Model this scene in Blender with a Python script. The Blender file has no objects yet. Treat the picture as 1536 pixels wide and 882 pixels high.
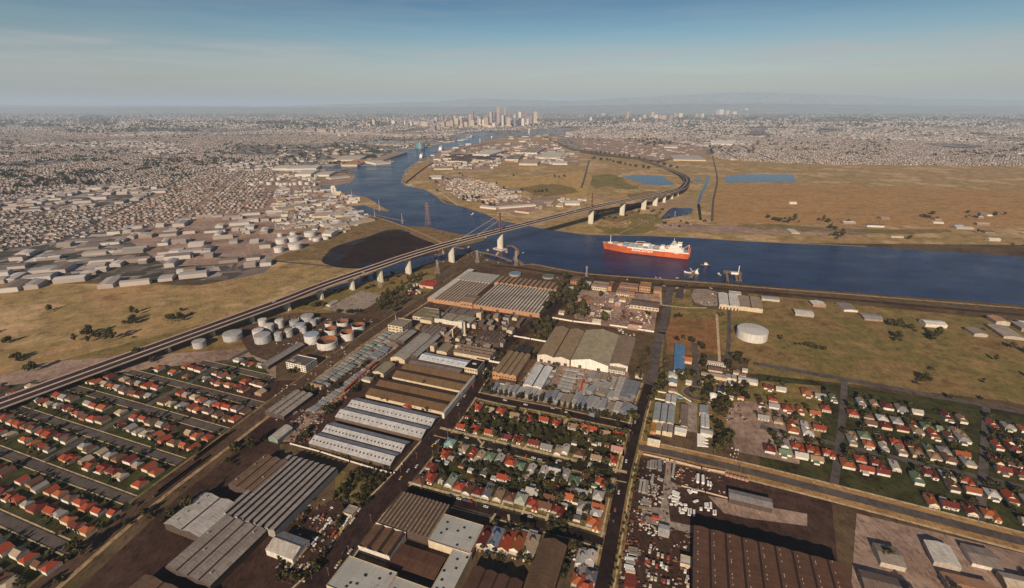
import bpy, bmesh, math, random
from mathutils import Vector, Matrix, noise as mnoise
from mathutils.geometry import tessellate_polygon
R = random.Random(11)
sc = bpy.context.scene
COL = sc.collection
RAD = math.radians

# ------------------------------------------------------------------ camera model
CX, CY, YH, F, H = 768.0, 441.0, 158.0, 725.0, 365.0
PITCH = math.atan((CY - YH) / F)
CP, SP = math.cos(PITCH), math.sin(PITCH)

def G(px, py, z=0.0):
    """photo pixel -> point of the horizontal plane at height z"""
    u, v = (px - CX), (py - CY)
    dx, dy, dz = u, F * CP - v * SP, -(F * SP + v * CP)
    t = (z - H) / dz
    return Vector((dx * t, dy * t, z))

def project(p):
    y, z = p[1], p[2] - H
    depth = y * CP - z * SP
    up = y * SP + z * CP
    return (CX + F * p[0] / depth, CY - F * up / depth)

def height_at(base_px, top_y):
    b = G(*base_px)
    lo, hi = 0.0, 420.0
    for _ in range(40):
        m = (lo + hi) / 2
        if project((b.x, b.y, m))[1] > top_y: lo = m
        else: hi = m
    return lo

ORI = {}
for r_, y_ in enumerate((130, 250, 370, 490, 610, 742)):
    for c_, x_ in enumerate((414, 640, 882)):
        ORI[r_ * 3 + c_ + 1] = (x_, y_, 6.3)
ORI['B'] = (620, 450, 8.4)
ORI['C'] = (790, 400, 7.23)
ORI['D'] = (690, 150, 10.97)
ORI['E'] = (950, 680, 8.82)
ORI['p'] = (0, 0, 1.0)

def K(n, X, Y):
    o = ORI[n]
    return (o[0] + X / o[2], o[1] + Y / o[2])

def Q(n, *a):
    return [K(n, a[i], a[i + 1]) for i in range(0, len(a), 2)]

GRID = RAD(-19.9)          # street grid: rotation of the "across" axis

# ------------------------------------------------------------------ tagging
def tag(o, label=None, cat=None, group=None, kind=None):
    if label: o['label'] = label
    if cat: o['category'] = cat
    if group: o['group'] = group
    if kind: o['kind'] = kind
    return o

def empty(name, loc=(0, 0, 0), rz=0.0, label=None, cat=None, group=None):
    o = bpy.data.objects.new(name, None)
    o.empty_display_size = 1.0
    o.location = loc
    o.rotation_euler = (0, 0, rz)
    COL.objects.link(o)
    return tag(o, label, cat, group)

ONES = ['', 'first', 'second', 'third', 'fourth', 'fifth', 'sixth', 'seventh', 'eighth', 'ninth', 'tenth', 'eleventh', 'twelfth',
        'thirteenth', 'fourteenth', 'fifteenth', 'sixteenth', 'seventeenth', 'eighteenth', 'nineteenth']
TENS = {2: ('twenty', 'twentieth'), 3: ('thirty', 'thirtieth'), 4: ('forty', 'fortieth'), 5: ('fifty', 'fiftieth')}
def ordinal(n):
    if n < 20: return ONES[n]
    t, o = divmod(n, 10)
    return TENS[t][1] if o == 0 else TENS[t][0] + ' ' + ONES[o]

# ------------------------------------------------------------------ mesh builder
class MB:
    def __init__(s):
        s.v, s.f, s.m = [], [], []
    def face(s, pts, mi=0):
        n = len(s.v)
        s.v.extend([tuple(p) for p in pts])
        s.f.append(tuple(range(n, n + len(pts))))
        s.m.append(mi)
    def box(s, x0, x1, y0, y1, z0, z1, mi=0, bottom=False):
        a = [(x0, y0, z0), (x1, y0, z0), (x1, y1, z0), (x0, y1, z0), (x0, y0, z1), (x1, y0, z1), (x1, y1, z1), (x0, y1, z1)]
        n = len(s.v); s.v.extend(a)
        fs = [(4, 5, 6, 7), (0, 1, 5, 4), (1, 2, 6, 5), (2, 3, 7, 6), (3, 0, 4, 7)]
        if bottom: fs.append((3, 2, 1, 0))
        for f in fs:
            s.f.append(tuple(n + i for i in f)); s.m.append(mi)
    def obox(s, c, ax, ay, hx, hy, z0, z1, mi=0):
        """box with free horizontal axes"""
        c, ax, ay = Vector(c), Vector(ax), Vector(ay)
        b = [c - ax * hx - ay * hy, c + ax * hx - ay * hy, c + ax * hx + ay * hy, c - ax * hx + ay * hy]
        n = len(s.v)
        for z in (z0, z1):
            for p in b: s.v.append((p.x, p.y, z))
        for f in [(4, 5, 6, 7), (0, 1, 5, 4), (1, 2, 6, 5), (2, 3, 7, 6), (3, 0, 4, 7), (3, 2, 1, 0)]:
            s.f.append(tuple(n + i for i in f)); s.m.append(mi)
    def cyl(s, cx, cy, z0, z1, r0, r1=None, n=12, mi=0, cap=True, dome=0.0, mcap=None):
        r1 = r0 if r1 is None else r1
        k = len(s.v)
        for i in range(n):
            a = 2 * math.pi * i / n
            s.v.append((cx + r0 * math.cos(a), cy + r0 * math.sin(a), z0))
        for i in range(n):
            a = 2 * math.pi * i / n
            s.v.append((cx + r1 * math.cos(a), cy + r1 * math.sin(a), z1))
        for i in range(n):
            j = (i + 1) % n
            s.f.append((k + i, k + j, k + n + j, k + n + i)); s.m.append(mi)
        if cap:
            s.v.append((cx, cy, z1 + dome))
            for i in range(n):
                s.f.append((k + n + i, k + n + (i + 1) % n, k + 2 * n)); s.m.append(mi if mcap is None else mcap)
    def bar(s, p, q, r, mi=0, n=4, r2=None):
        p, q = Vector(p), Vector(q)
        d = q - p
        if d.length < 1e-6: return
        d.normalize()
        a = d.orthogonal().normalized(); b = d.cross(a)
        r2 = r if r2 is None else r2
        k = len(s.v)
        for c, rr in ((p, r), (q, r2)):
            for i in range(n):
                t = 2 * math.pi * (i + .5) / n
                w = c + a * (rr * math.cos(t)) + b * (rr * math.sin(t)); s.v.append(tuple(w))
        for i in range(n):
            j = (i + 1) % n
            s.f.append((k + i, k + j, k + n + j, k + n + i)); s.m.append(mi)
        s.f.append(tuple(k + n + i for i in range(n))); s.m.append(mi)
        s.f.append(tuple(k + n - 1 - i for i in range(n))); s.m.append(mi)
    def mesh(s, name, mats):
        me = bpy.data.meshes.new(name)
        me.from_pydata(s.v, [], s.f)
        for m in (mats if isinstance(mats, (list, tuple)) else [mats]): me.materials.append(m)
        if any(s.m): me.polygons.foreach_set('material_index', s.m)
        me.update()
        return me
    def build(s, name, mats, parent=None, smooth=False):
        me = s.mesh(name, mats)
        if smooth:
            me.polygons.foreach_set('use_smooth', [True] * len(me.polygons))
        return link(name, me, parent)

def link(name, me, parent=None, loc=None, rz=None):
    o = bpy.data.objects.new(name, me)
    COL.objects.link(o)
    if parent is not None: o.parent = parent
    if loc is not None: o.location = loc
    if rz is not None: o.rotation_euler = (0, 0, rz)
    return o

def copy_tree(o, parent=None):
    c = o.copy(); COL.objects.link(c)
    if parent is not None: c.parent = parent
    for ch in list(o.children): copy_tree(ch, c)
    return c

# ------------------------------------------------------------------ materials
MATS = {}
def nt_new(name):
    m = bpy.data.materials.new(name); m.use_nodes = True
    nt = m.node_tree; nt.nodes.clear()
    out = nt.nodes.new('ShaderNodeOutputMaterial')
    b = nt.nodes.new('ShaderNodeBsdfPrincipled')
    nt.links.new(b.outputs[0], out.inputs[0])
    b.inputs['Specular IOR Level'].default_value = 0.15
    return m, nt, b
def nd(nt, t, **kw):
    n = nt.nodes.new(t)
    for k, v in kw.items(): setattr(n, k, v)
    return n
def noise_tex(nt, vec, scale, detail=4, rough=.6):
    n = nd(nt, 'ShaderNodeTexNoise'); n.inputs['Scale'].default_value = scale
    n.inputs['Detail'].default_value = detail; n.inputs['Roughness'].default_value = rough
    if vec is not None: nt.links.new(vec, n.inputs['Vector'])
    return n.outputs['Fac']
def ramp(nt, fac, stops, interp='LINEAR'):
    n = nd(nt, 'ShaderNodeValToRGB'); e = n.color_ramp.elements
    n.color_ramp.interpolation = interp
    while len(e) > 1: e.remove(e[-1])
    e[0].position = stops[0][0]; e[0].color = tuple(stops[0][1]) + (1,)
    for p, c in stops[1:]:
        x = e.new(p); x.color = tuple(c) + (1,)
    nt.links.new(fac, n.inputs[0]); return n.outputs[0]
def mixc(nt, fac, a, b, mode='MIX'):
    n = nd(nt, 'ShaderNodeMix', data_type='RGBA', blend_type=mode)
    def put(sock, val):
        if hasattr(val, 'is_output'): nt.links.new(val, sock)
        elif isinstance(val, (int, float)): sock.default_value = val
        else: sock.default_value = tuple(val) + (1,)
    put(n.inputs[0], fac); put(n.inputs[6], a); put(n.inputs[7], b)
    return n.outputs[2]
def coord(nt, kind='Object', scale=None, rot=None):
    t = nd(nt, 'ShaderNodeTexCoord'); v = t.outputs[kind]
    if scale or rot:
        mp = nd(nt, 'ShaderNodeMapping'); nt.links.new(v, mp.inputs[0])
        if scale: mp.inputs['Scale'].default_value = scale
        if rot: mp.inputs['Rotation'].default_value = rot
        v = mp.outputs[0]
    return v
def sc_(c, k): return tuple(max(0.0, min(1.0, x * k)) for x in c)

def M(col, var=.3, scale=.25, rough=.85, streak=None, spec=.15, stain=None):
    """weathered surface: base colour with patchy noise, streaks along an axis and stains"""
    key = (col, var, scale, rough, streak, spec, stain)
    if key in MATS: return MATS[key]
    m, nt, b = nt_new('surface')
    v = coord(nt)
    f = noise_tex(nt, v, scale, 5, .65)
    c = ramp(nt, f, [(.28, sc_(col, 1 - var)), (.5, col), (.72, sc_(col, 1 + var))])
    if streak:
        f2 = noise_tex(nt, coord(nt, scale=streak), 1.0, 3, .6)
        c = mixc(nt, ramp_f(nt, f2, .42, .62), c, mixc(nt, 1.0, c, stain or (.62, .55, .5), 'MULTIPLY'))
    nt.links.new(c, b.inputs['Base Color'])
    b.inputs['Roughness'].default_value = rough
    b.inputs['Specular IOR Level'].default_value = spec
    MATS[key] = m
    return m
def ramp_f(nt, fac, a, b):
    n = nd(nt, 'ShaderNodeMapRange'); n.inputs[1].default_value = a; n.inputs[2].default_value = b
    n.clamp = True
    nt.links.new(fac, n.inputs[0]); return n.outputs[0]

def sheet_roof(col, var=.13, axis='y', stain=(.78, .71, .64)):
    return seamed(col, var, axis, stain)
def _old_sheet(col, var=.13, axis='y', stain=(.78, .71, .64)):
    """sheet metal or asbestos roof: streaks run down the slope, sheet rows differ slightly"""
    return M(col, var, .06, .75, (.9, .06, .3) if axis == 'y' else (.06, .9, .3), .2, stain)
def seamed(col, var, axis, stain, size=(7.0, 3.2), seam=.8, light=None):
    key = ('seam', col, var, axis, stain, size, light)
    if key in MATS: return MATS[key]
    m, nt, b = nt_new('roof_sheets')
    f = noise_tex(nt, coord(nt), .07, 5, .65)
    c = ramp(nt, f, [(.3, sc_(col, 1 - var)), (.5, col), (.7, sc_(col, 1 + var))])
    f2 = noise_tex(nt, coord(nt, scale=(.8, .07, .3) if axis == 'y' else (.07, .8, .3)), 1.0, 3, .6)
    c = mixc(nt, ramp_f(nt, f2, .42, .64), c, mixc(nt, 1.0, c, stain, 'MULTIPLY'))
    fr_ = noise_tex(nt, coord(nt, scale=(1, 1, .3)), .11, 6, .7)
    c = mixc(nt, ramp_f(nt, fr_, .58, .78), c, mixc(nt, .65, c, (.17, .085, .05)))
    br = nd(nt, 'ShaderNodeTexBrick'); nt.links.new(coord(nt, rot=(0, 0, 0 if axis == 'y' else math.pi / 2)), br.inputs['Vector'])
    br.inputs['Scale'].default_value = 1.0; br.inputs['Brick Width'].default_value = size[0]; br.inputs['Row Height'].default_value = size[1]
    br.inputs['Mortar Size'].default_value = .14; br.inputs['Mortar Smooth'].default_value = .4; br.offset = 0.5
    br.inputs['Color1'].default_value = (1.06, 1.06, 1.06, 1); br.inputs['Color2'].default_value = (.9, .9, .89, 1); br.inputs['Mortar'].default_value = (seam, seam, seam, 1)
    c = mixc(nt, 1.0, c, br.outputs[0], 'MULTIPLY')
    if light:      # thin clear roof lights in some of the sheets
        b2 = nd(nt, 'ShaderNodeTexBrick'); nt.links.new(coord(nt), b2.inputs['Vector']); b2.inputs['Scale'].default_value = 1.0
        b2.inputs['Brick Width'].default_value = light[0]; b2.inputs['Row Height'].default_value = light[1]; b2.inputs['Mortar Size'].default_value = light[2]; b2.offset = light[3]
        b2.inputs['Mortar Smooth'].default_value = 0; b2.squash = 1
        c = mixc(nt, b2.outputs['Fac'], c, light[4])
    nt.links.new(c, b.inputs['Base Color']); b.inputs['Roughness'].default_value = .75; b.inputs['Specular IOR Level'].default_value = .2
    MATS[key] = m; return m
def house_tiles(col):
    return M(col, .3, .5, .85, (.5, .5, .5), .1, (.7, .62, .6))
def wallm(col):
    return M(col, .18, .3, .9, (.5, .5, .08), .1, (.88, .83, .78))

def brick_mat(col, mortar, name):
    if name in MATS: return MATS[name]
    m, nt, b = nt_new(name)
    br = nd(nt, 'ShaderNodeTexBrick'); nt.links.new(coord(nt), br.inputs['Vector'])
    br.inputs['Color1'].default_value = sc_(col, 1.1) + (1,); br.inputs['Color2'].default_value = sc_(col, .8) + (1,)
    br.inputs['Mortar'].default_value = mortar + (1,); br.inputs['Scale'].default_value = .5
    f = noise_tex(nt, coord(nt), .2, 4)
    nt.links.new(mixc(nt, .8, br.outputs[0], ramp(nt, f, [(.3, (.55, .5, .45)), (.7, (1, 1, 1))]), 'MULTIPLY'), b.inputs['Base Color'])
    b.inputs['Roughness'].default_value = .9
    MATS[name] = m; return m

def land(name, cols, s1=.004, s2=.05, rot=None, stretch=None, speck=None, rough=.95, fine=1.0):
    """ground cover: broad patches, mid patches and fine mottling from world-aligned noise"""
    if name in MATS: return MATS[name]
    m, nt, b = nt_new(name)
    v = coord(nt, scale=stretch, rot=rot)
    a = noise_tex(nt, v, s1, 6, .65); c2 = noise_tex(nt, v, s2, 5, .7)
    n = len(cols)
    c = ramp(nt, a, [(.32 + .36 * i / max(1, n - 1), cc) for i, cc in enumerate(cols)])
    d = ramp(nt, c2, [(.3, (.5, .46, .44)), (.5, (1, 1, 1)), (.75, (1.4, 1.33, 1.2))])
    c = mixc(nt, .85, c, d, 'MULTIPLY')
    c3 = noise_tex(nt, coord(nt, scale=(1.6, .5, 1), rot=(0, 0, RAD(20))), .22, 4, .75)
    c = mixc(nt, .9 * fine, c, ramp(nt, c3, [(.34, (.45, .42, .42)), (.47, (1, 1, 1)), (.58, (1, 1, 1)), (.70, (1.7, 1.6, 1.5))]), 'MULTIPLY')
    if speck:
        vor = nd(nt, 'ShaderNodeTexVoronoi'); vor.inputs['Scale'].default_value = speck[0]
        nt.links.new(v, vor.inputs['Vector'])
        c = mixc(nt, ramp_f(nt, vor.outputs['Distance'], speck[2], speck[2] * .6), c, speck[1])
    nt.links.new(c, b.inputs['Base Color'])
    b.inputs['Roughness'].default_value = rough
    b.inputs['Specular IOR Level'].default_value = 0.05
    MATS[name] = m; return m

# ground palette (real-world albedos)
L_EARTH = land('earth', [(.062, .036, .022), (.105, .066, .038), (.155, .105, .062), (.095, .072, .034)], .006, .06)
L_DRY = land('dry_grass', [(.30, .18, .08), (.46, .295, .145), (.33, .235, .10), (.58, .395, .22), (.36, .22, .115)], .0045, .03)
L_DRY2 = land('scrubby_grass', [(.18, .115, .044), (.28, .185, .08), (.19, .155, .052), (.35, .22, .10)], .008, .06)
L_RED = land('reddish_field', [(.22, .10, .04), (.30, .15, .066), (.19, .115, .045)], .008, .06)
L_SHORE = land('shore_earth', [(.18, .105, .05), (.27, .17, .085), (.2, .14, .06), (.33, .22, .12)], .01, .06)
L_FIELD = land('brown_paddock', [(.36, .20, .075), (.46, .27, .115), (.31, .19, .08)], .006, .04, stretch=(1, 2.5, 1))
L_GREEN = land('green_grass', [(.16, .14, .04), (.22, .18, .06), (.3, .22, .085)], .01, .07)
L_YARD = land('dark_yard', [(.038, .020, .016), (.068, .038, .029), (.095, .056, .042)], .012, .08)
L_PINK = land('gravel_yard', [(.23, .15, .117), (.36, .25, .195), (.47, .345, .27)], .012, .1)
L_CONC = land('concrete_yard', [(.26, .205, .17), (.34, .275, .225), (.40, .335, .28)], .012, .1)
L_GARD = land('garden_ground', [(.026, .018, .012), (.046, .036, .018), (.055, .060, .020), (.075, .070, .028), (.10, .068, .04)], .03, .15)
L_MUD = land('tidal_mud', [(.026, .014, .013), (.036, .021, .019), (.05, .03, .025)], .006, .03)
L_SAND = land('shore_sand', [(.33, .22, .12), (.43, .30, .18)], .02, .1)
L_ROAD = land('asphalt', [(.024, .015, .015), (.034, .022, .021), (.045, .030, .027)], .02, .12, fine=.4)
L_ROAD2 = land('worn_asphalt', [(.09, .072, .068), (.12, .10, .092), (.14, .115, .105)], .02, .12, fine=.3)
L_PATH = land('pale_path', [(.50, .38, .23), (.62, .48, .31)], .03, .2)
L_RAIL = land('rail_ballast', [(.062, .036, .026), (.11, .068, .046), (.165, .108, .07)], .01, .1)

def urban_ground():
    m, nt, b = nt_new('urban_ground')
    v = coord(nt, rot=(0, 0, RAD(12)))
    vo = nd(nt, 'ShaderNodeTexVoronoi'); vo.inputs['Scale'].default_value = 1 / 38.0; nt.links.new(v, vo.inputs['Vector'])
    sep = nd(nt, 'ShaderNodeSeparateColor'); nt.links.new(vo.outputs['Color'], sep.inputs[0])
    c1 = ramp(nt, sep.outputs[0], [(0, (.125, .105, .095)), (.2, (.25, .205, .19)), (.36, (.36, .29, .265)), (.52, (.085, .085, .06)), (.7, (.50, .43, .39)), (.84, (.29, .23, .21)), (.94, (.62, .56, .52))], 'CONSTANT')
    a = noise_tex(nt, coord(nt, scale=(1, .55, 1)), 1 / 900.0, 6, .65)
    park = ramp_f(nt, a, .56, .62)
    c = mixc(nt, park, c1, (.055, .06, .032))
    a2 = noise_tex(nt, coord(nt, scale=(.6, 1, 1)), 1 / 2600.0, 5, .6)
    c = mixc(nt, 1.0, c, ramp(nt, a2, [(.3, (.55, .5, .48)), (.5, (1, 1, 1)), (.7, (1.4, 1.25, 1.15))]), 'MULTIPLY')
    nt.links.new(c, b.inputs['Base Color']); b.inputs['Roughness'].default_value = .95
    return m
def water_mat(name, col, bump=.35, rough=.12, spec=.22):
    m, nt, b = nt_new(name)
    v = coord(nt)
    f = noise_tex(nt, coord(nt, scale=(1, 2, 1), rot=(0, 0, .5)), .012, 5, .6)
    nt.links.new(ramp(nt, f, [(.35, sc_(col, .6)), (.65, sc_(col, 1.5))]), b.inputs['Base Color'])
    f3 = noise_tex(nt, coord(nt, scale=(1, 1.6, 1), rot=(0, 0, .3)), .006, 4, .6)
    b.inputs['Specular Tint'].default_value = (.30, .42, .95, 1)
    nt.links.new(ramp(nt, f3, [(.35, (rough * .7,) * 3), (.65, (rough * 2.2,) * 3)]), b.inputs['Roughness'])
    b.inputs['Specular IOR Level'].default_value = spec
    b.inputs['IOR'].default_value = 1.33
    bp = nd(nt, 'ShaderNodeBump'); bp.inputs['Strength'].default_value = bump; bp.inputs['Distance'].default_value = 3.0
    n1 = noise_tex(nt, v, .3, 4, .6)
    nt.links.new(n1, bp.inputs['Height']); nt.links.new(bp.outputs[0], b.inputs['Normal'])
    return m
W_RIVER = water_mat('river_water', (.005, .015, .070))
W_POND = water_mat('pond_water', (.012, .03, .085), .1, .05)
W_MUDDY = water_mat('muddy_water', (.022, .013, .016), .2, .25, .07)

# ------------------------------------------------------------------ camera, sun, sky, haze
cam = bpy.data.cameras.new('camera'); cam.sensor_width = 36.0; cam.lens = 36.0 * F / 1536.0
cam.clip_start = 1.0; cam.clip_end = 300000.0
co = bpy.data.objects.new('camera', cam); COL.objects.link(co); sc.camera = co
co.location = (0, 0, H); co.rotation_euler = (math.pi / 2 - PITCH, 0, 0)

SAZ, SEL = RAD(17), RAD(25.5)
sun = bpy.data.lights.new('sun', 'SUN'); sun.energy = 5.0; sun.angle = RAD(.5); sun.color = (1.0, .82, .61)
so = bpy.data.objects.new('sun', sun); COL.objects.link(so)
so.rotation_euler = Vector((math.sin(SAZ) * math.cos(SEL), math.cos(SAZ) * math.cos(SEL), -math.sin(SEL))).to_track_quat('-Z', 'Y').to_euler()
so.location = (0, 0, 2000)

w = bpy.data.worlds.new('World'); sc.world = w; w.use_nodes = True
nt = w.node_tree; nt.nodes.clear()
wo = nd(nt, 'ShaderNodeOutputWorld'); bg = nd(nt, 'ShaderNodeBackground'); nt.links.new(bg.outputs[0], wo.inputs[0])
sky = nd(nt, 'ShaderNodeTexSky', sky_type='NISHITA'); sky.sun_disc = False
sky.sun_elevation = SEL; sky.sun_rotation = math.pi + SAZ; sky.altitude = 100; sky.air_density = 1.2; sky.dust_density = 1.0; sky.ozone_density = 1.5
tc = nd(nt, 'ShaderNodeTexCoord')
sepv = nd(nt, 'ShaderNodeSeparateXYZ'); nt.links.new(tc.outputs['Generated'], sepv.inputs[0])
tint = ramp(nt, sepv.outputs[2], [(0.0, (.69, .70, .79)), (.06, (.62, .66, .76)), (.12, (.34, .51, .64)), (.165, (.18, .345, .49)), (.22, (.15, .29, .46)), (.34, (.09, .16, .31)), (.55, (.11, .15, .27)), (1, (.2, .22, .32))])  # upper sky stops, out of view, darkened to deepen the shadows
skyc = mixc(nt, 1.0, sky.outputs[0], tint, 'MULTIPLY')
mp = nd(nt, 'ShaderNodeMapping'); nt.links.new(tc.outputs['Generated'], mp.inputs[0]); mp.inputs['Scale'].default_value = (3.0, 3.0, 42.0)
cf = noise_tex(nt, mp.outputs[0], 1.6, 6, .55)
band = ramp(nt, sepv.outputs[2], [(.0, (0, 0, 0)), (.055, (.55,) * 3), (.085, (.75,) * 3), (.105, (.1,) * 3), (.2, (.12,) * 3), (.6, (0.1,) * 3)])
cm = mixc(nt, 1.0, band, ramp(nt, cf, [(.38, (0, 0, 0)), (.64, (1, 1, 1))]), 'MULTIPLY')
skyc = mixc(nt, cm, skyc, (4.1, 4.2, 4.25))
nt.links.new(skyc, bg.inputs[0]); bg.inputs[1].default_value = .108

sc.view_settings.view_transform = 'Standard'; sc.view_settings.look = 'None'; sc.view_settings.exposure = 0; sc.view_settings.gamma = 1

hz = MB(); hz.box(-120000, 120000, -30000, 120000, -60, 1300, 0, True)
hm = bpy.data.materials.new('haze'); hm.use_nodes = True; nt = hm.node_tree; nt.nodes.clear()
o_ = nd(nt, 'ShaderNodeOutputMaterial'); ad = nd(nt, 'ShaderNodeAddShader')
va = nd(nt, 'ShaderNodeVolumeAbsorption'); ve = nd(nt, 'ShaderNodeEmission')
SIG = 3.0e-5
va.inputs['Color'].default_value = (0, 0, 0, 1); va.inputs['Density'].default_value = SIG
ve.inputs['Color'].default_value = (.385, .435, .47, 1); ve.inputs['Strength'].default_value = SIG
nt.links.new(va.outputs[0], ad.inputs[0]); nt.links.new(ve.outputs[0], ad.inputs[1]); nt.links.new(ad.outputs[0], o_.inputs['Volume'])
tag(hz.build('haze', hm), kind='structure', label='thin bluish haze hanging over the whole plain', cat='haze')

# ------------------------------------------------------------------ ground, zones, roads
def smooth_px(pts, sub=4, closed=True):
    out = []; n = len(pts)
    rng = range(n) if closed else range(n - 1)
    for i in rng:
        if closed: p = [pts[(i + k) % n] for k in (-1, 0, 1, 2)]
        else: p = [pts[max(0, min(n - 1, i + k))] for k in (-1, 0, 1, 2)]
        for s in range(sub):
            t = s / sub
            out.append(tuple(.5 * ((2 * p[1][j]) + (-p[0][j] + p[2][j]) * t + (2 * p[0][j] - 5 * p[1][j] + 4 * p[2][j] - p[3][j]) * t * t
                                   + (-p[0][j] + 3 * p[1][j] - 3 * p[2][j] + p[3][j]) * t ** 3) for j in range(len(pts[0]))))
    if not closed: out.append(tuple(pts[-1]))
    return out

ZTOP = [0.10]
def sheet(name, px, mat, z=None, sm=0, label=None, kind='structure'):
    if z is None:
        ZTOP[0] += .004; z = ZTOP[0]
    if sm: px = smooth_px(px, sm + (3 if sm >= 3 else 0))
    if sm >= 3 and 'water' not in mat.name:      # ragged natural edge
        px = [(p[0] + mnoise.noise(Vector((p[0] * .09, p[1] * .3, 1))) * 9, p[1] + mnoise.noise(Vector((p[0] * .07, p[1] * .3, 7))) * 2.6) for p in px]
    pts = [G(p[0], p[1], z) for p in px]
    b = MB(); b.v = [tuple(p) for p in pts]
    for t in tessellate_polygon([[Vector((p.x, p.y, 0)) for p in pts]]):
        a, bb, c = (pts[i] for i in t)
        if (bb - a).cross(c - a).z < 0: t = (t[0], t[2], t[1])
        b.f.append(tuple(t)); b.m.append(0)
    return tag(b.build(name, mat), label, None, None, kind)

def strip(name, px, width, mat, z=None, sm=3, kind='structure', offs=0.0, world=None):
    if z is None:
        ZTOP[0] += .004; z = ZTOP[0]
    if sm and len(px) > 2: px = smooth_px(px, sm, False)
    pts = world or [G(p[0], p[1], 0) for p in px]
    b = MB(); n = len(pts)
    for i, p in enumerate(pts):
        t = (pts[min(n - 1, i + 1)] - pts[max(0, i - 1)]); t.z = 0; t.normalize()
        s = Vector((t.y, -t.x, 0))
        b.v += [tuple((p.x + s.x * (offs - width / 2), p.y + s.y * (offs - width / 2), z)), tuple((p.x + s.x * (offs + width / 2), p.y + s.y * (offs + width / 2), z))]
    for i in range(n - 1):
        b.f.append((2 * i, 2 * i + 1, 2 * i + 3, 2 * i + 2)); b.m.append(0)
    return tag(b.build(name, mat), kind=kind)

def inside(p, poly):
    x, y = p; c = False; n = len(poly)
    for i in range(n):
        x1, y1 = poly[i]; x2, y2 = poly[(i + 1) % n]
        if (y1 > y) != (y2 > y) and x < (x2 - x1) * (y - y1) / (y2 - y1) + x1: c = not c
    return c

gb = MB(); gb.face([(-110000, -4000, 0), (110000, -4000, 0), (110000, 110000, 0), (-110000, 110000, 0)])
tag(gb.build('ground', L_EARTH), 'brown earth of the flat plain below everything', None, None, 'structure')
U_POLY = [(-900, 162), (2400, 162), (2400, 236), (1122, 232), (1060, 232), (1010, 232), (900, 214), (850, 236), (840, 250), (745, 250), (660, 262), (560, 330), (500, 355), (414, 420), (-900, 420)]
sheet('suburban_ground', U_POLY, urban_ground(), .05)

# land behind and around the river bend
sheet('peninsula_ground', [(604, 270), (620, 248), (660, 230), (745, 206), (830, 204), (856, 226), (900, 234), (960, 240), (990, 244), (1010, 238), (1060, 231), (1122, 240), (2100, 252), (2100, 372), (1122, 364), (960, 356), (880, 356), (800, 342), (730, 324), (640, 290)], L_DRY)
sheet('field', Q(5, 560, 120, 1000, 90, 1512, 60, 1512, 300, 1300, 290, 980, 210, 760, 190), land('paddock_gold', [(.40, .255, .09), (.52, .34, .14), (.36, .25, .09)], .006, .04), sm=3)
sheet('field', [(1071, 277), (1122, 276), (1540, 286), (1540, 342), (1122, 334), (1068, 333)], L_FIELD)
sheet('green_field', Q(6, 20, 90, 250, 80, 380, 150, 480, 190, 380, 220, 200, 190, 60, 190), L_GREEN, sm=3)
sheet('green_field', Q(6, 460, 470, 640, 440, 700, 520, 600, 600, 420, 640, 200, 630, 60, 560, 330, 580), L_GREEN, sm=3)
sheet('field', Q(6, 560, 330, 780, 300, 1000, 300, 1040, 360, 900, 400, 640, 400), L_SAND, sm=3)
sheet('rough_ground', [(982, 336), (1030, 336), (1122, 338), (1300, 342), (1300, 352), (1122, 350), (1000, 344)], L_PINK, sm=3)
sheet('industrial_ground', Q(5, 20, 110, 120, 90, 330, 90, 420, 115, 560, 130, 660, 180, 820, 260, 1000, 300, 1280, 290, 1200, 360, 1000, 430, 880, 470, 680, 400, 520, 340, 350, 320, 180, 230), L_PINK, sm=2)
sheet('industrial_ground', [(850, 207), (900, 204), (980, 208), (1058, 222), (1058, 232), (1010, 237), (985, 241), (930, 233), (880, 226)], L_PINK)
sheet('industrial_ground', Q(2, 60, 640, 300, 560, 560, 520, 900, 540, 1180, 510, 1330, 600, 1450, 720, 1100, 740, 700, 700, 660, 780, 200, 790, 20, 760), L_PINK, sm=2)
sheet('swamp_ground', Q(6, 60, 420, 300, 370, 420, 350, 600, 330, 420, 420, 200, 480, 60, 500), L_MUD, sm=3)

# left bank industrial strip
sheet('industrial_ground', [(300, 262), (414, 258), (470, 256), (540, 262), (560, 300), (560, 322), (545, 332), (500, 352), (414, 392), (250, 400), (150, 330)], L_PINK)
sheet('spit', Q(4, 640, 335, 820, 290, 900, 325, 1090, 418, 980, 412, 800, 365, 690, 370), L_DRY, sm=2)
sheet('shore_ground', Q(4, 0, 850, 260, 760, 420, 700, 620, 610, 860, 520, 1060, 490, 1180, 530, 1512, 570, 1512, 720, 1300, 650, 1100, 600, 950, 640, 760, 690, 560, 760, 470, 840, 430, 900, 0, 900), L_SHORE, sm=2)
sheet('bank_ground', [(-400, 440), (300, 428), (414, 393), (500, 392), (560, 402), (560, 425), (414, 455), (250, 500), (-400, 640)], L_DRY, sm=2)
sheet('spit', Q(5, -160, 520, 0, 555, 320, 640, 560, 650, 500, 720, 260, 780, 150, 720, 0, 720, -100, 640), L_SHORE, sm=2)

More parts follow.
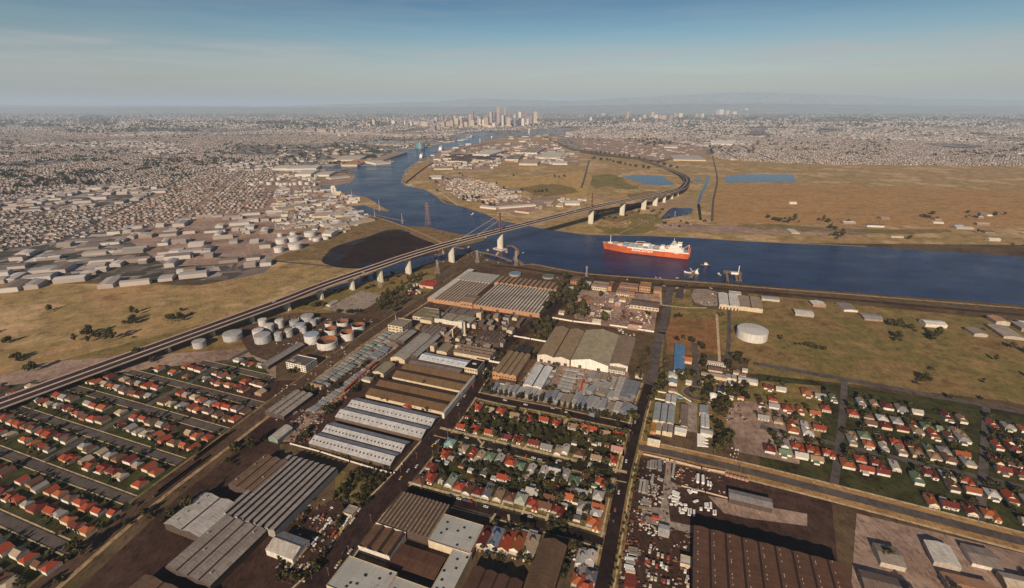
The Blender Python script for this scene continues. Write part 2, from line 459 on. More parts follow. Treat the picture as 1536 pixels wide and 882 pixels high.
# near bank zones
sheet('bank_ground', Q(7, 0, 560, 420, 470, 780, 360, 1100, 290, 1512, 190, 1512, 420, 1000, 440, 560, 620, 300, 640, 0, 650), L_DRY2, sm=0)
sheet('gravel_lot', Q(7, 430, 590, 600, 510, 800, 420, 1030, 460, 900, 560, 720, 640, 500, 600), L_CONC)
sheet('tank_farm_ground', Q(7, -320, 760, 0, 650, 300, 620, 560, 640, 960, 680, 1020, 740, 740, 880, 560, 980, 150, 1100, -240, 1020), L_RAIL, sm=2)
sheet('yard', Q(10, 150, 900, 330, 700, 480, 560, 660, 440, 860, 250, 1060, 60, 1320, 60, 1100, 230, 830, 430, 640, 640, 330, 900), L_CONC)
sheet('yard', Q(10, 380, 520, 1010, 20, 1150, 40, 900, 260, 640, 480, 440, 560), L_PINK)
sheet('factory_ground', Q(8, -120, 560, 300, 200, 700, 200, 1300, 290, 1512, 330, 1420, 500, 1150, 700, 1000, 800, 640, 1100, 0, 1200, -300, 900), L_RAIL)
sheet('yard', Q('C', 420, 230, 700, 260, 1100, 290, 1440, 300, 1380, 720, 800, 640, 520, 560), L_PINK)
sheet('yard', Q(11, 860, 560, 1060, 300, 1512, 380, 1900, 420, 2000, 820, 1512, 800, 1100, 720, 600, 650), L_PINK)
sheet('grass_field', Q(9, 800, 440, 960, 380, 1000, 560, 1230, 600, 1512, 600, 1900, 640, 1900, 1100, 1512, 1060, 1250, 1020, 740, 1020), L_DRY2)
sheet('brown_field', Q(9, 790, 670, 1000, 690, 1220, 680, 1250, 900, 1240, 1000, 760, 1000), L_RED, sm=2)
sheet('dirt_lot', Q(9, 1000, 400, 1230, 430, 1220, 560, 1010, 530), L_CONC, sm=2)
sheet('garden_ground', Q(12, 680, 420, 1060, 440, 1512, 500, 2200, 560, 2200, 1120, 1512, 1010, 560, 880), L_DRY2)
sheet('gravel_lot', Q(12, 1340, 720, 1512, 700, 2000, 780, 2000, 1300, 1400, 1180, 1310, 900), L_PINK)
sheet('garden_ground', Q(11, 330, 690, 470, 680, 900, 780, 1512, 900, 1920, 960, 1760, 1680, 1640, 2010, 300, 1650, -250, 1500, 100, 1000), L_GARD)
sheet('verge', Q(12, 700, 0, 720, 60, 690, 560, 640, 540, 690, 200), L_DRY2)
sheet('verge', Q(12, 610, 620, 650, 620, 570, 1160, 520, 1150), L_DRY2)
sheet('yard', Q(15, 480, 480, 1512, 700, 2300, 870, 2400, 1900, 200, 1900), L_YARD)
sheet('concrete_apron', Q('E', 440, 100, 500, 105, 490, 370, 640, 440, 520, 500, 460, 600, 470, 740, 490, 900, 800, 960, 780, 1060, 100, 900, 120, 700, 360, 720, 400, 400), L_CONC)
sheet('gravel_lot', Q('E', 980, 560, 1517, 660, 2300, 800, 2300, 960, 1517, 860, 1200, 790), L_PINK)
sheet('yard', Q(16, -900, 100, 100, 300, 560, 30, 900, 100, 720, 300, 260, 900, -900, 1100), L_YARD)
sheet('scrub_ground', Q(13, 560, 600, 1080, 660, 1000, 820, 860, 960, 560, 860), L_DRY2)
sheet('warehouse_ground', Q(13, -900, -200, 300, -260, 900, -400, 1900, -400, 1500, 340, 1130, 650, 140, 360, -900, 300), L_YARD)
sheet('track', Q(13, 290, 20, 480, -60, 860, -400, 960, -400, 500, 20, 130, 330, 60, 330), L_PINK)
# ------------------------------------------------------------------ water
WZ = .5
RIVER_N = [(2300, 424), (1800, 400), (1536, 385), (1300, 370), (1122, 362), (1060, 358), (1000, 355), (960, 353.5), (920, 353), (880, 352), (857, 349), (822, 344), (799, 340), (778, 336), (758, 332), (748, 330.5),
           (729, 321), (710, 315), (691, 309), (668, 305), (656, 295), (636, 284), (612, 280), (603, 274), (604, 269), (608, 258), (613, 252), (630, 240), (654, 231), (660, 227),
           (680, 222), (700, 219), (726, 212), (735, 208.5), (760, 206.5), (790, 203), (822, 199), (850, 194.5)]
RIVER_S = [(850, 192.5), (815, 196), (790, 199.5), (762, 203.5), (742, 204.5), (740, 198), (720, 199), (700, 200), (683, 200.5), (688, 210), (672, 214), (655, 217), (640, 222), (624, 222.5),
           (597, 223.5), (594, 232), (591, 243), (575, 246), (548, 249), (512, 249.5), (477, 250), (477, 252.5), (500, 253.5), (520, 255), (531, 258), (532, 267), (526, 274), (504, 277.5), (480, 278), (482, 282), (497, 287),
           (520, 290), (540, 294), (551, 295.5), (560, 302), (572, 310), (586, 317), (575, 316.5), (560, 313), (548, 308), (530, 309), (524, 312), (535, 317), (552, 321.5), (566, 326), (580, 331), (600, 338),
           (625, 339.5), (640, 340), (664, 346), (692, 351.5), (712, 352), (728, 356), (729, 360), (706, 366), (684, 370), (668, 380), (640, 384), (600, 394), (560, 408), (520, 424), (486, 434), (500, 434.5), (530, 427.5), (570, 416), (605, 408), (640, 396), (672, 388),
           (700, 380), (716, 379), (735, 388), (752, 393), (764, 396), (782, 397), (800, 395.5), (830, 401), (850, 404.5), (882, 409), (960, 415), (1000, 417.5), (1060, 422), (1122, 427), (1300, 440), (1536, 458), (1800, 482), (2300, 520)]
sheet('river', RIVER_N + RIVER_S, W_RIVER, WZ, label='dark blue tidal river winding past the bridge')
strip('riverbank', RIVER_N[3:24], 9, L_SAND, WZ + .12, 2)
strip('riverbank', RIVER_N[23:31], 10, L_PINK, WZ + .12, 2)
sheet('pond', [(482, 392), (490, 380), (500, 371), (520, 364), (543, 358), (560, 352), (575, 346.5), (592, 344), (606, 345.5), (618, 352), (640, 361), (652, 366), (650, 378), (600, 394), (550, 402), (515, 402), (495, 398)], W_MUDDY, WZ + .05, 2)
sheet('mudflat', [(512, 392), (520, 380), (516, 372), (540, 363), (556, 355), (580, 347.5), (604, 346.5), (618, 353), (640, 362), (651, 367), (640, 380), (606, 388), (588, 384), (566, 392), (548, 388), (530, 397)], L_MUD, WZ + .07, 3)
sheet('lake', Q(6, 330, 95, 440, 80, 680, 85, 740, 120, 815, 168, 600, 172, 490, 150, 400, 118), W_POND, WZ, 3)
sheet('lake', Q(6, 690, 495, 740, 430, 800, 388, 880, 392, 985, 395, 975, 440, 900, 462, 800, 480), W_RIVER, WZ, 3)
sheet('lake', [(1088, 263), (1122, 261.5), (1190, 261.5), (1195, 273), (1122, 273.5), (1088, 274)], W_POND, WZ)
sheet('canal', [(1059, 265), (1064, 266), (1062, 275), (1055, 288), (1049.5, 304), (1046, 304), (1050, 290), (1057, 276)], W_POND, WZ, 2)
sheet('canal', [(1045.5, 306), (1050, 306), (1053, 330), (1049, 330)], L_MUD, WZ)
sheet('lake', Q(6, 990, 118, 1030, 108, 1085, 125, 1060, 140, 1010, 135), W_POND, WZ, 2)
sheet('lake', [(500, 212), (560, 210), (600, 212), (560, 214)], W_POND, WZ, 2)

# ------------------------------------------------------------------ roads
ZTOP[0] = .30
AVE = [(400, 940), (440, 908), (480.7, 869), (520, 817), (557, 767), (603, 718), (668, 638.6), (700, 594), (729, 549), (751, 523), (772, 504), (800, 487), (827, 465), (850, 447)]
strip('avenue_verge', AVE, 34, land('verge_earth', [(.05, .032, .024), (.085, .055, .04), (.075, .06, .03)], .02, .1), None)
strip('avenue_road', AVE, 21, land('avenue_asphalt', [(.034, .019, .018), (.048, .028, .026), (.06, .036, .032)], .02, .1), None)
for o in (-13.5, 13.5): strip('footpath', AVE[:9], 1.8, L_PATH, None, offs=o)
RD = [(880, 960), (903, 880), (912, 837), (931, 734), (950, 658), (961, 615), (970, 587), (973, 576)]
strip('road_verge', RD, 25, L_DRY2, None)
strip('long_road', RD, 12, L_ROAD, None)
for o in (-9, 9): strip('footpath', RD, 1.5, L_PATH, None, offs=o)
strip('long_road', [(973, 577), (980, 561), (985, 522), (991.5, 499.5), (993, 497), (1002.6, 449), (1005, 430)], 14, L_ROAD2, None)
X1 = [(700, 588), (716, 593), (760, 603), (820, 614), (880, 627), (915, 634), (948, 641)]
strip('street', X1, 10, L_ROAD, None)
for o in (-7.5, 7.5): strip('footpath', X1[1:], 1.6, L_PATH, None, offs=o)
S1 = [(655, 648), (690, 657), (730, 666.5), (780, 679), (830, 691), (876, 703), (925, 714), (940, 717)]
strip('street', S1, 7.5, L_ROAD, None)
strip('footpath', S1, 4.2, L_PATH, None, offs=-8.5)
strip('footpath', S1, 1.4, L_PATH, None, offs=7)
S2 = [(606, 733), (640, 742), (690, 755.5), (740, 768), (790, 781), (830, 792), (862, 800), (905, 813)]
strip('street', S2, 8.5, L_ROAD, None)
strip('footpath', S2, 3.2, L_PATH, None, offs=-9)
strip('footpath', S2, 1.3, L_PATH, None, offs=7.5)
XR = [(958, 671), (990, 677), (1040, 688), (1122, 707), (1300, 752), (1600, 830)]
strip('road_verge', XR, 26, L_FIELD, None)
strip('cross_road', XR, 11, L_ROAD2, None)
strip('footpath', XR[1:], 2.4, L_PATH, None, offs=-13); strip('footpath', XR[1:], 2.6, L_PATH, None, offs=14)
# roundabout
rc = G(1044, 590)
def ring(name, r0, r1, mat, z, n=40):
    b = MB()
    for i in range(n):
        a0, a1 = 2 * math.pi * i / n, 2 * math.pi * (i + 1) / n
        b.face([(rc.x + r * math.cos(a), rc.y + r * math.sin(a), z) for r, a in ((r0, a0), (r1, a0), (r1, a1), (r0, a1))])
    return tag(b.build(name, mat), kind='structure')
strip('cul_de_sac_road', [(1044, 588), (1044, 560), (1043, 530), (1041, 515)], 9, L_ROAD2, None)
ring('roundabout_road', 9, 17, L_ROAD2, .42); ring('roundabout_island', .0, 9, L_GREEN, .425)
ring('kerb', 17, 17.8, L_PATH, .421)
strip('forecourt', [(1038, 604), (1036, 625), (1037, 648)], 14, L_CONC, None)
# river road, tracks and wharf edge on the near bank
strip('wharf_edge', [(782, 398), (800, 396.5), (830, 402.5), (850, 406), (882, 411), (960, 417), (1000, 420), (1060, 424.5), (1122, 430), (1300, 444), (1536, 463)], 7, L_SAND, None)
RR = [(735, 398), (770, 401), (800, 405), (850, 413), (882, 418), (960, 425), (1005, 429), (1060, 432), (1122, 437), (1300, 452), (1536, 473)]
strip('river_road', RR, 12, L_YARD, None)
strip('track', [(735, 398), (700, 398), (680, 404), (664, 414), (640, 425), (600, 452), (575, 476)], 8, L_ROAD2, None)
strip('track', [(250, 380), (414, 392), (470, 397), (515, 401)], 9, L_ROAD2, None)
strip('track', [(553, 323), (575, 329), (600, 338), (625, 347), (652, 359), (664, 365)], 8, L_SAND, .62)
strip('footpath', [(991, 430), (991, 455), (996, 458), (1020, 461), (1040, 462), (1060, 462)], 5, L_PATH, None)
strip('track', [(1093, 462), (1094, 500), (1090, 540)], 6, L_ROAD2, None)
strip('track', [(1075, 470), (1078, 520), (1080, 560)], 4, L_PATH, None)
# rail corridor
RL = [(-40, 970), (60, 885), (150, 808), (230, 742), (300, 690), (360, 645), (414, 604), (470, 562), (520, 526), (575, 488), (620, 460), (650, 440), (680, 418), (700, 407)]
strip('rail_bed', RL, 20, L_RAIL, None)
rust = M((.10, .07, .055), .2, .1, .6)
for o in (-6, -4.4, -1, .6, 4.2, 5.8): strip('rail_line', RL, .35, rust, .46, offs=o)
strip('rail_verge', RL, 5, L_SAND, None, offs=13)
strip('rail_verge', RL, 3, L_DRY2, None, offs=-12)
# highway beyond the bridge and roads on the peninsula
HW = [(995, 251.5), (985, 247.5), (960, 239.5), (935, 234.5), (905, 231), (880, 228), (858, 224), (842, 217), (828, 210.5), (818, 205)]
strip('highway_verge', HW, 60, L_DRY2, None)
for o in (-9, 9): strip('highway_road', HW, 13, L_ROAD2, None, offs=o)
strip('road', [(608, 275), (640, 250), (680, 228), (705, 221), (745, 213)], 14, L_YARD, None)
strip('road', [(655, 285), (680, 303), (700, 315), (740, 322), (780, 325), (850, 318), (870, 310)], 9, L_PATH, None)
strip('road', [(872, 282), (876, 270), (880, 255), (884, 240)], 10, L_ROAD2, None)
strip('track', [(1068, 332), (1070, 300), (1076, 270), (1070, 240), (1064, 215)], 8, L_ROAD2, None)
for tr in ([(660, 262), (720, 268), (790, 262), (846, 268)], [(760, 250), (800, 268), (850, 296)], [(890, 300), (925, 283), (960, 285), (990, 279)], [(884, 262), (920, 258), (955, 254)], [(905, 345), (940, 338), (990, 330), (1044, 335)], [(1085, 280), (1087, 333)], [(1122, 300), (1300, 310), (1540, 322)], [(1150, 345), (1300, 320), (1420, 282)], [(1200, 262), (1290, 300), (1330, 350)]):
    strip('track', tr, 5, L_SAND, None)
for q in ([(1100, 338), (1160, 336), (1240, 342), (1420, 346), (1380, 350), (1240, 348), (1150, 344)], [(780, 284), (830, 276), (868, 286), (820, 294)], [(940, 292), (985, 288), (1000, 296), (960, 300)], [(900, 320), (945, 316), (965, 326), (920, 332)]):
    sheet('marsh_ground', q, L_DRY2, None, 3)
strip('track', [(930, 350), (970, 333), (1000, 334), (1122, 341), (1300, 350)], 6, L_SAND, None)
strip('road', [(745, 235), (770, 222), (800, 212)], 14, L_YARD, None)
for a in ([(414, 232), (470, 222), (540, 216), (600, 212)], [(414, 300), (470, 285), (520, 292)], [(414, 330), (480, 318), (550, 322)], [(1064, 205), (1100, 222), (1122, 230), (1300, 245)], [(850, 182), (950, 195), (1050, 206), (1200, 215)]):
    strip('road', a, 16, L_YARD, None)

# ------------------------------------------------------------------ bridge
CONCRETE = M((.46, .42, .36), .12, .05, .8, (.3, .3, .04), .15, (.8, .76, .7))
PIERC = M((.66, .62, .53), .1, .05, .85, (.3, .3, .04), .15, (.82, .78, .72))
STEEL = M((.26, .19, .155), .15, .08, .6)
ROADB = M((.050, .030, .030), .2, .02, .85)
PALE = M((.58, .47, .40), .1, .1, .8)
RUST = M((.20, .085, .06), .2, .1, .7)
PIERS = [((431.5, 465), 452.8), ((481, 447.8), 433.7), ((528, 434), 416.2), ((570.6, 422.4), 401.5), ((613, 410.5), 387), ((677.5, 393), 368), ((750.3, 374.5), 345.3),
         ((886, 335.8), 313), ((932.8, 323.2), 303.3), ((965.3, 314.3), 297.2), ((982.3, 308.8), 293), ((996, 304), 290.5), ((1007.4, 298.4), 287.5), ((1016, 293.6), 285.6)]
pp = []
for b_, t_ in PIERS:
    g = G(*b_); pp.append(Vector((g.x, g.y, height_at(b_, t_))))
zs = [p.z for p in pp]
for _ in range(2): zs = [zs[0]] + [(zs[i - 1] + 2 * zs[i] + zs[i + 1]) / 4 for i in range(1, len(zs) - 1)] + [zs[-1]]
GIRD = 4.0
ctrl = []
d0 = (pp[0] - pp[1]).normalized()
for k in (8, 4, 2, 1): ctrl.append(Vector((pp[0].x + d0.x * 70 * k, pp[0].y + d0.y * 70 * k, max(2.5, zs[0] + GIRD - 2.2 * k))))
for p, z in zip(pp, zs): ctrl.append(Vector((p.x, p.y, z + GIRD)))
zend = zs[-1] + GIRD
for (x, y), z in zip([(1024, 281), (1030.5, 272.5), (1029, 266), (1021, 260.5), (1010, 256), (1002, 253.3), (995, 251.3)], [zend * .95, zend * .86, zend * .72, zend * .5, zend * .3, zend * .12, .6]):
    ctrl.append(G(x, y, z))
DECK = [Vector(p) for p in smooth_px([tuple(c) for c in ctrl], 8, False)]
DW = 16.5
def frames(pts):
    out = []
    for i, p in enumerate(pts):
        t = pts[min(len(pts) - 1, i + 1)] - pts[max(0, i - 1)]; t.z = 0; t.normalize()
        out.append((p, t, Vector((t.y, -t.x, 0))))
    return out
DF = frames(DECK)
bridge = empty('road_bridge', (0, 0, 0), 0, 'long concrete and steel road bridge on tall pale piers curving across the river', 'bridge')
def extrude(name, prof, mat, closed=True):
    b = MB(); n = len(prof)
    for p, t, s in DF:
        for x, z in prof: b.v.append((p.x + s.x * x, p.y + s.y * x, p.z + z))
    for i in range(len(DF) - 1):
        for k in range(n if closed else n - 1):
            l = (k + 1) % n
            b.f.append((i * n + k, i * n + l, (i + 1) * n + l, (i + 1) * n + k)); b.m.append(0)
    return b.build(name, mat, bridge)
extrude('girder', [(-7.5, -4), (7.5, -4), (9.5, -1), (-9.5, -1)], STEEL)
extrude('deck', [(-DW, -.9), (DW, -.9), (DW, 0), (-DW, 0)], M((.34, .25, .20), .2, .05))
for s in (-1, 1):
    extrude('carriageway', [(s * 8.3 - 6.6, .06), (s * 8.3 + 6.6, .06)], ROADB, False)
    extrude('parapet', [(s * (DW - .6), .03), (s * (DW - .1), .03), (s * (DW - .1), 1.3), (s * (DW - .6), 1.3)], PALE)
extrude('median', [(-.8, .03), (.8, .03), (.5, 1.0), (-.5, 1.0)], PALE)
NP = len(pp)
for k in (1, 2, 3):
    q = pp[0] + (pp[0] - pp[1]).normalized() * 68 * k; pp.append(Vector((q.x, q.y, 0))); PIERS.append(None)
for k, p in enumerate(pp):
    i = min(range(len(DECK)), key=lambda j: (DECK[j].xy - p.xy).length)
    _, t, s = DF[i]
    z1 = DECK[i].z - GIRD - .02
    b = MB()
    hw0, hw1, th0, th1 = (8.6, 9.0, 2.6, 2.0) if k < 11 else (5.5, 5.5, 2, 1.5)
    for z, hw, th in ((0, hw0, th0), (z1, hw1, th1)):
        for a, c in ((-1, -1), (1, -1), (1, 1), (-1, 1)):
            v = Vector((p.x, p.y, z)) + s * (a * hw) + t * (c * th); b.v.append(tuple(v))
    for f in [(4, 5, 6, 7), (0, 1, 5, 4), (1, 2, 6, 5), (2, 3, 7, 6), (3, 0, 4, 7)]: b.f.append(f); b.m.append(0)
    pier = b.build('pier', PIERC, bridge)
    b = MB(); b.obox((p.x, p.y, 0), s, t, 8 if k != 6 else 17, 3.6 if k != 6 else 11, 0, 1.0 if k != 6 else 3.5)
    b.build('footing', PALE if k == 6 else CONCRETE, pier)
# cable towers and stays in the middle of the deck
for k in (6, 7):
    i = min(range(len(DECK)), key=lambda j: (DECK[j].xy - pp[k].xy).length)
    p, t, s = DF[i]
    b = MB(); b.obox((p.x, p.y, 0), s, t, 1.5, 2.2, p.z + .05, p.z + 46)
    b.obox((p.x, p.y, 0), s, t, 1.9, 2.8, p.z + 46, p.z + 48)
    b.build('cable_tower', RUST, bridge)
    for hh, dist in ((44, 140), (30, 72)):
        for sg in (-1, 1):
            j = min(range(len(DECK)), key=lambda q: abs((DECK[q] - p).dot(t) - sg * dist) + (0 if abs(q - i) < 14 else 1e6))
            b = MB(); b.bar((p.x, p.y, p.z + hh), DECK[j] + Vector((0, 0, .6)), .42, 0, 5)
            b.build('stay_cable', PALE, bridge)
# lamp columns along the median
b = MB()
acc = 0
for i in range(1, len(DF)):
    acc += (DF[i][0] - DF[i - 1][0]).length
    if acc > 55:
        acc = 0; p, t, s = DF[i]
        m_ = MB(); m_.bar(p + Vector((0, 0, 1)), p + Vector((0, 0, 11)), .16, 0, 5)
        for sg in (-1, 1): m_.bar(p + Vector((0, 0, 11)), p + s * (sg * 2.6) + Vector((0, 0, 11.4)), .12, 0, 4)
        m_.build('lamp_column', STEEL, bridge)

# ------------------------------------------------------------------ ship
def local_mb_ship():
    st, bw = G(1033, 387.0, WZ), G(906.5, 373.2, WZ)
    ax = bw - st; L = ax.length
    rz = math.atan2(ax.y, ax.x)
    root = empty('cargo_ship', (st.x, st.y, WZ), rz, 'long orange red cargo ship with white superstructure at its stern under way on the river', 'ship')
    red = M((.58, .125, .038), .12, .03, .55, (.1, .1, .1), .3, (.8, .75, .72)); white = M((.80, .76, .70), .06, .1, .6); grey = M((.36, .38, .38), .2, .2, .7)
    B = 15.5; HD = 17.0
    # y positive = side away from the camera when the bow points to the picture's west; camera side is y > 0 after rotation
    secs = []
    for i in range(25):
        u = i / 24
        hb = B * (1 - max(0, (u - .80) / .20) ** 2.0) if u > .80 else B
        wl = B * (1 - max(0, (u - .70) / .28) ** 1.7) if u > .70 else (B * (.86 + .14 * min(1, u / .1)))
        sheer = 3.2 * max(0, (u - .78) / .22) ** 1.5
        fw = u * L + (6.0 * max(0, (u - .9) / .1))      # raked bow
        secs.append((u * L, max(.25, wl), fw, max(.3, hb), HD + sheer))
    def loft(name, z_lo, z_hi, mat, par, cap=False, mi=None):
        b = MB()
        n = 0
        for (x0, w0, x1, w1, top) in secs:
            def at(f): return (x0 + (x1 - x0) * f, w0 + (w1 - w0) * max(0.0, f) ** .8, top * f)
            for f in (z_lo, z_hi):
                x, w, z = at(f)
                b.v += [(x, -w, z), (x, w, z)]
        for i in range(len(secs) - 1):
            a, c = i * 4, (i + 1) * 4
            b.f += [(a, c, c + 2, a + 2), (c + 1, a + 1, a + 3, c + 3)]; b.m += [0, 0]
            if cap: b.f.append((a + 2, c + 2, c + 3, a + 3)); b.m.append(1)
        b.f.append((0, 2, 3, 1)); b.m.append(0)
        e = (len(secs) - 1) * 4; b.f.append((e, e + 1, e + 3, e + 2)); b.m.append(0)
        return b.build(name, mat, par)
    hull = loft('hull', 0, .84, [red], root)
    loft('boot_stripe', -.01, .035, [M((.30, .03, .02), .1)], hull)
    loft('bulwark', .84, 1.0, [white, grey], root, True)
    # forecastle stays red
    b = MB()
    for i in range(len(secs) - 1):
        if secs[i][0] / L < .70: continue
        x0, w0, X0, W0, t0 = secs[i]; x1, w1, X1_, W1, t1 = secs[i + 1]
        for s in (-1, 1):
            b.face([(x0 + (X0 - x0) * .84, s * (w0 + (W0 - w0) * .87 + .12), t0 * .84), (x1 + (X1_ - x1) * .84, s * (w1 + (W1 - w1) * .87 + .12), t1 * .84), (X1_, s * (W1 + .12), t1), (X0, s * (W0 + .12), t0)])
    b.build('forecastle_plating', red, root)
    # deck cargo, house, funnel, masts, ramp
    b = MB()
    b.box(14, 60, -13, 13, HD, HD + 5); b.box(20, 52, -12, 12, HD + 5, HD + 9); b.box(26, 48, -11, 11, HD + 9, HD + 13); b.box(30, 45, -10, 10, HD + 13, HD + 17)
    b.box(36, 44, -15.5, 15.5, HD + 17, HD + 20)
    house = b.build('superstructure', white, root)
    dk = M((.05, .06, .07), .1)
    for z in (2.2, 6.3, 10.3, 14.2):
        b = MB(); x0, x1, y = {2.2: (16, 58, 13.05), 6.3: (22, 50, 12.05), 10.3: (28, 46, 11.05), 14.2: (31, 44, 10.05)}[z]
        for s in (-1, 1):
            x = x0
            while x < x1 - 2:
                b.box(x, x + 1.6, s * y - .04, s * y + .04, HD + z, HD + z + 1.1); x += 3.2
        b.build('window', dk, house)
    b = MB(); b.box(36, 36.1, -14, 14, HD + 18.2, HD + 19.4); b.box(37, 43.8, 15.45, 15.6, HD + 18.2, HD + 19.4); b.box(37, 43.8, -15.6, -15.45, HD + 18.2, HD + 19.4); b.build('bridge_window', dk, house)
    b = MB(); b.box(20, 30, -4, 4, HD + 13, HD + 23); b.box(20, 30, -4.1, 4.1, HD + 19, HD + 21, 1); b.box(21, 29, -3, 3, HD + 23, HD + 24.2, 2); b.build('funnel', [white, red, dk], root)
    b = MB(); b.bar((40, 0, HD + 20), (40, 0, HD + 31), .5, 0, 6); b.bar((40, -4, HD + 26), (40, 4, HD + 26), .3); b.bar((40, -2.5, HD + 29), (40, 2.5, HD + 29), .25); b.build('radar_mast', white, root)
    b = MB(); b.bar((L * .93, 0, HD + 2), (L * .93, 0, HD + 23), .9, 0, 6, .6); b.bar((L * .93, -4, HD + 16), (L * .93, 4, HD + 16), .35); b.build('foremast', white, root)
    b = MB(); b.box(L * .90, L * .955, -6, 6, HD + 1.2, HD + 3.6); b.build('windlass_house', white, root)
    for yy, yb in ((8, 13), (-8, -13)):
        b = MB(); b.bar((3, yy, HD), (3, yy, HD + 15), .8, 0, 6); b.bar((3, yy, HD + 15), (14, yy, HD + 6), .4); b.build('stern_post', white if yy < 0 else red, root)
    b = MB(); b.box(-2.2, -.4, -9, 3, 3, HD + 10); b.build('stern_ramp', red, root)
    cc = [M((.55, .54, .50), .1), M((.20, .30, .33), .15), M((.45, .20, .12), .15), M((.62, .60, .56), .08), M((.12, .22, .33), .1), M((.35, .37, .36), .1)]
    rr = random.Random(5)
    cont = MB(); cont.box(-6.1, 6.1, -1.22, 1.22, 0, 2.6, 0, True)
    me = cont.mesh('container', [cc[0]])
    for xi in range(10):
        for yi in range(9):
            h = rr.choice([0, 1, 1, 2, 2, 3]) if xi < 8 else rr.choice([0, 0, 1, 2])
            if not h: continue
            o = link('container', me, root)
            o.location = (68 + xi * 13.4, -12 + yi * 3, HD + .02); o.scale = (1, 1, h)
            o.material_slots[0].link = 'OBJECT'; o.material_slots[0].material = rr.choice(cc)
    for x, w_ in ((66, 5), (L * .49, 9)):
        b = MB(); b.box(x - w_, x + w_, -10, 10, HD + .05, HD + 8); b.box(x - w_ + 1, x + w_ - 1, -8, 8, HD + 8, HD + 9.5); b.build('deck_house', white, root)
    b = MB()
    for s in (-1, 1):
        b.bar((L * .62, s * 11, HD), (L * .62, s * 11, HD + 10), .7, 0, 6)
        b.bar((L * .62, s * 11, HD + 10), (L * .52, s * 9, HD + 12), .45, 0, 5)
    b.build('deck_crane', white, root)
    b = MB()
    for s in (-1, 1): b.box(50, 58, s * 14.2 - 1, s * 14.2 + 1, HD + 5.3, HD + 7.2, 0, True)
    b.build('lifeboat', M((.75, .25, .06)), root)
    # company name on the side
    cu = bpy.data.curves.new('lettering', 'FONT'); cu.body = 'ScanCarriers'; cu.size = 9.4; cu.shear = .18; cu.offset = .12; cu.extrude = .03; cu.space_character = 1.06
    tmp = bpy.data.objects.new('tmp', cu); COL.objects.link(tmp)
    dg = bpy.context.evaluated_depsgraph_get()
    me = bpy.data.meshes.new_from_object(tmp.evaluated_get(dg)); bpy.data.objects.remove(tmp)
    xs = [v.co.x for v in me.vertices]; wd = max(xs)
    me.materials.clear(); me.materials.append(M((.88, .85, .80), .03))
    kx = 54 / wd
    for s in (1,):
        o = link('lettering', me, root)
        # text runs bow -> stern on the camera side (y > 0): local text x = -ship x
        o.matrix_local = Matrix(((-kx, 0, 0, L * .655), (0, 0, 1, B + .14), (0, 1, 0, 7.6), (0, 0, 0, 1)))
    b = MB(); b.box(24, 36, B + .05, B + .14, 12, 13.2); b.build('name_band', M((.85, .82, .78)), root)
    b = MB(); b.box(60, L * .66, B + .03, B + .12, HD * .84 - .35, HD * .84 + .1); b.build('rubbing_strake', white, root)
    return root
local_mb_ship()

def boat(px0, px1, name, label, cat, hullc, kind='tug'):
    a, c = G(px0[0], px0[1], WZ), G(px1[0], px1[1], WZ)       # stern, bow
    c = a.lerp(c, .8); ax = c - a; L = ax.length
    root = empty(name, (a.x, a.y, WZ), math.atan2(ax.y, ax.x), label, cat)
    Bm = L * .14
    b = MB(); n = 9
    for i in range(n):
        u = i / (n - 1); wb = Bm * (1 - max(0, (u - .5) / .5) ** 2.2) * (.85 + .15 * min(1, u * 5)); wb = max(.2, wb)
        h = L * .075 + L * .05 * max(0, (u - .5) * 2) ** 2
        b.v += [(u * L * .97, -wb * .85, 0), (u * L * .97, wb * .85, 0), (u * L, -wb, h), (u * L, wb, h)]
    for i in range(n - 1):
        q, r = i * 4, i * 4 + 4
        b.f += [(q, r, r + 2, q + 2), (r + 1, q + 1, q + 3, r + 3), (q + 2, r + 2, r + 3, q + 3)]; b.m += [0, 0, 1]
    b.f.append((0, 2, 3, 1)); b.m.append(0)
    white = M((.80, .76, .70), .06, .1, .6); deck = M((.30, .16, .09), .2, .2)
    b.build('hull', [hullc, deck], root)
    h = L * .075
    b = MB()
    if kind == 'tug':
        b.box(L * .35, L * .68, -Bm * .6, Bm * .6, h, h + L * .11); b.box(L * .46, L * .64, -Bm * .45, Bm * .45, h + L * .11, h + L * .2)
    else:
        b.box(L * .06, L * .26, -Bm * .8, Bm * .8, h, h + L * .1); b.box(L * .1, L * .22, -Bm * .6, Bm * .6, h + L * .1, h + L * .17)
    wh = b.build('wheelhouse', white, root)
    b = MB(); x = L * .5 if kind == 'tug' else L * .16; b.box(x, x + L * .12, -Bm * .46, Bm * .46, h + L * .14, h + L * .17); b.build('window', M((.04, .05, .06)), wh)
    b = MB(); x = L * .40 if kind == 'tug' else L * .12; b.cyl(x, 0, h + L * .1, h + L * .25, L * .035, n=10); b.build('funnel', M((.70, .62, .52)), root)
    b = MB(); x = L * .52; b.bar((x, 0, h), (x, 0, h + L * .27), L * .009, 0, 5); b.bar((x, -Bm * .4, h + L * .22), (x, Bm * .4, h + L * .22), L * .006); b.build('mast', white, root)
    return root
WHITEP = M((.80, .76, .70), .06, .1, .6)
boat((1050.5, 397.5), (1070, 399.0), 'tugboat', 'small tugboat with white wheelhouse alone in midstream astern of the orange ship', 'tug', M((.16, .08, .06)), 'tug')
sh = boat((1048, 410.5), (1020, 408.0), 'coaster', 'white coaster with a raised derrick moored at the wharf by the road end', 'ship', WHITEP, 'ship')
b = MB(); 
for o, (x, t) in (('derrick', (.3, .52)), ('boom', (.34, .02))):
    L_ = (G(1048, 410.5) - G(1020, 408)).length
    b.bar((L_ * x, 0, L_ * .08), (L_ * t, 0, L_ * .30), L_ * .009, 0, 5)
b.build('derrick', WHITEP, sh)
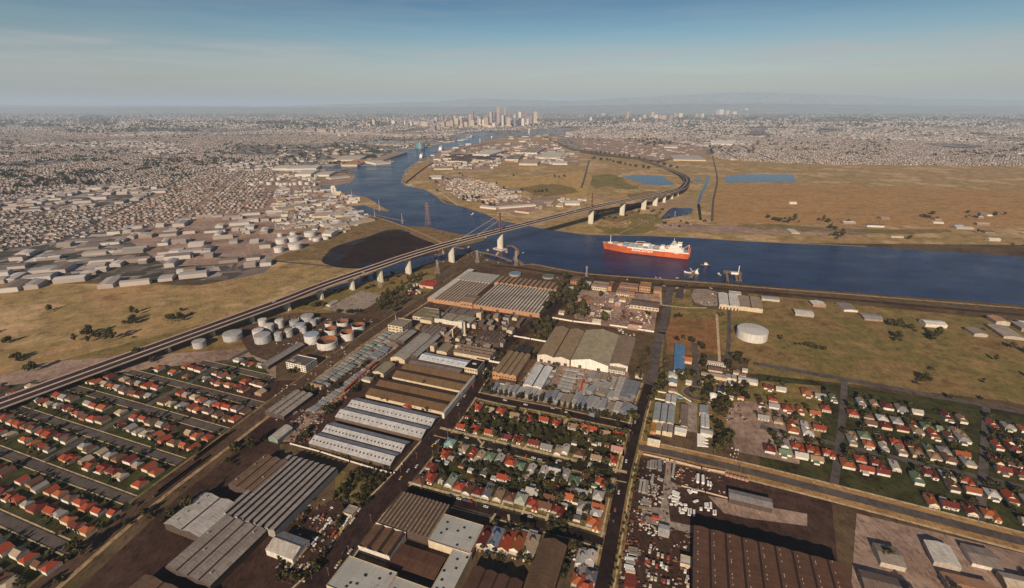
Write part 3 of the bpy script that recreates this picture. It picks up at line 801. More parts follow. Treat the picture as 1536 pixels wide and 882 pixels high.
boat((1081, 413), (1074, 409.5), 'tugboat', 'white tugboat lying end on beside the timber loading jetty', 'tug', WHITEP, 'tug')
boat((707, 322.3), (713, 320.5), 'launch', 'little white launch moored off the far bank above the bridge', 'boat', WHITEP, 'tug')
boat((727, 356.6), (731, 356.2), 'launch', 'little white launch passing the tip of the sandy spit under the bridge', 'boat', WHITEP, 'tug')
boat((783, 379.6), (787, 379.0), 'launch', 'little white launch near the curved timber jetty beside the main pier', 'boat', WHITEP, 'tug')
boat((631, 236.4), (638, 234.2), 'moored_freighter', 'white freighter berthed along the upper reach of the river', 'ship', WHITEP, 'ship')
boat((660, 226.2), (667, 224), 'moored_freighter', 'pale freighter berthed at the bend below the docks', 'ship', M((.55, .5, .46)), 'ship')
boat((706, 205.6), (712, 205), 'moored_freighter', 'white freighter in the open swinging basin before the city', 'ship', WHITEP, 'ship')
boat((737, 206.5), (743, 206), 'moored_freighter', 'white freighter at the last quay before the city', 'ship', WHITEP, 'ship')

# jetties
TIMBER = M((.26, .17, .11), .25, .2)
def jetty(px, wid, label, z=3.0, name='jetty'):
    root = empty(name, (0, 0, 0), 0, label, 'jetty')
    pts = [G(x, y, 0) for x, y in (smooth_px(px, 3, False) if len(px) > 2 else px)]
    b = MB(); p2 = MB()
    for i, p in enumerate(pts):
        t = pts[min(len(pts) - 1, i + 1)] - pts[max(0, i - 1)]; t.normalize(); s = Vector((t.y, -t.x, 0)) * wid / 2
        b.v += [(p.x - s.x, p.y - s.y, z), (p.x + s.x, p.y + s.y, z), (p.x - s.x, p.y - s.y, z - .8), (p.x + s.x, p.y + s.y, z - .8)]
        for q in (-.8, .8): p2.bar((p.x + s.x * q, p.y + s.y * q, 0), (p.x + s.x * q, p.y + s.y * q, z - .8), .4, 0, 5)
    for i in range(len(pts) - 1):
        a, c = i * 4, i * 4 + 4
        b.f += [(a, a + 1, c + 1, c), (a + 2, a, c, c + 2), (a + 1, a + 3, c + 3, c + 1)]; b.m += [0] * 3
    b.f += [(0, 2, 3, 1), (len(pts) * 4 - 4, len(pts) * 4 - 3, len(pts) * 4 - 1, len(pts) * 4 - 2)]; b.m += [0, 0]
    b.build('deck', TIMBER, root); p2.build('pile', TIMBER, root)
    return root
jetty(Q(5, 740, 765, 800, 755, 850, 790, 860, 830, 830, 880, 870, 900, 905, 940), 9, 'curved brown timber jetty beside the main bridge pier')
jetty(Q(5, 200, 760, 330, 780, 470, 810, 580, 830, 700, 865, 800, 900), 7, 'long brown walkway jetty following the near bank under the bridge')
jetty([(562, 322.5), (575, 326), (590, 329.5), (607, 332.5)], 5, 'thin white jetty strung out from the western causeway')
jetty([(1042, 408), (1036, 418)], 8, 'short jetty joining the coaster to the wharf')
lj = jetty([(1085, 411), (1111, 413)], 16, 'loading jetty on braced legs with pale shelter beside the white tugboat', 7)
for x in (1089, 1103, 1108): jetty([(x, 413), (x + 2, 425)], 5, {1089: 'approach trestle of the loading jetty next to the white tugboat', 1103: 'middle approach trestle of the loading jetty', 1108: 'approach trestle of the loading jetty farthest from the tugboats'}[x], 6.6, 'trestle')
g1, g2 = G(1096, 410.5, 7), G(1106, 411.2, 7)
b = MB(); t = (g2 - g1); t.normalize(); s = Vector((t.y, -t.x, 0)); b.obox((g1 + g2) / 2, t, s, (g2 - g1).length / 2, 4, 7, 11); b.build('shelter', WHITEP, lj)
g = G(1107, 412, 7); b = MB(); b.bar((g.x, g.y, 7), (g.x, g.y, 28), .8, 0, 6); b.build('mast', WHITEP, lj)
for i, (x, y) in enumerate(((665, 380), (732, 376.5), (747, 381), (745, 384), (703, 372), (760, 379))):
    g = G(x, y); rt = empty('dolphin', (g.x, g.y, 0), 0, 'round brown mooring dolphin in the water around the main pier', 'dolphin', 'mooring dolphins')
    b = MB(); b.cyl(0, 0, 0, 3.2, 5, 4.6, 10); b.build('platform', TIMBER, rt)
    b = MB(); b.cyl(0, 0, 3.2, 5, 2.2, 2, 8); b.build('bollard', PALE, rt)

# ------------------------------------------------------------------ lattice pylons
def pylon(base, topy, label, col, wide=.16, arms=True, name='pylon'):
    g = G(*base); h = height_at(base, topy)
    root = empty(name, (g.x, g.y, 0), GRID, label, 'pylon')
    w0 = h * wide / 2; w1 = w0 * .16
    b = MB(); n = 8; r = max(.16, h * .0052)
    lv = [(h * (1 - (1 - i / n) ** 1.15), w0 + (w1 - w0) * min(1, (i / n) * 1.15)) for i in range(n + 1)]
    cs = ((-1, -1), (1, -1), (1, 1), (-1, 1))
    for i in range(n):
        (za, wa), (zb, wb) = lv[i], lv[i + 1]
        for k in range(4):
            p, q = cs[k], cs[(k + 1) % 4]
            b.bar((p[0] * wa, p[1] * wa, za), (p[0] * wb, p[1] * wb, zb), r)
            b.bar((p[0] * wa, p[1] * wa, za), (q[0] * wb, q[1] * wb, zb), r * .6, 0, 3)
            b.bar((q[0] * wa, q[1] * wa, za), (p[0] * wb, p[1] * wb, zb), r * .6, 0, 3)
            b.bar((p[0] * wb, p[1] * wb, zb), (q[0] * wb, q[1] * wb, zb), r * .6, 0, 3)
    b.build('lattice', col, root)
    if arms:
        for f, l in ((.74, .11), (.85, .14), (.96, .09)):
            b = MB(); L_ = h * l
            b.bar((-L_, 0, h * f), (L_, 0, h * f), r * 1.1); b.bar((-L_, 0, h * f), (0, 0, h * (f + .035)), r * .8); b.bar((L_, 0, h * f), (0, 0, h * (f + .035)), r * .8)
            b.build('cross_arm', col, root)
    return root
PYC = M((.50, .44, .38), .1); PYR = M((.36, .20, .15), .15)
pylon((642, 338), 304, 'very tall reddish lattice pylon standing on the sandy spit in the river', PYR, .2)
pylon((656.7, 411), 390, 'pale lattice pylon on the near bank closest to the bridge piers', PYC, .24)
pylon((716, 394.6), 375, 'pale lattice pylon behind the timber jetty on the near bank', PYC, .22)
pylon((774, 398.6), 376, 'pale lattice pylon at the end of the curved jetty', PYC, .2)
pylon((879.5, 415), 399, 'thin pale lattice pylon on the wharf before the brick warehouses', PYC, .16)
pylon((570.5, 432), 413, 'lattice pylon at the foot of a bridge pier beside the gravel lot', PYC, .24)
pylon((569.6, 316.7), 299, 'thin pale pylon on the grassy point of the western bank', PYC, .1, False)
pylon((562.4, 326), 312, 'thin pale pylon at the landward end of the white jetty', PYC, .1, False)
pylon((603.7, 335.7), 320, 'thin pale pylon at the river end of the white jetty', PYC, .1, False)
pylon((528, 296), 284, 'slim pale mast on the narrow quay beside the white silo', PYC, .1, False)
pylon((1012, 325), 317, 'small pale pylon standing in the dark pond below the bridge ramp', PYC, .14)
# ------------------------------------------------------------------ buildings
def rect(px, z, snap=True):
    P = [G(x, y, z) for x, y in px]
    c = (P[0] + P[1] + P[2] + P[3]) / 4
    wv = (P[1] - P[0]) + (P[2] - P[3]); dv = (P[3] - P[0]) + (P[2] - P[1])
    a = math.atan2(wv.y, wv.x); a2 = math.atan2(dv.y, dv.x) - math.pi / 2
    ang = (a + a2) / 2
    if snap and abs(ang - GRID) < RAD(16): ang = GRID
    ux, uy = Vector((math.cos(ang), math.sin(ang), 0)), Vector((-math.sin(ang), math.cos(ang), 0))
    W_ = abs(wv.dot(ux)) / 2; D_ = abs(dv.dot(uy)) / 2
    return c, ang, max(3, W_), max(3, D_)

GLASS = M((.035, .035, .045), .2, .1, .35, None, .5)
WORKW = wallm((.26, .17, .12))
GUTTER = M((.035, .022, .018), .2, .1)
DARKG = M((.022, .022, .03), .2, .1, .5)
WHITEW = wallm((.66, .61, .54)); CREAMW = wallm((.60, .50, .36)); GREYW = wallm((.34, .31, .28)); DARKW = wallm((.10, .075, .065))
BRICK = wallm((.40, .22, .13)); REDB = wallm((.30, .14, .09)); ORANGEW = wallm((.45, .25, .14))
WIN_ME = {}
def panel_mesh(w_, h_, mat, key):
    k = (round(w_, 2), round(h_, 2), key)
    if k not in WIN_ME:
        b = MB(); b.box(-w_ / 2, w_ / 2, -.06, .06, -h_ / 2, h_ / 2, 0, True); WIN_ME[k] = b.mesh('panel', mat)
    return WIN_ME[k]

def bldg(name, label, px, h, roof='gable', n=1, axis='d', rise=None, rc=(.3, .28, .26), wall=WHITEW, glaze=None, lights=None, win=None, doors=0, vents=0, snap=True, group=None,
         cat='building', rmat=None, lightc=None, dims=None, flip=False, parapet=0.0, edge=None, st=.22):
    """one building: an Empty at the base with wall, roof, skylight, window and door parts. lights=(n per slope, w, d, which slopes)"""
    if dims: c, ang, W_, D_ = dims
    else: c, ang, W_, D_ = rect(px, h, snap)
    root = empty(name, (c.x, c.y, 0), ang, label, cat, group)
    if axis == 'd': A, Bd = W_, D_
    else: A, Bd = D_, W_
    def T(a, b_, z):            # a across the bays, b along the ridge
        return (a - A / 2, b_ - Bd / 2, z) if axis == 'd' else (-(b_ - Bd / 2), a - A / 2, z)
    bw = A / n
    if rise is None: rise = bw * (.175 if roof == 'gable' else .3)
    rm = rmat or sheet_roof(rc, axis='x' if axis == 'd' else 'y')
    wb = MB(); rb = MB(); ov = .35
    e = .02
    # walls up to the eave
    x0, x1, y0, y1 = -W_ / 2, W_ / 2, -D_ / 2, D_ / 2
    for q in (((x0, y0), (x1, y0)), ((x1, y0), (x1, y1)), ((x1, y1), (x0, y1)), ((x0, y1), (x0, y0))):
        (ax, ay), (bx, by) = q; wb.face([(ax, ay, 0), (bx, by, 0), (bx, by, h), (ax, ay, h)])
    slopes = []
    if roof == 'flat':
        rb.face([(x0 + .3, y0 + .3, h - .25), (x1 - .3, y0 + .3, h - .25), (x1 - .3, y1 - .3, h - .25), (x0 + .3, y1 - .3, h - .25)])
        p_ = max(.25, parapet)
        for (a, b_, c_, d_) in ((x0 - .15, x1 + .15, y0 - .15, y0 + .35), (x0 - .15, x1 + .15, y1 - .35, y1 + .15), (x0 - .15, x0 + .35, y0 + .36, y1 - .36), (x1 - .35, x1 + .15, y0 + .36, y1 - .36)):
            wb.box(a, b_, c_, d_, h + .01, h + p_)
        slopes = [((0, 0), None)]
    elif roof == 'gable':
        for i in range(n):
            a0, a1 = i * bw, (i + 1) * bw; am = (a0 + a1) / 2
            ea0 = a0 - (ov if i == 0 else 0); ea1 = a1 + (ov if i == n - 1 else 0)
            zz0 = h - rise * (ov / (bw / 2)) * (i == 0); zz1 = h - rise * (ov / (bw / 2)) * (i == n - 1)
            rb.face([T(ea0, -ov, zz0 + .05), T(am, -ov, h + rise + .05), T(am, Bd + ov, h + rise + .05), T(ea0, Bd + ov, zz0 + .05)])
            rb.face([T(am, -ov, h + rise + .05), T(ea1, -ov, zz1 + .05), T(ea1, Bd + ov, zz1 + .05), T(am, Bd + ov, h + rise + .05)])
            for b_ in (0, Bd): wb.face([T(a0, b_, h), T(a1, b_, h), T(am, b_, h + rise)])
            slopes += [((a0, am), 'up'), ((am, a1), 'dn')]
    elif roof == 'saw':
        st = st * bw
        for i in range(n):
            a0, a1 = i * bw, (i + 1) * bw; am = a0 + st if flip else a1 - st
            lo, hi = h, h + rise
            rb.face([T(a0, 0, lo + .03), T(am, 0, hi), T(am, Bd, hi), T(a0, Bd, lo + .03)], 1 if flip else 0)
            rb.face([T(am, 0, hi), T(a1, 0, lo + .03), T(a1, Bd, lo + .03), T(am, Bd, hi)], 0 if flip else 1)
            for b_ in (0, Bd): wb.face([T(a0, b_, h), T(a1, b_, h), T(am, b_, h + rise)])
    elif roof == 'arch':
        k = 10
        for i in range(n):
            for j in range(k):
                t0, t1 = j / k, (j + 1) / k
                f = lambda t: (i * bw + bw * t, h + rise * math.sin(math.pi * t) ** .8 if 0 < t < 1 else h)
                (p0, z0), (p1, z1) = f(t0), f(t1)
                rb.face([T(p0, -ov, z0 + .04), T(p1, -ov, z1 + .04), T(p1, Bd + ov, z1 + .04), T(p0, Bd + ov, z0 + .04)])
                for b_ in (0, Bd): wb.face([T(p0, b_, h), T(p1, b_, h), T(p1, b_, z1), T(p0, b_, z0)])
    elif roof == 'hip':
        t = min(W_, D_) / 2; rise = rise if rise else t * .5
        o_ = .5; X0, X1, Y0, Y1 = x0 - o_, x1 + o_, y0 - o_, y1 + o_
        if D_ >= W_: r0, r1 = (0, Y0 + t + o_, h + rise), (0, Y1 - t - o_, h + rise)
        else: r0, r1 = (X0 + t + o_, 0, h + rise), (X1 - t - o_, 0, h + rise)
        c4 = [(X0, Y0, h), (X1, Y0, h), (X1, Y1, h), (X0, Y1, h)]
        if D_ >= W_: fs = [(c4[0], c4[1], r0), (c4[1], c4[2], r1, r0), (c4[2], c4[3], r1), (c4[3], c4[0], r0, r1)]
        else: fs = [(c4[0], c4[1], r1, r0), (c4[1], c4[2], r1), (c4[2], c4[3], r0, r1), (c4[3], c4[0], r0)]
        for f in fs: rb.face([(p[0], p[1], p[2] + .03) for p in f])
    wb.build('wall', wall, root)
    ro = rb.build('roof', [rm, glaze or DARKG], root)
    if roof == 'gable' and n > 1:      # box gutters along the valleys
        gm = MB(); gw = min(.9, bw * .07)
        for i in range(1, n):
            p, q = T(i * bw - gw, .2, 0), T(i * bw + gw, Bd - .2, 0)
            gm.box(min(p[0], q[0]), max(p[0], q[0]), min(p[1], q[1]), max(p[1], q[1]), h - .2, h + rise * 2 * gw / bw + .12)
        gm.build('gutter', GUTTER, ro)
    if roof in ('gable', 'arch') and rise > 1.3 and bw > 9:
        gm = MB(); gw = .35
        for i in range(n):
            p, q = T((i + .5) * bw - gw, -.3, 0), T((i + .5) * bw + gw, Bd + .3, 0)
            gm.box(min(p[0], q[0]), max(p[0], q[0]), min(p[1], q[1]), max(p[1], q[1]), h + rise - .1, h + rise + .22)
        gm.build('ridge_cap', rm, ro)
    if edge:      # light parapet strips along the two bay ends
        eb = MB()
        for b_ in (-.5, Bd + .1):
            p, q = T(0, b_, 0), T(A, b_ + .4, 0)
            eb.box(min(p[0], q[0]), max(p[0], q[0]), min(p[1], q[1]), max(p[1], q[1]), h - .6, h + rise * .8)
        eb.build('parapet', edge, root)
    if lights and roof == 'gable':
        cnt, lw, ld, which = lights
        for (a0, a1), s in slopes:
            if s not in which: continue
            f = .5
            am = a0 + (a1 - a0) * f; zm = h + rise * .5
            sl = rise / (bw / 2) * (1 if s == 'up' else -1)
            k = .12 * abs(sl) + .12
            for j in range(cnt):
                bc = Bd * (j + (.5 if lightc is None else R.random())) / cnt
                lb = MB(); z_ = lambda a: zm + (a - am) * sl + .14
                lb.face([T(am - ld / 2, bc - lw / 2, z_(am - ld / 2)), T(am + ld / 2, bc - lw / 2, z_(am + ld / 2)), T(am + ld / 2, bc + lw / 2, z_(am + ld / 2)), T(am - ld / 2, bc + lw / 2, z_(am - ld / 2))])
                lb.build('skylight', lightc or DARKG, ro)
    if lights and roof == 'flat':
        cnt, lw, ld, _w = lights
        for j in range(cnt):
            lb = MB(); px_, py_ = x0 + W_ * R.uniform(.1, .9), y0 + D_ * R.uniform(.1, .9)
            lb.box(px_ - lw / 2, px_ + lw / 2, py_ - ld / 2, py_ + ld / 2, h - .24, h + .5); lb.build('skylight', lightc or GREYW, ro)
    if vents:
        for j in range(vents):
            i = R.randrange(n); a_ = (i + .5) * bw; b_ = Bd * (j + .5) / vents
            vb = MB(); p = T(a_, b_, 0); zt = h + (rise if roof in ('gable', 'arch', 'hip') else 0)
            vb.cyl(p[0], p[1], zt - .3, zt + 1.1, .55, .5, 8); vb.cyl(p[0], p[1], zt + 1.1, zt + 1.7, .9, .3, 8); vb.build('vent', GREYW, ro)
    if win:
        rows, cols = win; sw, sd = W_ / cols, D_ / max(1, round(D_ / (W_ / cols)))
        me = panel_mesh(sw * .6, min(1.9, h / rows * .5), GLASS, 'w')
        for r in range(rows):
            z = h * (r + .55) / rows
            for k in range(cols):
                link('window', me, root, (x0 + sw * (k + .5), y0 - .03, z))
            nd_ = max(1, min(12, round(D_ / sw)))
            for k in range(nd_):
                link('window', me, root, (x1 + .03, y0 + D_ * (k + .5) / nd_, z), math.pi / 2)
    for k in range(doors):
        hd = min(4.5, h * .65)
        link('door', panel_mesh(min(5, W_ / (doors + 1) * .55), hd, DARKW, 'd'), root, (x0 + W_ * (k + .5) / doors, y0 - .04, hd / 2 + .05))
    return root

pl = lambda n, *a: Q(n, *a)
# --- long warehouses along the avenue
BROWNW = wallm((.14, .10, .075))
PALEB = (.50, .50, .51)
bldg('warehouse', 'pale grey twin ridged warehouse with rows of dark skylights, behind the low white fence', pl(13, 320, 352, 1088, 553, 1268, 322, 520, 150), 5, n=2, axis='w', rc=PALEB, wall=BROWNW, lights=(22, 1.7, 1.9, ('up',)), doors=5)
bldg('warehouse', 'pale grey twin ridged warehouse with broken rows of skylights beside the brown sheds', [(506.5, 625.5), (632, 658), (660, 622.5), (531, 597.5)], 5, n=2, axis='w', rc=PALEB, wall=BROWNW, lights=(20, 1.7, 1.7, ('up',)), edge=None)
bldg('warehouse', 'brown roofed twin ridged shed next to the pale skylit warehouses', [(550.5, 591.6), (664, 618.5), (688.4, 590.5), (575, 567)], 5, n=2, axis='w', rc=(.165, .10, .052), wall=CREAMW)
bldg('warehouse', 'brown roofed twin ridged shed with cream eaves wall, middle of the avenue row', [(592, 565), (691.6, 587.3), (712, 562.5), (611.4, 542)], 5, n=2, axis='w', rc=(.175, .11, .06), wall=CREAMW)
bldg('warehouse', 'flat mauve grey roofed shed tucked under the pale blue warehouse roof', [(612, 545.5), (688.5, 561.8), (697, 551), (620, 538)], 8, n=1, axis='w', rise=1.6, rc=(.20, .155, .14), wall=DARKW)
bldg('warehouse', 'pale blue white roofed warehouse with small skylight marks beside the black roofed block', [(630, 538.5), (697.5, 551.5), (706.5, 541), (636, 528.5)], 9, n=1, axis='w', rise=2.6, rc=(.62, .66, .70), wall=WHITEW, lights=(9, 1.4, 1.4, ('up',)))
bldg('office_block', 'black roofed cream block standing on the avenue at the end of the sheds', [(697, 551.3), (716, 555), (727, 541.5), (708, 538)], 11, 'flat', rc=(.02, .014, .014), wall=CREAMW, parapet=.9, win=(2, 5), lights=(1, 6, 3, ''), lightc=WHITEW)
bldg('boundary_wall', 'pale grey parapet wall along the avenue ends of the brown sheds', [(664.8, 619.5), (666.2, 619.8), (711, 563.5), (709.8, 563)], 8.5, 'flat', rc=(.5, .48, .45), wall=WHITEW, cat='wall')
# --- sheds at the near western corner
GREYR = (.36, .325, .31)
c_, a_, w_, d_ = rect([(330, 770), (414, 797), (505, 703.8), (433, 682)], 8)
bldg('sawtooth_factory', 'pale grey sawtooth roofed factory with dark gaps between its strips, at the near western corner', None, 8, 'saw', n=9, axis='d', rise=2.1, st=.13, rc=GREYR, wall=GREYW, dims=(c_, a_, w_, d_), glaze=DARKG)
bldg('shed', 'lone ridged shed with pale front slope and blue shadowed back slope by the truck yard', pl(16, -60, 540, 160, 605, 320, 430, 20, 335), 7, n=1, axis='w', rc=(.46, .43, .40), wall=WHITEW, doors=2)
bldg('skylit_shed', 'low ridged factory roof dotted with dark skylights beside the rail corridor', [(398, 613), (421, 628), (468, 592.5), (447, 585)], 6, n=3, axis='d', rise=2.2, rc=(.36, .32, .29), wall=DARKW, lights=(9, 2.2, 2.0, ('up',)))
bldg('shed', 'small arched shed with green flank at the end of the concrete yard', pl(13, -40, 300, 20, 320, 130, 215, 60, 155), 5, 'arch', 1, 'd', 3, rc=(.5, .47, .43), wall=wallm((.22, .30, .26)))
# --- factory with stripes, courtyard block
bldg('striped_roof_factory', 'brown factory roof striped with lines of pale skylights, across the avenue from the truck yard', [(570.3, 779.5), (641.5, 811), (674, 757.5), (602, 737)], 8, 'saw', n=13, axis='d', rise=1.3, st=.17, rc=(.12, .072, .048), wall=DARKW, glaze=M((.40, .33, .25), .5, .5), flip=False)
bldg('workshop', 'brown three bay workshop with white end parapets on the avenue', [(539.4, 820.6), (585.4, 836), (607.6, 800), (561.6, 785.7)], 7, 'saw', n=3, axis='d', rise=1.9, rc=(.17, .095, .055), wall=WHITEW, glaze=M((.05, .03, .025)), edge=WHITEW)
PG = (.44, .435, .41)
def pale_flat(label, px, h, name='factory_wing'):
    r = bldg(name, label, px, h, 'flat', rc=PG, wall=CREAMW, parapet=.35, rmat=seamed(PG, .06, 'x', (.92, .9, .86), (40, 9), .72), lights=(7, 2.2, .9, ''), lightc=DARKG)
    return r
pale_flat('pale grey flat roofed hall with cream front wall, next to the striped brown roof', [(643, 811), (703, 830), (726.5, 789), (666.5, 770.6)], 9)
pale_flat('pale grey flat roofed wing running down from the flat hall beside the narrow lane', [(641, 888), (671, 899), (709, 829.5), (684, 822)], 8.6)
pale_flat('pale grey flat roofed wing on the avenue at the bottom of the courtyard', [(490, 880), (566, 906), (595, 859.8), (523.5, 832.5)], 8.3)
pale_flat('pale grey flat roofed wing closing the bottom of the courtyard', [(566.5, 907), (616, 925), (648, 885), (594, 864)], 8)
bldg('lean_to', 'low dark brown lean to roof in the shaded courtyard under the cream wall', [(580, 846), (648, 868), (672, 838.5), (606, 816)], 4, 'gable', 1, 'w', .8, rc=(.12, .06, .04), wall=DARKW)
bldg('terrace_shed', 'dark brown factory roof of four bays behind the narrow coloured houses', [(690, 888), (768, 908), (788, 872.5), (711, 851)], 8, n=4, axis='d', rise=2.2, rc=(.105, .058, .038), wall=DARKW)
bldg('tall_shed', 'tall plain brown ridged shed beside the row of narrow houses, close to the long road', [(782, 893), (826, 902), (850.5, 816.5), (812.5, 809.5)], 11, n=1, axis='d', rise=4.2, rc=(.135, .082, .052), wall=DARKW)
bldg('depot', 'very large flat brown depot roof flecked with pale vents, at the near eastern corner', [(1039, 905), (1280, 960), (1290, 850), (1041.5, 790.5)], 14, n=9, axis='d', rise=.9, rc=(.135, .07, .046), wall=DARKW, lights=(10, 1.8, .6, ('up',)), lightc=M((.5, .42, .34)))
bldg('shed', 'plain grey roofed shed at the edge of the drum and trailer yard', pl(15, 1328, 862, 1720, 960, 1760, 890, 1335, 765), 6, n=1, axis='w', rise=1.2, rc=(.30, .28, .28), wall=DARKW)

# --- factory north of the sheds
L = 'B'
bldg('factory', 'tan flat roofed workshop with cream window front on the rail corridor side', pl(L, 45, 208, 212, 240, 330, 125, 95, 82), 8, 'flat', rc=(.24, .20, .13), wall=CREAMW, win=(1, 6), parapet=.4)
bldg('factory', 'mauve grey low roofed hall behind the dark chimney', pl(L, 400, 140, 775, 195, 835, 122, 470, 80), 8, n=3, axis='d', rise=1, rc=(.20, .16, .14), wall=DARKW)
bldg('factory', 'cream fronted hall with pale tan roof right behind the conveyor legs', pl(L, 285, 238, 720, 300, 785, 215, 330, 158), 8, n=2, axis='d', rise=1.2, rc=(.33, .30, .235), wall=WHITEW)
bldg('factory', 'brown roofed factory of five narrow ridges below the grassy plot', pl(L, 800, 500, 1060, 560, 1185, 440, 900, 370), 7, n=6, axis='d', rise=2.2, rc=(.15, .105, .085), wall=DARKW, vents=5)
bldg('factory', 'long twin roof of brown and grey strips behind the pale blue warehouse', pl(L, 480, 650, 960, 730, 1060, 625, 630, 560), 6, n=3, axis='w', rise=2.4, rc=(.20, .15, .12), wall=CREAMW, vents=6)
bldg('factory', 'grey brown factory of three ridges beside the red brick heap', pl(L, 90, 425, 235, 465, 440, 365, 225, 308), 7, n=4, axis='d', rise=2, rc=(.24, .195, .17), wall=DARKW)
bldg('factory', 'small tan roofed workshop between the grey sheds and the conveyor', pl(L, 300, 640, 440, 665, 490, 565, 385, 540), 6, n=1, axis='d', rise=1.5, rc=(.30, .245, .165), wall=CREAMW)
bldg('factory', 'long grey shed roof beside the arched shed, stretching toward the brown workshops', pl(L, -60, 690, 70, 720, 320, 450, 160, 410), 6, n=2, axis='d', rise=2.4, rc=(.33, .32, .30), wall=DARKW, vents=4)
bldg('arched_shed', 'long arched grey shed with cream gable end facing the brown sheds', pl(10, 1120, 290, 1245, 338, 1440, 88, 1330, 65), 6, 'arch', 1, 'd', 4.2, rc=(.36, .34, .31), wall=CREAMW, doors=1)
bldg('shed', 'small cream shed with tan ridged roof standing alone by the rail wagons', pl(10, 915, 418, 1012, 455, 1110, 358, 1040, 325), 6, n=1, axis='d', rise=3, rc=(.30, .26, .18), wall=CREAMW, doors=1)
bldg('office_building', 'white three storey office block with rows of windows below the oil tanks', pl(10, 100, 338, 278, 378, 378, 308, 205, 262), 10.5, 'flat', rc=(.13, .12, .115), wall=wallm((.78, .72, .62)), win=(3, 8), parapet=.8, lights=(2, 8, 5, ''))
bldg('shed', 'flat tan strip of covered store beside the container rows', pl(10, 310, 540, 420, 585, 440, 555, 330, 515), 4, n=1, axis='w', rise=1, rc=(.42, .29, .18), wall=CREAMW)
bldg('cottage', 'small cream cottage among dark bushes beside the rail wagons', pl(10, 820, 490, 890, 520, 915, 480, 850, 455), 4, 'hip', rise=2, rc=(.30, .27, .22), wall=WHITEW)
bldg('boiler_house', 'tall cream boiler house with dark side and two flues above the container yard', pl(7, 1090, 735, 1205, 775, 1262, 690, 1130, 670), 15, 'flat', rc=(.30, .26, .20), wall=CREAMW, win=(3, 4), parapet=.5)
bldg('shed', 'low grey shed between the brown boiler yard and the container rows', pl(7, 1060, 860, 1200, 905, 1330, 800, 1200, 775), 5, n=2, axis='d', rise=1.2, rc=(.34, .31, .28), wall=DARKW)
bldg('factory', 'brown flat workshop near the boiler house and white flue', pl(7, 1320, 640, 1462, 672, 1512, 615, 1370, 580), 7, 'flat', rc=(.25, .21, .15), wall=CREAMW, win=(1, 5))
bldg('brick_sheds', 'brown ridged warehouse of many bays along the northern railway siding', pl(8, -40, 690, 60, 700, 140, 610, 30, 590), 7, n=3, axis='w', rise=2, rc=(.23, .20, .14), wall=CREAMW)
for i, (x, y, w_, d_) in enumerate(((560, 470, 50, 40), (620, 520, 50, 30), (700, 530, 60, 30), (780, 540, 50, 40), (860, 470, 40, 30), (930, 470, 60, 40), (1000, 420, 50, 30), (1120, 520, 40, 60), (250, 560, 50, 60), (180, 590, 40, 60), (430, 420, 50, 50), (370, 380, 50, 40), (1060, 220, 50, 40), (900, 320, 60, 30), (980, 330, 60, 30), (1150, 330, 60, 30), (760, 300, 50, 30), (140, 330, 60, 40), (60, 320, 50, 40), (530, 620, 40, 30), (830, 150, 60, 40), (930, 190, 70, 40), (1040, 180, 60, 40), (1160, 200, 90, 40), (1280, 205, 60, 50), (1340, 260, 50, 110), (960, 270, 50, 50), (1130, 250, 80, 40), (1220, 360, 70, 60), (860, 260, 60, 50), (430, 480, 60, 40), (700, 470, 60, 40), (560, 560, 70, 30), (730, 560, 60, 40), (920, 560, 90, 30))):
    col = [(.30, .26, .19), (.20, .15, .12), (.36, .33, .27), (.16, .11, .09)][i % 4]
    bldg('workshop', '%s of the small workshops crowded round the chimneys, counted from the dark stack' % ordinal(i + 1), pl(L, x - w_ / 2, y + d_ * .4, x + w_ / 2, y + d_ * .4 + w_ * .16, x + w_ / 2 + 18, y - d_ * .4 + w_ * .16, x - w_ / 2 + 18, y - d_ * .4), 5 + i % 3 * 2, ['gable', 'flat'][i % 2], 1, 'd', 1.6, rc=col, wall=[CREAMW, DARKW, WORKW, GREYW][i % 4], group='small workshops round the chimneys')
bldg('factory', 'blackish roofed plot shed behind the four bay tan factory', pl(11, 830, 235, 960, 255, 1010, 200, 870, 180), 5, n=2, axis='d', rise=1.2, rc=(.05, .045, .05), wall=DARKW)

def chimney_stack(base, topy, r, mat, label, name='chimney'):
    g = G(*base); h = height_at(base, topy)
    root = empty(name, (g.x, g.y, 0), 0, label, 'chimney')
    b = MB(); b.cyl(0, 0, 0, h, r, r * .72, 14); b.build('shaft', mat, root)
    b = MB(); b.cyl(0, 0, h - 1.2, h + .4, r * .86, r * .86, 14, 0, True, 0, None); b.build('cap', DARKW if mat is not DARKW else GREYW, root)
    b = MB(); b.box(-r * 1.5, r * 1.5, -r * 1.5, r * 1.5, 0, 2.2); b.build('plinth', mat, root)
TALLC = wallm((.52, .40, .25))
chimney_stack(K(L, 345, 288), 450 + 80 / 8.4, 2.2, M((.025, .015, .014)), 'tall thin black chimney beside the cream fronted hall')
chimney_stack(K(L, 848, 302), 450 + 140 / 8.4, 2.0, TALLC, 'pale tan chimney behind the five ridge factory')
chimney_stack(K(L, 648, 445), 450 + 262 / 8.4, 1.9, wallm((.60, .52, .40)), 'pale cream chimney joined to the conveyor tower')
chimney_stack(K(L, 498, 480), 450 + 352 / 8.4, 1.2, wallm((.60, .52, .40)), 'short pale flue next to the conveyor legs')
chimney_stack(K(L, 1085, 315), 450 + 160 / 8.4, 2.4, M((.05, .03, .028)), 'dark squat chimney among the workshops under the brick wall')
chimney_stack(K(7, 1140, 765), 370 + 640 / 6.3, .9, GREYW, 'thin grey flue in front of the tall boiler house')
chimney_stack(K(7, 1222, 690), 370 + 600 / 6.3, .9, M((.05, .04, .04)), 'thin dark flue behind the tall boiler house')
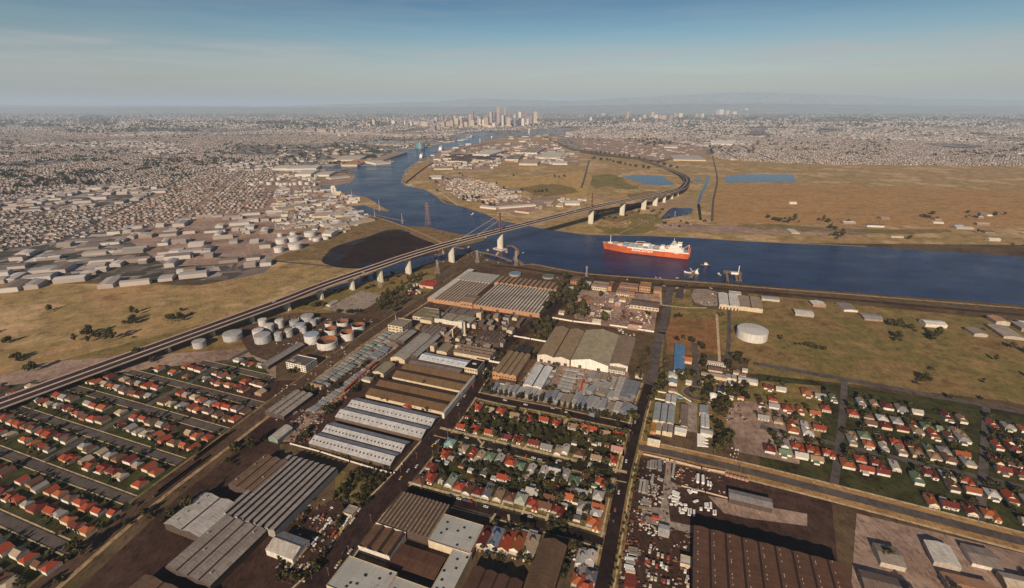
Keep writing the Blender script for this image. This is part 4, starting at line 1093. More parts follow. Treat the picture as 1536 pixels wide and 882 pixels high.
# conveyor tower
g = G(*K(L, 600, 400)); cv = empty('conveyor_tower', (g.x, g.y, 0), GRID, 'white hopper tower with a sloping conveyor above the brown workshops', 'tower')
b = MB(); b.box(-4, 4, -3, 3, 9, 20); b.cyl(0, 0, 5, 9, 1, 4, 4); b.build('hopper', WHITEW, cv)
b = MB()
for x, y in ((-3.6, -2.6), (3.6, -2.6), (3.6, 2.6), (-3.6, 2.6)): b.bar((x, y, 0), (x, y, 9), .35)
b.build('frame', WHITEW, cv)
b = MB(); b.bar((-3, -1, 16), (-17, -18, 2), 1.2, 0, 4); b.build('conveyor', CREAMW, cv)

# --- great sawtooth factory
SAWR = (.52, .48, .42)
mixed = M((.62, .56, .48), .35, .02, .7, (.06, .9, .3), .2, (.62, .5, .42))
bldg('sawtooth_factory', 'great sawtooth factory with brick front and pale and dark stripes, the biggest before the river', pl(8, 452, 548, 1078, 640, 1228, 410, 650, 352), 8, 'saw', n=20, axis='d', rise=1.5, st=.24, rmat=mixed, wall=ORANGEW, glaze=M((.06, .05, .055), .3), doors=4)
bldg('sawtooth_factory', 'tan sawtooth hall with orange end wall on the river side of the great striped factory', pl(8, 640, 346, 1235, 408, 1290, 345, 700, 283), 9, 'saw', n=13, axis='d', rise=2.2, rc=(.36, .24, .14), wall=ORANGEW, glaze=M((.07, .04, .03), .3))
bldg('sawtooth_factory', 'brown and grey sawtooth hall on the pylon side of the great striped factory', pl(8, 75, 492, 400, 548, 585, 352, 300, 312), 8, 'saw', n=11, axis='d', rise=1.1, rc=(.46, .37, .29), wall=ORANGEW, glaze=M((.09, .06, .05), .3))
bldg('factory', 'pale grey roofed hall at the back corner of the great factory toward the bridge', pl(8, 288, 312, 612, 348, 690, 268, 392, 236), 8, 'saw', n=10, axis='d', rise=.9, rc=(.46, .45, .42), wall=WHITEW, glaze=M((.3, .28, .26)))
bldg('long_shed', 'narrow white roofed strip along the side of the sawtooth halls', pl(8, 0, 486, 60, 492, 455, 218, 405, 208), 7, n=1, axis='d', rise=1, rc=(.62, .60, .55), wall=ORANGEW)
bldg('roof_house', 'small tan brick house rising from the sawtooth front', pl(8, 330, 515, 430, 535, 500, 470, 385, 448), 13, 'gable', 1, 'w', 2, rc=(.26, .20, .14), wall=ORANGEW, win=(1, 4))
def vat(px, rx, h, col, label):
    g = G(*px); rt = empty('tank', (g.x, g.y, 0), 0, label, 'tank')
    b = MB(); b.cyl(0, 0, 0, h, rx, rx, 28); b.build('shell', GREYW, rt)
    b = MB(); b.cyl(0, 0, h, h + .3, rx * 1.01, rx * .98, 28); b.cyl(0, 0, h + .31, h + .5, rx * .12, rx * .1, 10); b.build('lid', M(col, .15, .1), rt)
vat(K(8, 835, 268), 14, 5, (.15, .23, .33), 'wide blue topped round tank behind the sawtooth factory')
vat(K(8, 1150, 290), 14, 3.5, (.13, .16, .12), 'wide dull green round basin behind the sawtooth factory')

# --- riverside brick warehouses and yard
bldg('brick_warehouse', 'mauve roofed brick warehouse nearest the great factory on the wharf', pl(9, 35, 372, 168, 392, 212, 335, 60, 322), 8, n=2, axis='w', rise=2.5, rc=(.30, .215, .19), wall=CREAMW, win=(1, 7))
bldg('brick_warehouse', 'narrow orange brick block at the end of the mauve warehouse', pl(9, 190, 375, 232, 382, 236, 332, 205, 328), 10, 'flat', rc=(.25, .13, .08), wall=ORANGEW)
bldg('brick_warehouse', 'long low orange brick warehouse facing the wharf behind the small yard', pl(9, 295, 372, 470, 392, 485, 350, 312, 335), 8, n=2, axis='w', rise=2, rc=(.27, .165, .12), wall=ORANGEW, win=(1, 9))
bldg('brick_warehouse', 'brick warehouse with white fronted office below the long wharf warehouse', pl(9, 268, 428, 440, 452, 455, 400, 285, 382), 7, n=2, axis='w', rise=2, rc=(.30, .19, .15), wall=BRICK, win=(1, 8))
bldg('brick_store', 'square flat topped orange brick store with a bushy tree before it', pl(9, 488, 372, 588, 390, 605, 345, 500, 332), 12, 'flat', rc=(.38, .22, .12), wall=ORANGEW, win=(2, 4), parapet=.6)
bldg('brick_store', 'low brick and white group of stores at the corner of the long road', pl(9, 620, 410, 690, 425, 700, 380, 635, 370), 7, n=1, axis='w', rise=2, rc=(.35, .22, .14), wall=BRICK)
bldg('shed', 'dark roofed shed with cream loading front beside the long road', pl(9, 388, 552, 668, 578, 685, 522, 430, 490), 7, n=1, axis='w', rise=2.4, rc=(.165, .12, .115), wall=CREAMW, win=(1, 8))
bldg('shed', 'small orange shed behind the dark roofed loading shed', pl(9, 592, 505, 672, 515, 682, 485, 600, 472), 6, n=1, axis='w', rise=1.2, rc=(.50, .27, .13), wall=ORANGEW)
bldg('brick_house', 'orange brick house with dark roof at the river end of the tree belt', pl(8, 1365, 318, 1458, 335, 1488, 290, 1390, 276), 8, 'hip', rise=3, rc=(.22, .13, .09), wall=ORANGEW, win=(2, 4))
bldg('brick_house', 'orange brick works building with sloping roof among the yard trees', pl('C', 575, 345, 660, 375, 700, 335, 620, 305), 7, 'gable', 1, 'd', 3, rc=(.28, .15, .10), wall=ORANGEW)
bldg('shed', 'white shed squeezed between the brick house and the mauve warehouse', pl('C', 620, 185, 690, 200, 705, 165, 640, 150), 6, n=1, axis='w', rise=1.5, rc=(.55, .53, .50), wall=WHITEW)
bldg('long_store', 'low white store with row of doors in front of the wharf brick warehouses', pl('C', 970, 290, 1108, 312, 1115, 290, 980, 270), 4, n=1, axis='w', rise=1, rc=(.45, .33, .24), wall=WHITEW, doors=6)
for i, (X, Y, w_, col) in enumerate(((860, 455, 110, (.12, .09, .09)), (1040, 350, 70, (.55, .30, .12)), (700, 505, 70, (.6, .58, .55)), (760, 580, 90, (.62, .60, .56)), (1180, 615, 140, (.25, .07, .05)), (1150, 650, 110, (.6, .5, .42)), (480, 235, 50, (.6, .55, .5)), (380, 490, 60, (.5, .42, .32)), (990, 400, 60, (.6, .56, .48)), (920, 360, 50, (.55, .5, .42)))):
    bldg('yard_shed', '%s small shed inside the wharf yard, counted from the shaded trees' % ordinal(i + 1), pl('C', X - w_ / 2, Y + 8, X + w_ / 2, Y + 8 + w_ * .13, X + w_ / 2 + 8, Y - 22 + w_ * .13, X - w_ / 2 + 8, Y - 22), 4, n=1, axis='w', rise=1.4, rc=col, wall=[CREAMW, WHITEW, BRICK][i % 3], group='small sheds in the wharf yard')
bldg('white_warehouse', 'big white roofed warehouse on the wharf beyond the grass', pl(9, 1235, 548, 1425, 562, 1422, 455, 1240, 432), 9, n=2, axis='d', rise=1.4, rc=(.66, .65, .61), wall=CREAMW, doors=6, snap=False)
bldg('annex', 'tan roofed annex built against the white wharf warehouse', pl(9, 1430, 565, 1640, 590, 1640, 480, 1425, 460), 8, n=2, axis='d', rise=1, rc=(.36, .28, .21), wall=CREAMW, snap=False)
bldg('office', 'low white office at the back of the white wharf warehouse', pl(9, 1330, 440, 1445, 452, 1448, 428, 1335, 418), 6, 'flat', rc=(.6, .55, .48), wall=WHITEW, snap=False)
bldg('depot_roof', 'dark square canopy beside the top of the long road', pl(9, 830, 485, 900, 492, 905, 405, 845, 398), 4, n=1, axis='d', rise=.7, rc=(.10, .07, .075), wall=DARKW)

# --- tan factory and great gabled shed
bldg('factory', 'tan roofed factory of four bays with orange front at the avenue', pl(11, 615, 432, 852, 468, 985, 256, 770, 240), 11, n=4, axis='d', rise=2.2, rc=(.31, .22, .13), wall=ORANGEW, glaze=DARKG, win=(1, 8))
bldg('annex', 'low brown annex with posts below the front of the tan four bay factory', pl(11, 662, 525, 815, 555, 850, 520, 690, 490), 5, n=1, axis='w', rise=.8, rc=(.17, .10, .07), wall=CREAMW)
bldg('gabled_shed', 'brown roofed pair of ridged bays on the avenue side of the great gabled shed', [(808, 531.5), (855, 541.5), (876, 496), (832, 490.5)], 11, n=2, axis='d', rise=3.4, rc=(.33, .24, .15), wall=WHITEW, doors=4)
bldg('gabled_shed', 'great wide gabled shed with olive tan roof and white front wall', [(857, 542), (913, 547), (929, 502), (877.5, 495.5)], 11, n=1, axis='d', rise=6.5, rc=(.40, .345, .235), wall=wallm((.80, .76, .68)), doors=2)
bldg('gabled_shed', 'brown lower shed attached to the side of the great gabled shed nearest the long road', [(914, 546), (939, 548), (956.5, 507), (930, 503)], 9, n=1, axis='d', rise=2.4, rc=(.27, .20, .145), wall=WHITEW)
bldg('lean_to', 'low white lean to with small windows below the great gabled shed', pl(12, 190, 405, 352, 425, 365, 362, 205, 345), 5, n=1, axis='w', rise=.6, rc=(.32, .28, .2), wall=WHITEW, win=(1, 7))
bldg('white_shed', 'bright pale blue roofed shed of two ridges between the tan factory and the stacks', pl(11, 912, 548, 1092, 582, 1185, 385, 1030, 355), 6, n=2, axis='d', rise=2, rc=(.66, .68, .69), wall=WHITEW, doors=2)
bldg('weigh_office', 'small cream office beside the long road at the corner of the stacks', pl(12, 445, 462, 515, 475, 520, 445, 455, 432), 4, 'hip', rise=1.5, rc=(.45, .36, .25), wall=CREAMW)

# --- cul-de-sac estate on the east
bldg('blue_roof_shed', 'long bright blue roofed shed in the grass east of the long road', pl(12, 798, 412, 896, 425, 926, 180, 832, 168), 6, n=1, axis='d', rise=1.6, rc=(.10, .24, .46), wall=WHITEW, snap=False)
bldg('orange_house', 'orange roofed house built against the long blue shed', pl(12, 876, 322, 975, 330, 990, 288, 890, 272), 4, 'gable', 1, 'w', 3, rc=(.52, .17, .06), wall=CREAMW, snap=False)
bldg('house', 'white flat fronted house just below the long blue shed', pl(12, 760, 465, 840, 475, 850, 430, 770, 420), 4.5, 'hip', rise=1.5, rc=(.55, .58, .6), wall=WHITEW)
bldg('house', 'blue grey roofed house with white gable in the clump below the blue shed', pl(12, 745, 525, 835, 540, 852, 505, 765, 490), 4.5, 'gable', 1, 'd', 1.8, rc=(.30, .36, .42), wall=WHITEW)
bldg('house', 'small white roofed house near the roundabout under the trees', pl(12, 920, 528, 975, 535, 982, 505, 930, 498), 4, 'gable', 1, 'w', 1.5, rc=(.6, .57, .52), wall=WHITEW)
bldg('house', 'pale house with brown roof just above the entry to the grey factory', pl(12, 755, 600, 840, 618, 850, 585, 770, 568), 4, 'hip', rise=1.5, rc=(.30, .21, .17), wall=CREAMW)
bldg('factory', 'pale blue grey factory with orange painted corner beside the turquoise pool', pl(12, 725, 705, 815, 718, 850, 655, 745, 632), 6, n=2, axis='d', rise=1, rc=(.50, .50, .50), wall=WHITEW)
bldg('factory', 'large blue grey three bay factory facing the long road', pl(12, 605, 870, 800, 930, 830, 748, 645, 715), 7, n=3, axis='d', rise=1.6, rc=(.34, .37, .39), wall=CREAMW, snap=True)
bldg('factory', 'grey ribbed roof factory south of the three bay blue grey one', pl(15, 700, 232, 790, 245, 815, 120, 720, 100), 6, n=2, axis='d', rise=1, rc=(.30, .27, .25), wall=CREAMW)
bldg('factory', 'tan roofed factory strip along the verge of the long road', pl(15, 645, 225, 690, 235, 705, 95, 655, 80), 5, n=1, axis='d', rise=1, rc=(.40, .33, .25), wall=CREAMW)
bldg('shed', 'small orange brown shed at the roadside corner of the estate', pl(15, 590, 232, 640, 240, 650, 160, 600, 150), 4, n=1, axis='d', rise=.8, rc=(.45, .22, .06), wall=ORANGEW)
bldg('white_shed', 'clean white roofed shed in the middle of the estate yard', pl(15, 818, 232, 925, 248, 935, 195, 825, 178), 5, n=1, axis='w', rise=1.4, rc=(.70, .68, .63), wall=WHITEW)
bldg('white_shed', 'cream white gabled shed on the corner of the cross road', pl(15, 560, 335, 675, 360, 686, 312, 570, 288), 4.5, n=1, axis='w', rise=2.2, rc=(.68, .63, .52), wall=CREAMW)
bldg('store', 'brown roofed store row beside the concrete forecourt', pl(12, 868, 880, 940, 895, 950, 740, 880, 730), 5, n=1, axis='d', rise=.8, rc=(.24, .18, .15), wall=CREAMW)
bldg('store', 'lower brown roofed store row continuing beside the concrete forecourt', pl(15, 872, 178, 935, 188, 945, 95, 885, 85), 5, n=1, axis='d', rise=.8, rc=(.22, .16, .14), wall=CREAMW)
bldg('shed', 'blue grey roofed shed on the east side of the forecourt', pl(12, 1050, 810, 1130, 822, 1138, 750, 1062, 738), 5, n=1, axis='d', rise=1, rc=(.30, .34, .38), wall=WHITEW)
bldg('white_shed', 'pale long roofed shed below the blue grey one by the forecourt', pl(15, 1062, 185, 1140, 195, 1148, 75, 1072, 65), 5, n=2, axis='d', rise=1, rc=(.58, .58, .57), wall=WHITEW)
bldg('shed', 'white topped shed behind the striped timber racks', pl(15, 1060, 245, 1175, 262, 1180, 215, 1070, 200), 4.5, n=1, axis='w', rise=1, rc=(.50, .50, .52), wall=WHITEW)
bldg('school_block', 'long low pale roofed block with white end north of the dark lawn', pl(12, 1065, 440, 1310, 498, 1320, 462, 1075, 405), 5, n=1, axis='w', rise=1.2, rc=(.42, .34, .29), wall=CREAMW)
bldg('school_block', 'thin pale roofed block at the edge of the dry paddock', pl(12, 1128, 342, 1300, 358, 1305, 335, 1135, 318), 4, n=1, axis='w', rise=1, rc=(.55, .48, .40), wall=WHITEW, win=(1, 9))
bldg('school_block', 'brown roofed block between the two long pale blocks', pl(12, 1130, 405, 1265, 425, 1275, 380, 1140, 362), 4, n=1, axis='w', rise=1.2, rc=(.20, .13, .10), wall=CREAMW)
bldg('school_block', 'white roofed block beyond the crossroads of the estate gardens', pl(12, 1420, 505, 1600, 535, 1605, 495, 1425, 468), 4.5, n=1, axis='w', rise=1.2, rc=(.62, .60, .56), wall=WHITEW)
bldg('shed', 'shed with bright blue roof beside the white vessel', pl(12, 1222, 605, 1305, 620, 1312, 575, 1230, 560), 4, n=1, axis='w', rise=1, rc=(.05, .09, .30), wall=WHITEW)
bldg('kiosk', 'small white topped box near the pale school block', pl(12, 1325, 545, 1362, 552, 1366, 520, 1330, 512), 4, 'flat', rc=(.6, .6, .58), wall=WHITEW)
bldg('shed', 'white roofed shed with dark stripes in the paddock corner', pl(12, 1300, 480, 1400, 498, 1404, 460, 1310, 445), 4, n=2, axis='d', rise=1, rc=(.45, .40, .36), wall=WHITEW)
g = G(*K(12, 1175, 690)); vs = empty('white_vessel', (g.x, g.y, 0), 0, 'fat white upright vessel standing by the roundabout', 'tank')
b = MB(); b.cyl(0, 0, 0, 9, 4.6, 4.6, 20, 0, True, 1.6); b.build('shell', WHITEP, vs); b = MB(); b.bar((4.7, 0, 0), (4.7, 0, 9), .25); b.bar((5.3, 0, 0), (5.3, 0, 9), .2); b.build('ladder', GREYW, vs)
g = G(*K(12, 870, 668)); pool = empty('swimming_pool', (g.x, g.y, 0), GRID, 'turquoise pool beside the pale factory', 'pool')
b = MB(); b.cyl(0, 0, .5, 1.0, 4.3, 4.3, 20); b.build('rim', WHITEW, pool); b = MB(); b.cyl(0, 0, 1.0, 1.05, 3.8, 3.8, 20); b.build('water', M((.05, .33, .36), .05, .1, .1, None, .5), pool)
# low walls and fences
def fence_line(name, label, px, h, mat, th=.4, cat='fence', post=None):
    pts = [G(*p) for p in px]
    root = empty(name, (pts[0].x, pts[0].y, 0), 0, label, cat)
    o = pts[0]
    b = MB()
    for i in range(len(pts) - 1):
        p, q = pts[i] - o, pts[i + 1] - o; t = (q - p).normalized(); s = Vector((t.y, -t.x, 0))
        b.obox((p + q) / 2, t, s, (q - p).length / 2, th / 2, 0, h)
    b.build('panel', mat, root)
    tot = MB()
    for i in range(len(pts) - 1):
        p, q = pts[i] - o, pts[i + 1] - o; k = max(1, int((q - p).length / 12))
        for j in range(k + 1):
            c = p.lerp(q, j / k); tot.box(c.x - th * .8, c.x + th * .8, c.y - th * .8, c.y + th * .8, 0, h + .25)
    tot.build('coping', mat, root)
FW = M((.78, .70, .58), .1); FC = wallm((.58, .46, .33)); FD = M((.10, .065, .045), .3)
fence_line('low_wall', 'low white wall in front of the fenced pale warehouse turning up the avenue', Q(13, 140, 355, 420, 430, 700, 520, 930, 590, 1100, 635, 1130, 625, 1190, 545), 1.6, FW, .9)
fence_line('boundary_wall', 'long cream wall closing off the wharf yard above the great gabled shed', Q('C', 240, 552, 500, 598, 800, 632), 2.6, FW, .8, 'wall')
fence_line('boundary_wall', 'cream wall between the wharf yard and the long road corner', Q('C', 905, 640, 1130, 672, 1375, 712), 2.6, FW, .8, 'wall')
fence_line('boundary_wall', 'pale wall beside the avenue above the four bay tan factory', Q(11, 770, 85, 980, 120, 1150, 150), 2.4, FW, .8, 'wall')
fence_line('boundary_wall', 'pale wall on the north side of the black roofed block', Q(11, 555, 325, 690, 350), 3, FW, 1.2, 'wall')
fence_line('yard_fence', 'pink tinged fence along the top of the drum and trailer yard', Q('E', 140, 20, 480, 95, 900, 205, 1210, 262), 2.2, M((.52, .38, .30), .2), .8)
fence_line('yard_fence', 'pale fence crossing the trailer yard to the grey shed', Q('E', 640, 440, 950, 520, 1250, 600, 1420, 645), 1.8, M((.50, .38, .29), .2), .6)
fence_line('yard_fence', 'white fence beside the stem of the roundabout', Q(12, 848, 640, 900, 670, 968, 712), 1.8, FW, .7)
fence_line('yard_fence', 'white fence in front of the pale factory on the long road', Q(12, 665, 618, 740, 632), 1.8, FW, .7)
fence_line('yard_fence', 'second white fence below the pale factory on the long road', Q(12, 635, 685, 725, 702), 1.8, FW, .7)

bldg('works_hut', 'red roofed works building in the camp between bridge and sawtooth factory', Q(7, 1385, 365, 1512, 385, 1530, 325, 1400, 310), 5, n=1, axis='w', rise=1.6, rc=(.42, .06, .04), wall=CREAMW)
bldg('works_hut', 'pale pipe store beside the gravel lot and the grass', Q(7, 480, 545, 520, 560, 575, 510, 545, 500), 3, n=1, axis='d', rise=.8, rc=(.4, .36, .3), wall=CREAMW)
bldg('long_shed', 'long dark grey shed roof at the western edge above the office block', Q(10, -120, 360, -60, 385, 240, 165, 190, 145), 6, n=1, axis='d', rise=1.6, rc=(.27, .25, .24), wall=DARKW)
# ------------------------------------------------------------------ tanks
TANKW = M((.62, .60, .57), .06, .05, .6, (.4, .4, .05), .2, (.85, .80, .75)); TANKG = M((.42, .42, .43), .1, .08, .6, (.4, .4, .05), .2, (.8, .74, .68)); TANKR = M((.26, .10, .055), .2, .1); TANKB = M((.33, .38, .46), .1, .1)
def tank(px, r, h, label, shell=TANKW, top='cone', group=None, topm=None):
    g = G(*px)
    root = empty('storage_tank', (g.x, g.y, 0), R.uniform(0, 6), label, 'storage tank', group)
    n = 32 if r > 8 else 18
    b = MB()
    b.cyl(0, 0, 0, h, r, r, n, 0, False)
    sh = b.build('shell', shell, root)
    b = MB()
    if top == 'open':      # open floating roof: rim and a lid below it
        for i in range(n):
            a0, a1 = 2 * math.pi * i / n, 2 * math.pi * (i + 1) / n
            c0, s0, c1, s1 = math.cos(a0), math.sin(a0), math.cos(a1), math.sin(a1)
            q = r - .35
            b.face([(r * c0, r * s0, h), (r * c1, r * s1, h), (q * c1, q * s1, h), (q * c0, q * s0, h)])
            b.face([(q * c0, q * s0, h), (q * c1, q * s1, h), (q * c1, q * s1, h * .35), (q * c0, q * s0, h * .35)], 1)
            b.face([(0, 0, h * .35), (q * c0, q * s0, h * .35), (q * c1, q * s1, h * .35)], 2)
        b.build('floating_roof', [shell, TANKR, topm or M((.16, .10, .08), .2)], root)
    else:
        b.cyl(0, 0, h + .02, h + .25, r * 1.01, r * 1.0, n, 0, True, r * (.08 if top == 'cone' else .35)); b.build('tank_roof', topm or shell, root)
    b = MB()
    for i in range(16):
        a0 = .14 * i; a1 = .14 * (i + 1)
        b.bar(((r + .5) * math.cos(a0), (r + .5) * math.sin(a0), h * i / 16), ((r + .5) * math.cos(a1), (r + .5) * math.sin(a1), h * (i + 1) / 16), .28, 0, 4)
    b.build('stair', GREYW, root)
    return root
def tk(n, items, phr, shell, tops='cone', group=None):
    for i, it in enumerate(items):
        X, Y, r, h = it[:4]
        g = G(*K(n, X, Y)); mpp = (G(*K(n, X + 10, Y)) - g).length / 10
        tank(K(n, X, Y), r * mpp, h * .85, it[4] if len(it) > 4 and it[4] else phr % ordinal(i + 1), it[5] if len(it) > 5 else shell, it[6] if len(it) > 6 else tops, group, it[7] if len(it) > 7 else None)
# white tank farm across the muddy pond (base centre X, Y, radius in crop pixels, height in m)
tk(4, [(50, 722, 50, 15, 'large white tank at the back corner of the white tank farm'), (30, 805, 42, 16, 'large white tank at the near edge of the white tank farm'), (185, 772, 62, 17, 'largest white tank, facing the brown shore of the muddy pond'),
       (165, 700, 52, 15, 'white tank directly behind the largest white one'), (165, 650, 30, 12, 'smaller white tank behind the stepped pair of white tanks'), (325, 652, 54, 14, 'broad white tank standing apart toward the road shed'),
       (385, 700, 36, 10, 'medium white tank below the broad white tank'), (474, 685, 28, 9, 'small white tank beside the pale block by the shore'), (330, 690, 18, 8, 'little white tank between the two broad white tanks'), (40, 660, 24, 12, 'small dark edged tank at the top of the white tank farm'), (515, 665, 22, 14, 'slim white tank before the pale shore block'), (652, 620, 14, 6, 'tiny white tank among the shore sheds')],
   'white tank %s', TANKW, group=None)
tk(4, [(20, 172, 20, 14), (52, 178, 16, 13), (95, 178, 24, 15), (140, 176, 15, 12), (180, 172, 20, 14), (236, 170, 20, 20), (298, 168, 24, 12), (320, 135, 16, 18), (345, 132, 13, 18), (372, 130, 14, 18), (365, 180, 14, 9), (30, 125, 20, 15), (-60, 170, 26, 14), (-130, 160, 24, 14), (-30, 130, 16, 13), (-220, 180, 24, 14), (-180, 130, 18, 13)],
   '%s white tank in the crowded tank row at the mouth of the dock', TANKW, group='white tanks at the dock mouth')
# oil depot on the near side
tk(7, [(40, 760, 38, 16, 'tall pale tank at the back of the oil depot'), (30, 880, 36, 15, 'tall pale tank by the lower edge of the oil depot', TANKG), (130, 845, 36, 15, 'slim grey tank in the middle of the oil depot', TANKG), (185, 795, 26, 11, 'thin grey tank between the slim grey tanks', TANKG), (178, 740, 44, 10, 'grey tank beside the blue shadowed ones', TANKG),
       (240, 790, 44, 14, 'grey tank with darker lid behind the big blue topped tank', TANKG, 'cone', TANKB), (300, 690, 58, 10, 'wide pale tank at the river side of the oil depot', TANKG), (358, 740, 30, 11, 'small grey tank near the pipe racks', TANKG), (395, 715, 24, 9, 'smallest grey tank near the pipe racks', TANKG), (270, 815, 26, 13, 'narrow pale tank hard against the big blue topped one', TANKG),
       (345, 900, 68, 17, 'big pale tank with blue grey lid, next to the rusty open tank', TANKW, 'cone', TANKB), (490, 942, 94, 14, 'largest open topped tank with rusty orange inner wall', TANKW, 'open'), (520, 820, 56, 11, 'open topped tank with rusty rim behind the largest open one', TANKW, 'open'), (500, 750, 34, 8, 'small open rusty tank at the back of the open tanks', TANKW, 'open'),
       (680, 870, 60, 15, 'open topped white tank with pale inside beside the railway', TANKW, 'open', M((.28, .20, .15), .2)), (632, 740, 54, 9, 'wide low open rusty tank toward the gravel lot', TANKW, 'open'), (782, 775, 60, 9, 'wide low open tank with dark interior nearest the gravel lot', TANKW, 'open', M((.05, .03, .03))),
       (-60, 800, 44, 15, 'pale tank just beyond the western edge of the oil depot'), (-160, 850, 50, 15, 'second pale tank beyond the western edge of the oil depot'), (-120, 740, 40, 13, 'third pale tank beyond the western edge of the oil depot')], 'tank %s', TANKW)
tank((1127, 506), 24, 15, 'huge white flat lidded tank at the eastern edge of the brown field', TANKW, 'cone')
tk(4, [(150, 275, 30, 8), (120, 268, 26, 8)], '%s low dark blue tank above the sandy depot across the river', M((.16, .18, .22)), 'dome', group='low dark blue tanks above the sandy depot')
g = G(*K(4, 550, 262)); sl = empty('silo', (g.x, g.y, 0), 0, 'tall white silo tower on the western point by the dock mouth', 'silo')
hh = height_at(K(4, 550, 262), 250 + 180 / 6.3)
b = MB(); b.cyl(-5, 0, 0, hh * .8, 7, 7, 14); b.cyl(6, 3, 0, hh * .8, 7, 7, 14); b.build('bin', TANKW, sl); b = MB(); b.box(-9, 9, -5, 7, hh * .8, hh); b.build('head_house', WHITEW, sl); b = MB(); b.box(10, 34, -6, 6, 0, hh * .35); b.build('annex', CREAMW, sl)

# ------------------------------------------------------------------ houses
HW_ = wallm((.72, .66, .56))
def house_proto(kind):
    b = MB(); r = MB()
    parts = {}
    if kind == 'bungalow':         # hip roof with a wing toward the street
        W_, D_, h, rs = 11, 10, 3.2, 2.6
        b.box(-W_ / 2, W_ / 2, -D_ / 2, D_ / 2, 0, h); b.box(.5, W_ / 2 - .01, -D_ / 2 - 4, -D_ / 2 + .5, 0, h - .02)
        o = .6; x0, x1, y0, y1 = -W_ / 2 - o, W_ / 2 + o, -D_ / 2 - o, D_ / 2 + o; t = (y1 - y0) / 2
        c = [(x0, y0, h), (x1, y0, h), (x1, y1, h), (x0, y1, h)]; p, q = (x0 + t * .9, 0, h + rs), (x1 - t * .9, 0, h + rs)
        for f in ((c[0], c[1], q, p), (c[1], c[2], q), (c[2], c[3], p, q), (c[3], c[0], p)): r.face(f)
        m = (W_ / 2 + .5) / 2 + .1; e0, e1 = .5 - o, W_ / 2 + o; yf = -D_ / 2 - 4 - o
        r.face([(e0, yf, h), (m, yf + 2.6, h + rs * .86), (m, 0, h + rs * .86), (e0, 0, h)]); r.face([(m, yf + 2.6, h + rs * .86), (e1, yf, h), (e1, 0, h), (m, 0, h + rs * .86)]); r.face([(e0, yf, h), (e1, yf, h), (m, yf + 2.6, h + rs * .86)])
        wins = [(-3.2, -D_ / 2 - .05), (3.0, -D_ / 2 - 4.05)]; door = (-.6, -D_ / 2 - .05); ch = (-2.5, 1.0)
        porch = (-W_ / 2, .4, -D_ / 2 - 2.2, -D_ / 2 - .1)
    elif kind == 'gable_house':    # plain ridge across
        W_, D_, h, rs = 12, 9, 3.1, 2.7
        b.box(-W_ / 2, W_ / 2, -D_ / 2, D_ / 2, 0, h)
        for s in (-1, 1): b.face([(s * W_ / 2, -D_ / 2, h), (s * W_ / 2, D_ / 2, h), (s * W_ / 2, 0, h + rs)])
        o = .5; k = rs / (D_ / 2)
        r.face([(-W_ / 2 - o, -D_ / 2 - o, h - k * o + .04), (W_ / 2 + o, -D_ / 2 - o, h - k * o + .04), (W_ / 2 + o, 0, h + rs + .04), (-W_ / 2 - o, 0, h + rs + .04)])
        r.face([(W_ / 2 + o, D_ / 2 + o, h - k * o + .04), (-W_ / 2 - o, D_ / 2 + o, h - k * o + .04), (-W_ / 2 - o, 0, h + rs + .04), (W_ / 2 + o, 0, h + rs + .04)])
        wins = [(-3.5, -D_ / 2 - .05), (3.5, -D_ / 2 - .05)]; door = (0, -D_ / 2 - .05); ch = (3, .8); porch = (-2, 2, -D_ / 2 - 2, -D_ / 2 - .1)
    elif kind == 'cottage':        # narrow and deep, gable to the street, skillion behind
        W_, D_, h, rs = 7.6, 15, 3.2, 2.4
        b.box(-W_ / 2, W_ / 2, -D_ / 2, D_ / 2, 0, h)
        o = .45; k = rs / (W_ / 2); yb = D_ / 2 - 5
        for y in (-D_ / 2, yb): b.face([(-W_ / 2, y, h), (W_ / 2, y, h), (0, y, h + rs)])
        for s in (-1, 1): r.face([(s * (W_ / 2 + o), -D_ / 2 - o, h - k * o + .04), (s * (W_ / 2 + o), yb + .2, h - k * o + .04), (0, yb + .2, h + rs + .04), (0, -D_ / 2 - o, h + rs + .04)])
        r.face([(-W_ / 2 - .2, yb + .1, h + .7), (W_ / 2 + .2, yb + .1, h + .7), (W_ / 2 + .2, D_ / 2 + o, h + .06), (-W_ / 2 - .2, D_ / 2 + o, h + .06)])
        wins = [(-1.9, -D_ / 2 - .05), (1.9, -D_ / 2 - .05)]; door = (0, -D_ / 2 - .05); ch = (-1.2, -1); porch = (-W_ / 2, W_ / 2, -D_ / 2 - 2.2, -D_ / 2 - .1)
    else:                          # square hip villa
        W_, D_, h, rs = 10, 11.5, 3.3, 2.9
        b.box(-W_ / 2, W_ / 2, -D_ / 2, D_ / 2, 0, h)
        o = .6; x0, x1, y0, y1 = -W_ / 2 - o, W_ / 2 + o, -D_ / 2 - o, D_ / 2 + o; t = (x1 - x0) / 2
        c = [(x0, y0, h), (x1, y0, h), (x1, y1, h), (x0, y1, h)]; p, q = (0, y0 + t * .9, h + rs), (0, y1 - t * .9, h + rs)
        for f in ((c[0], c[1], p), (c[1], c[2], q, p), (c[2], c[3], q), (c[3], c[0], p, q)): r.face(f)
        wins = [(-2.8, -D_ / 2 - .05), (2.8, -D_ / 2 - .05)]; door = (0, -D_ / 2 - .05); ch = (2.0, 1.5); porch = (-W_ / 2, W_ / 2, -D_ / 2 - 2.2, -D_ / 2 - .1)
    pm = MB(); pm.box(porch[0], porch[1], porch[2], porch[3], 2.5, 2.65, 0, True)
    for x in (porch[0] + .2, porch[1] - .2): pm.bar((x, porch[2] + .2, 0), (x, porch[2] + .2, 2.5), .12)
    cm = MB(); cm.box(ch[0] - .5, ch[0] + .5, ch[1] - .4, ch[1] + .4, 3.2, 6.8)
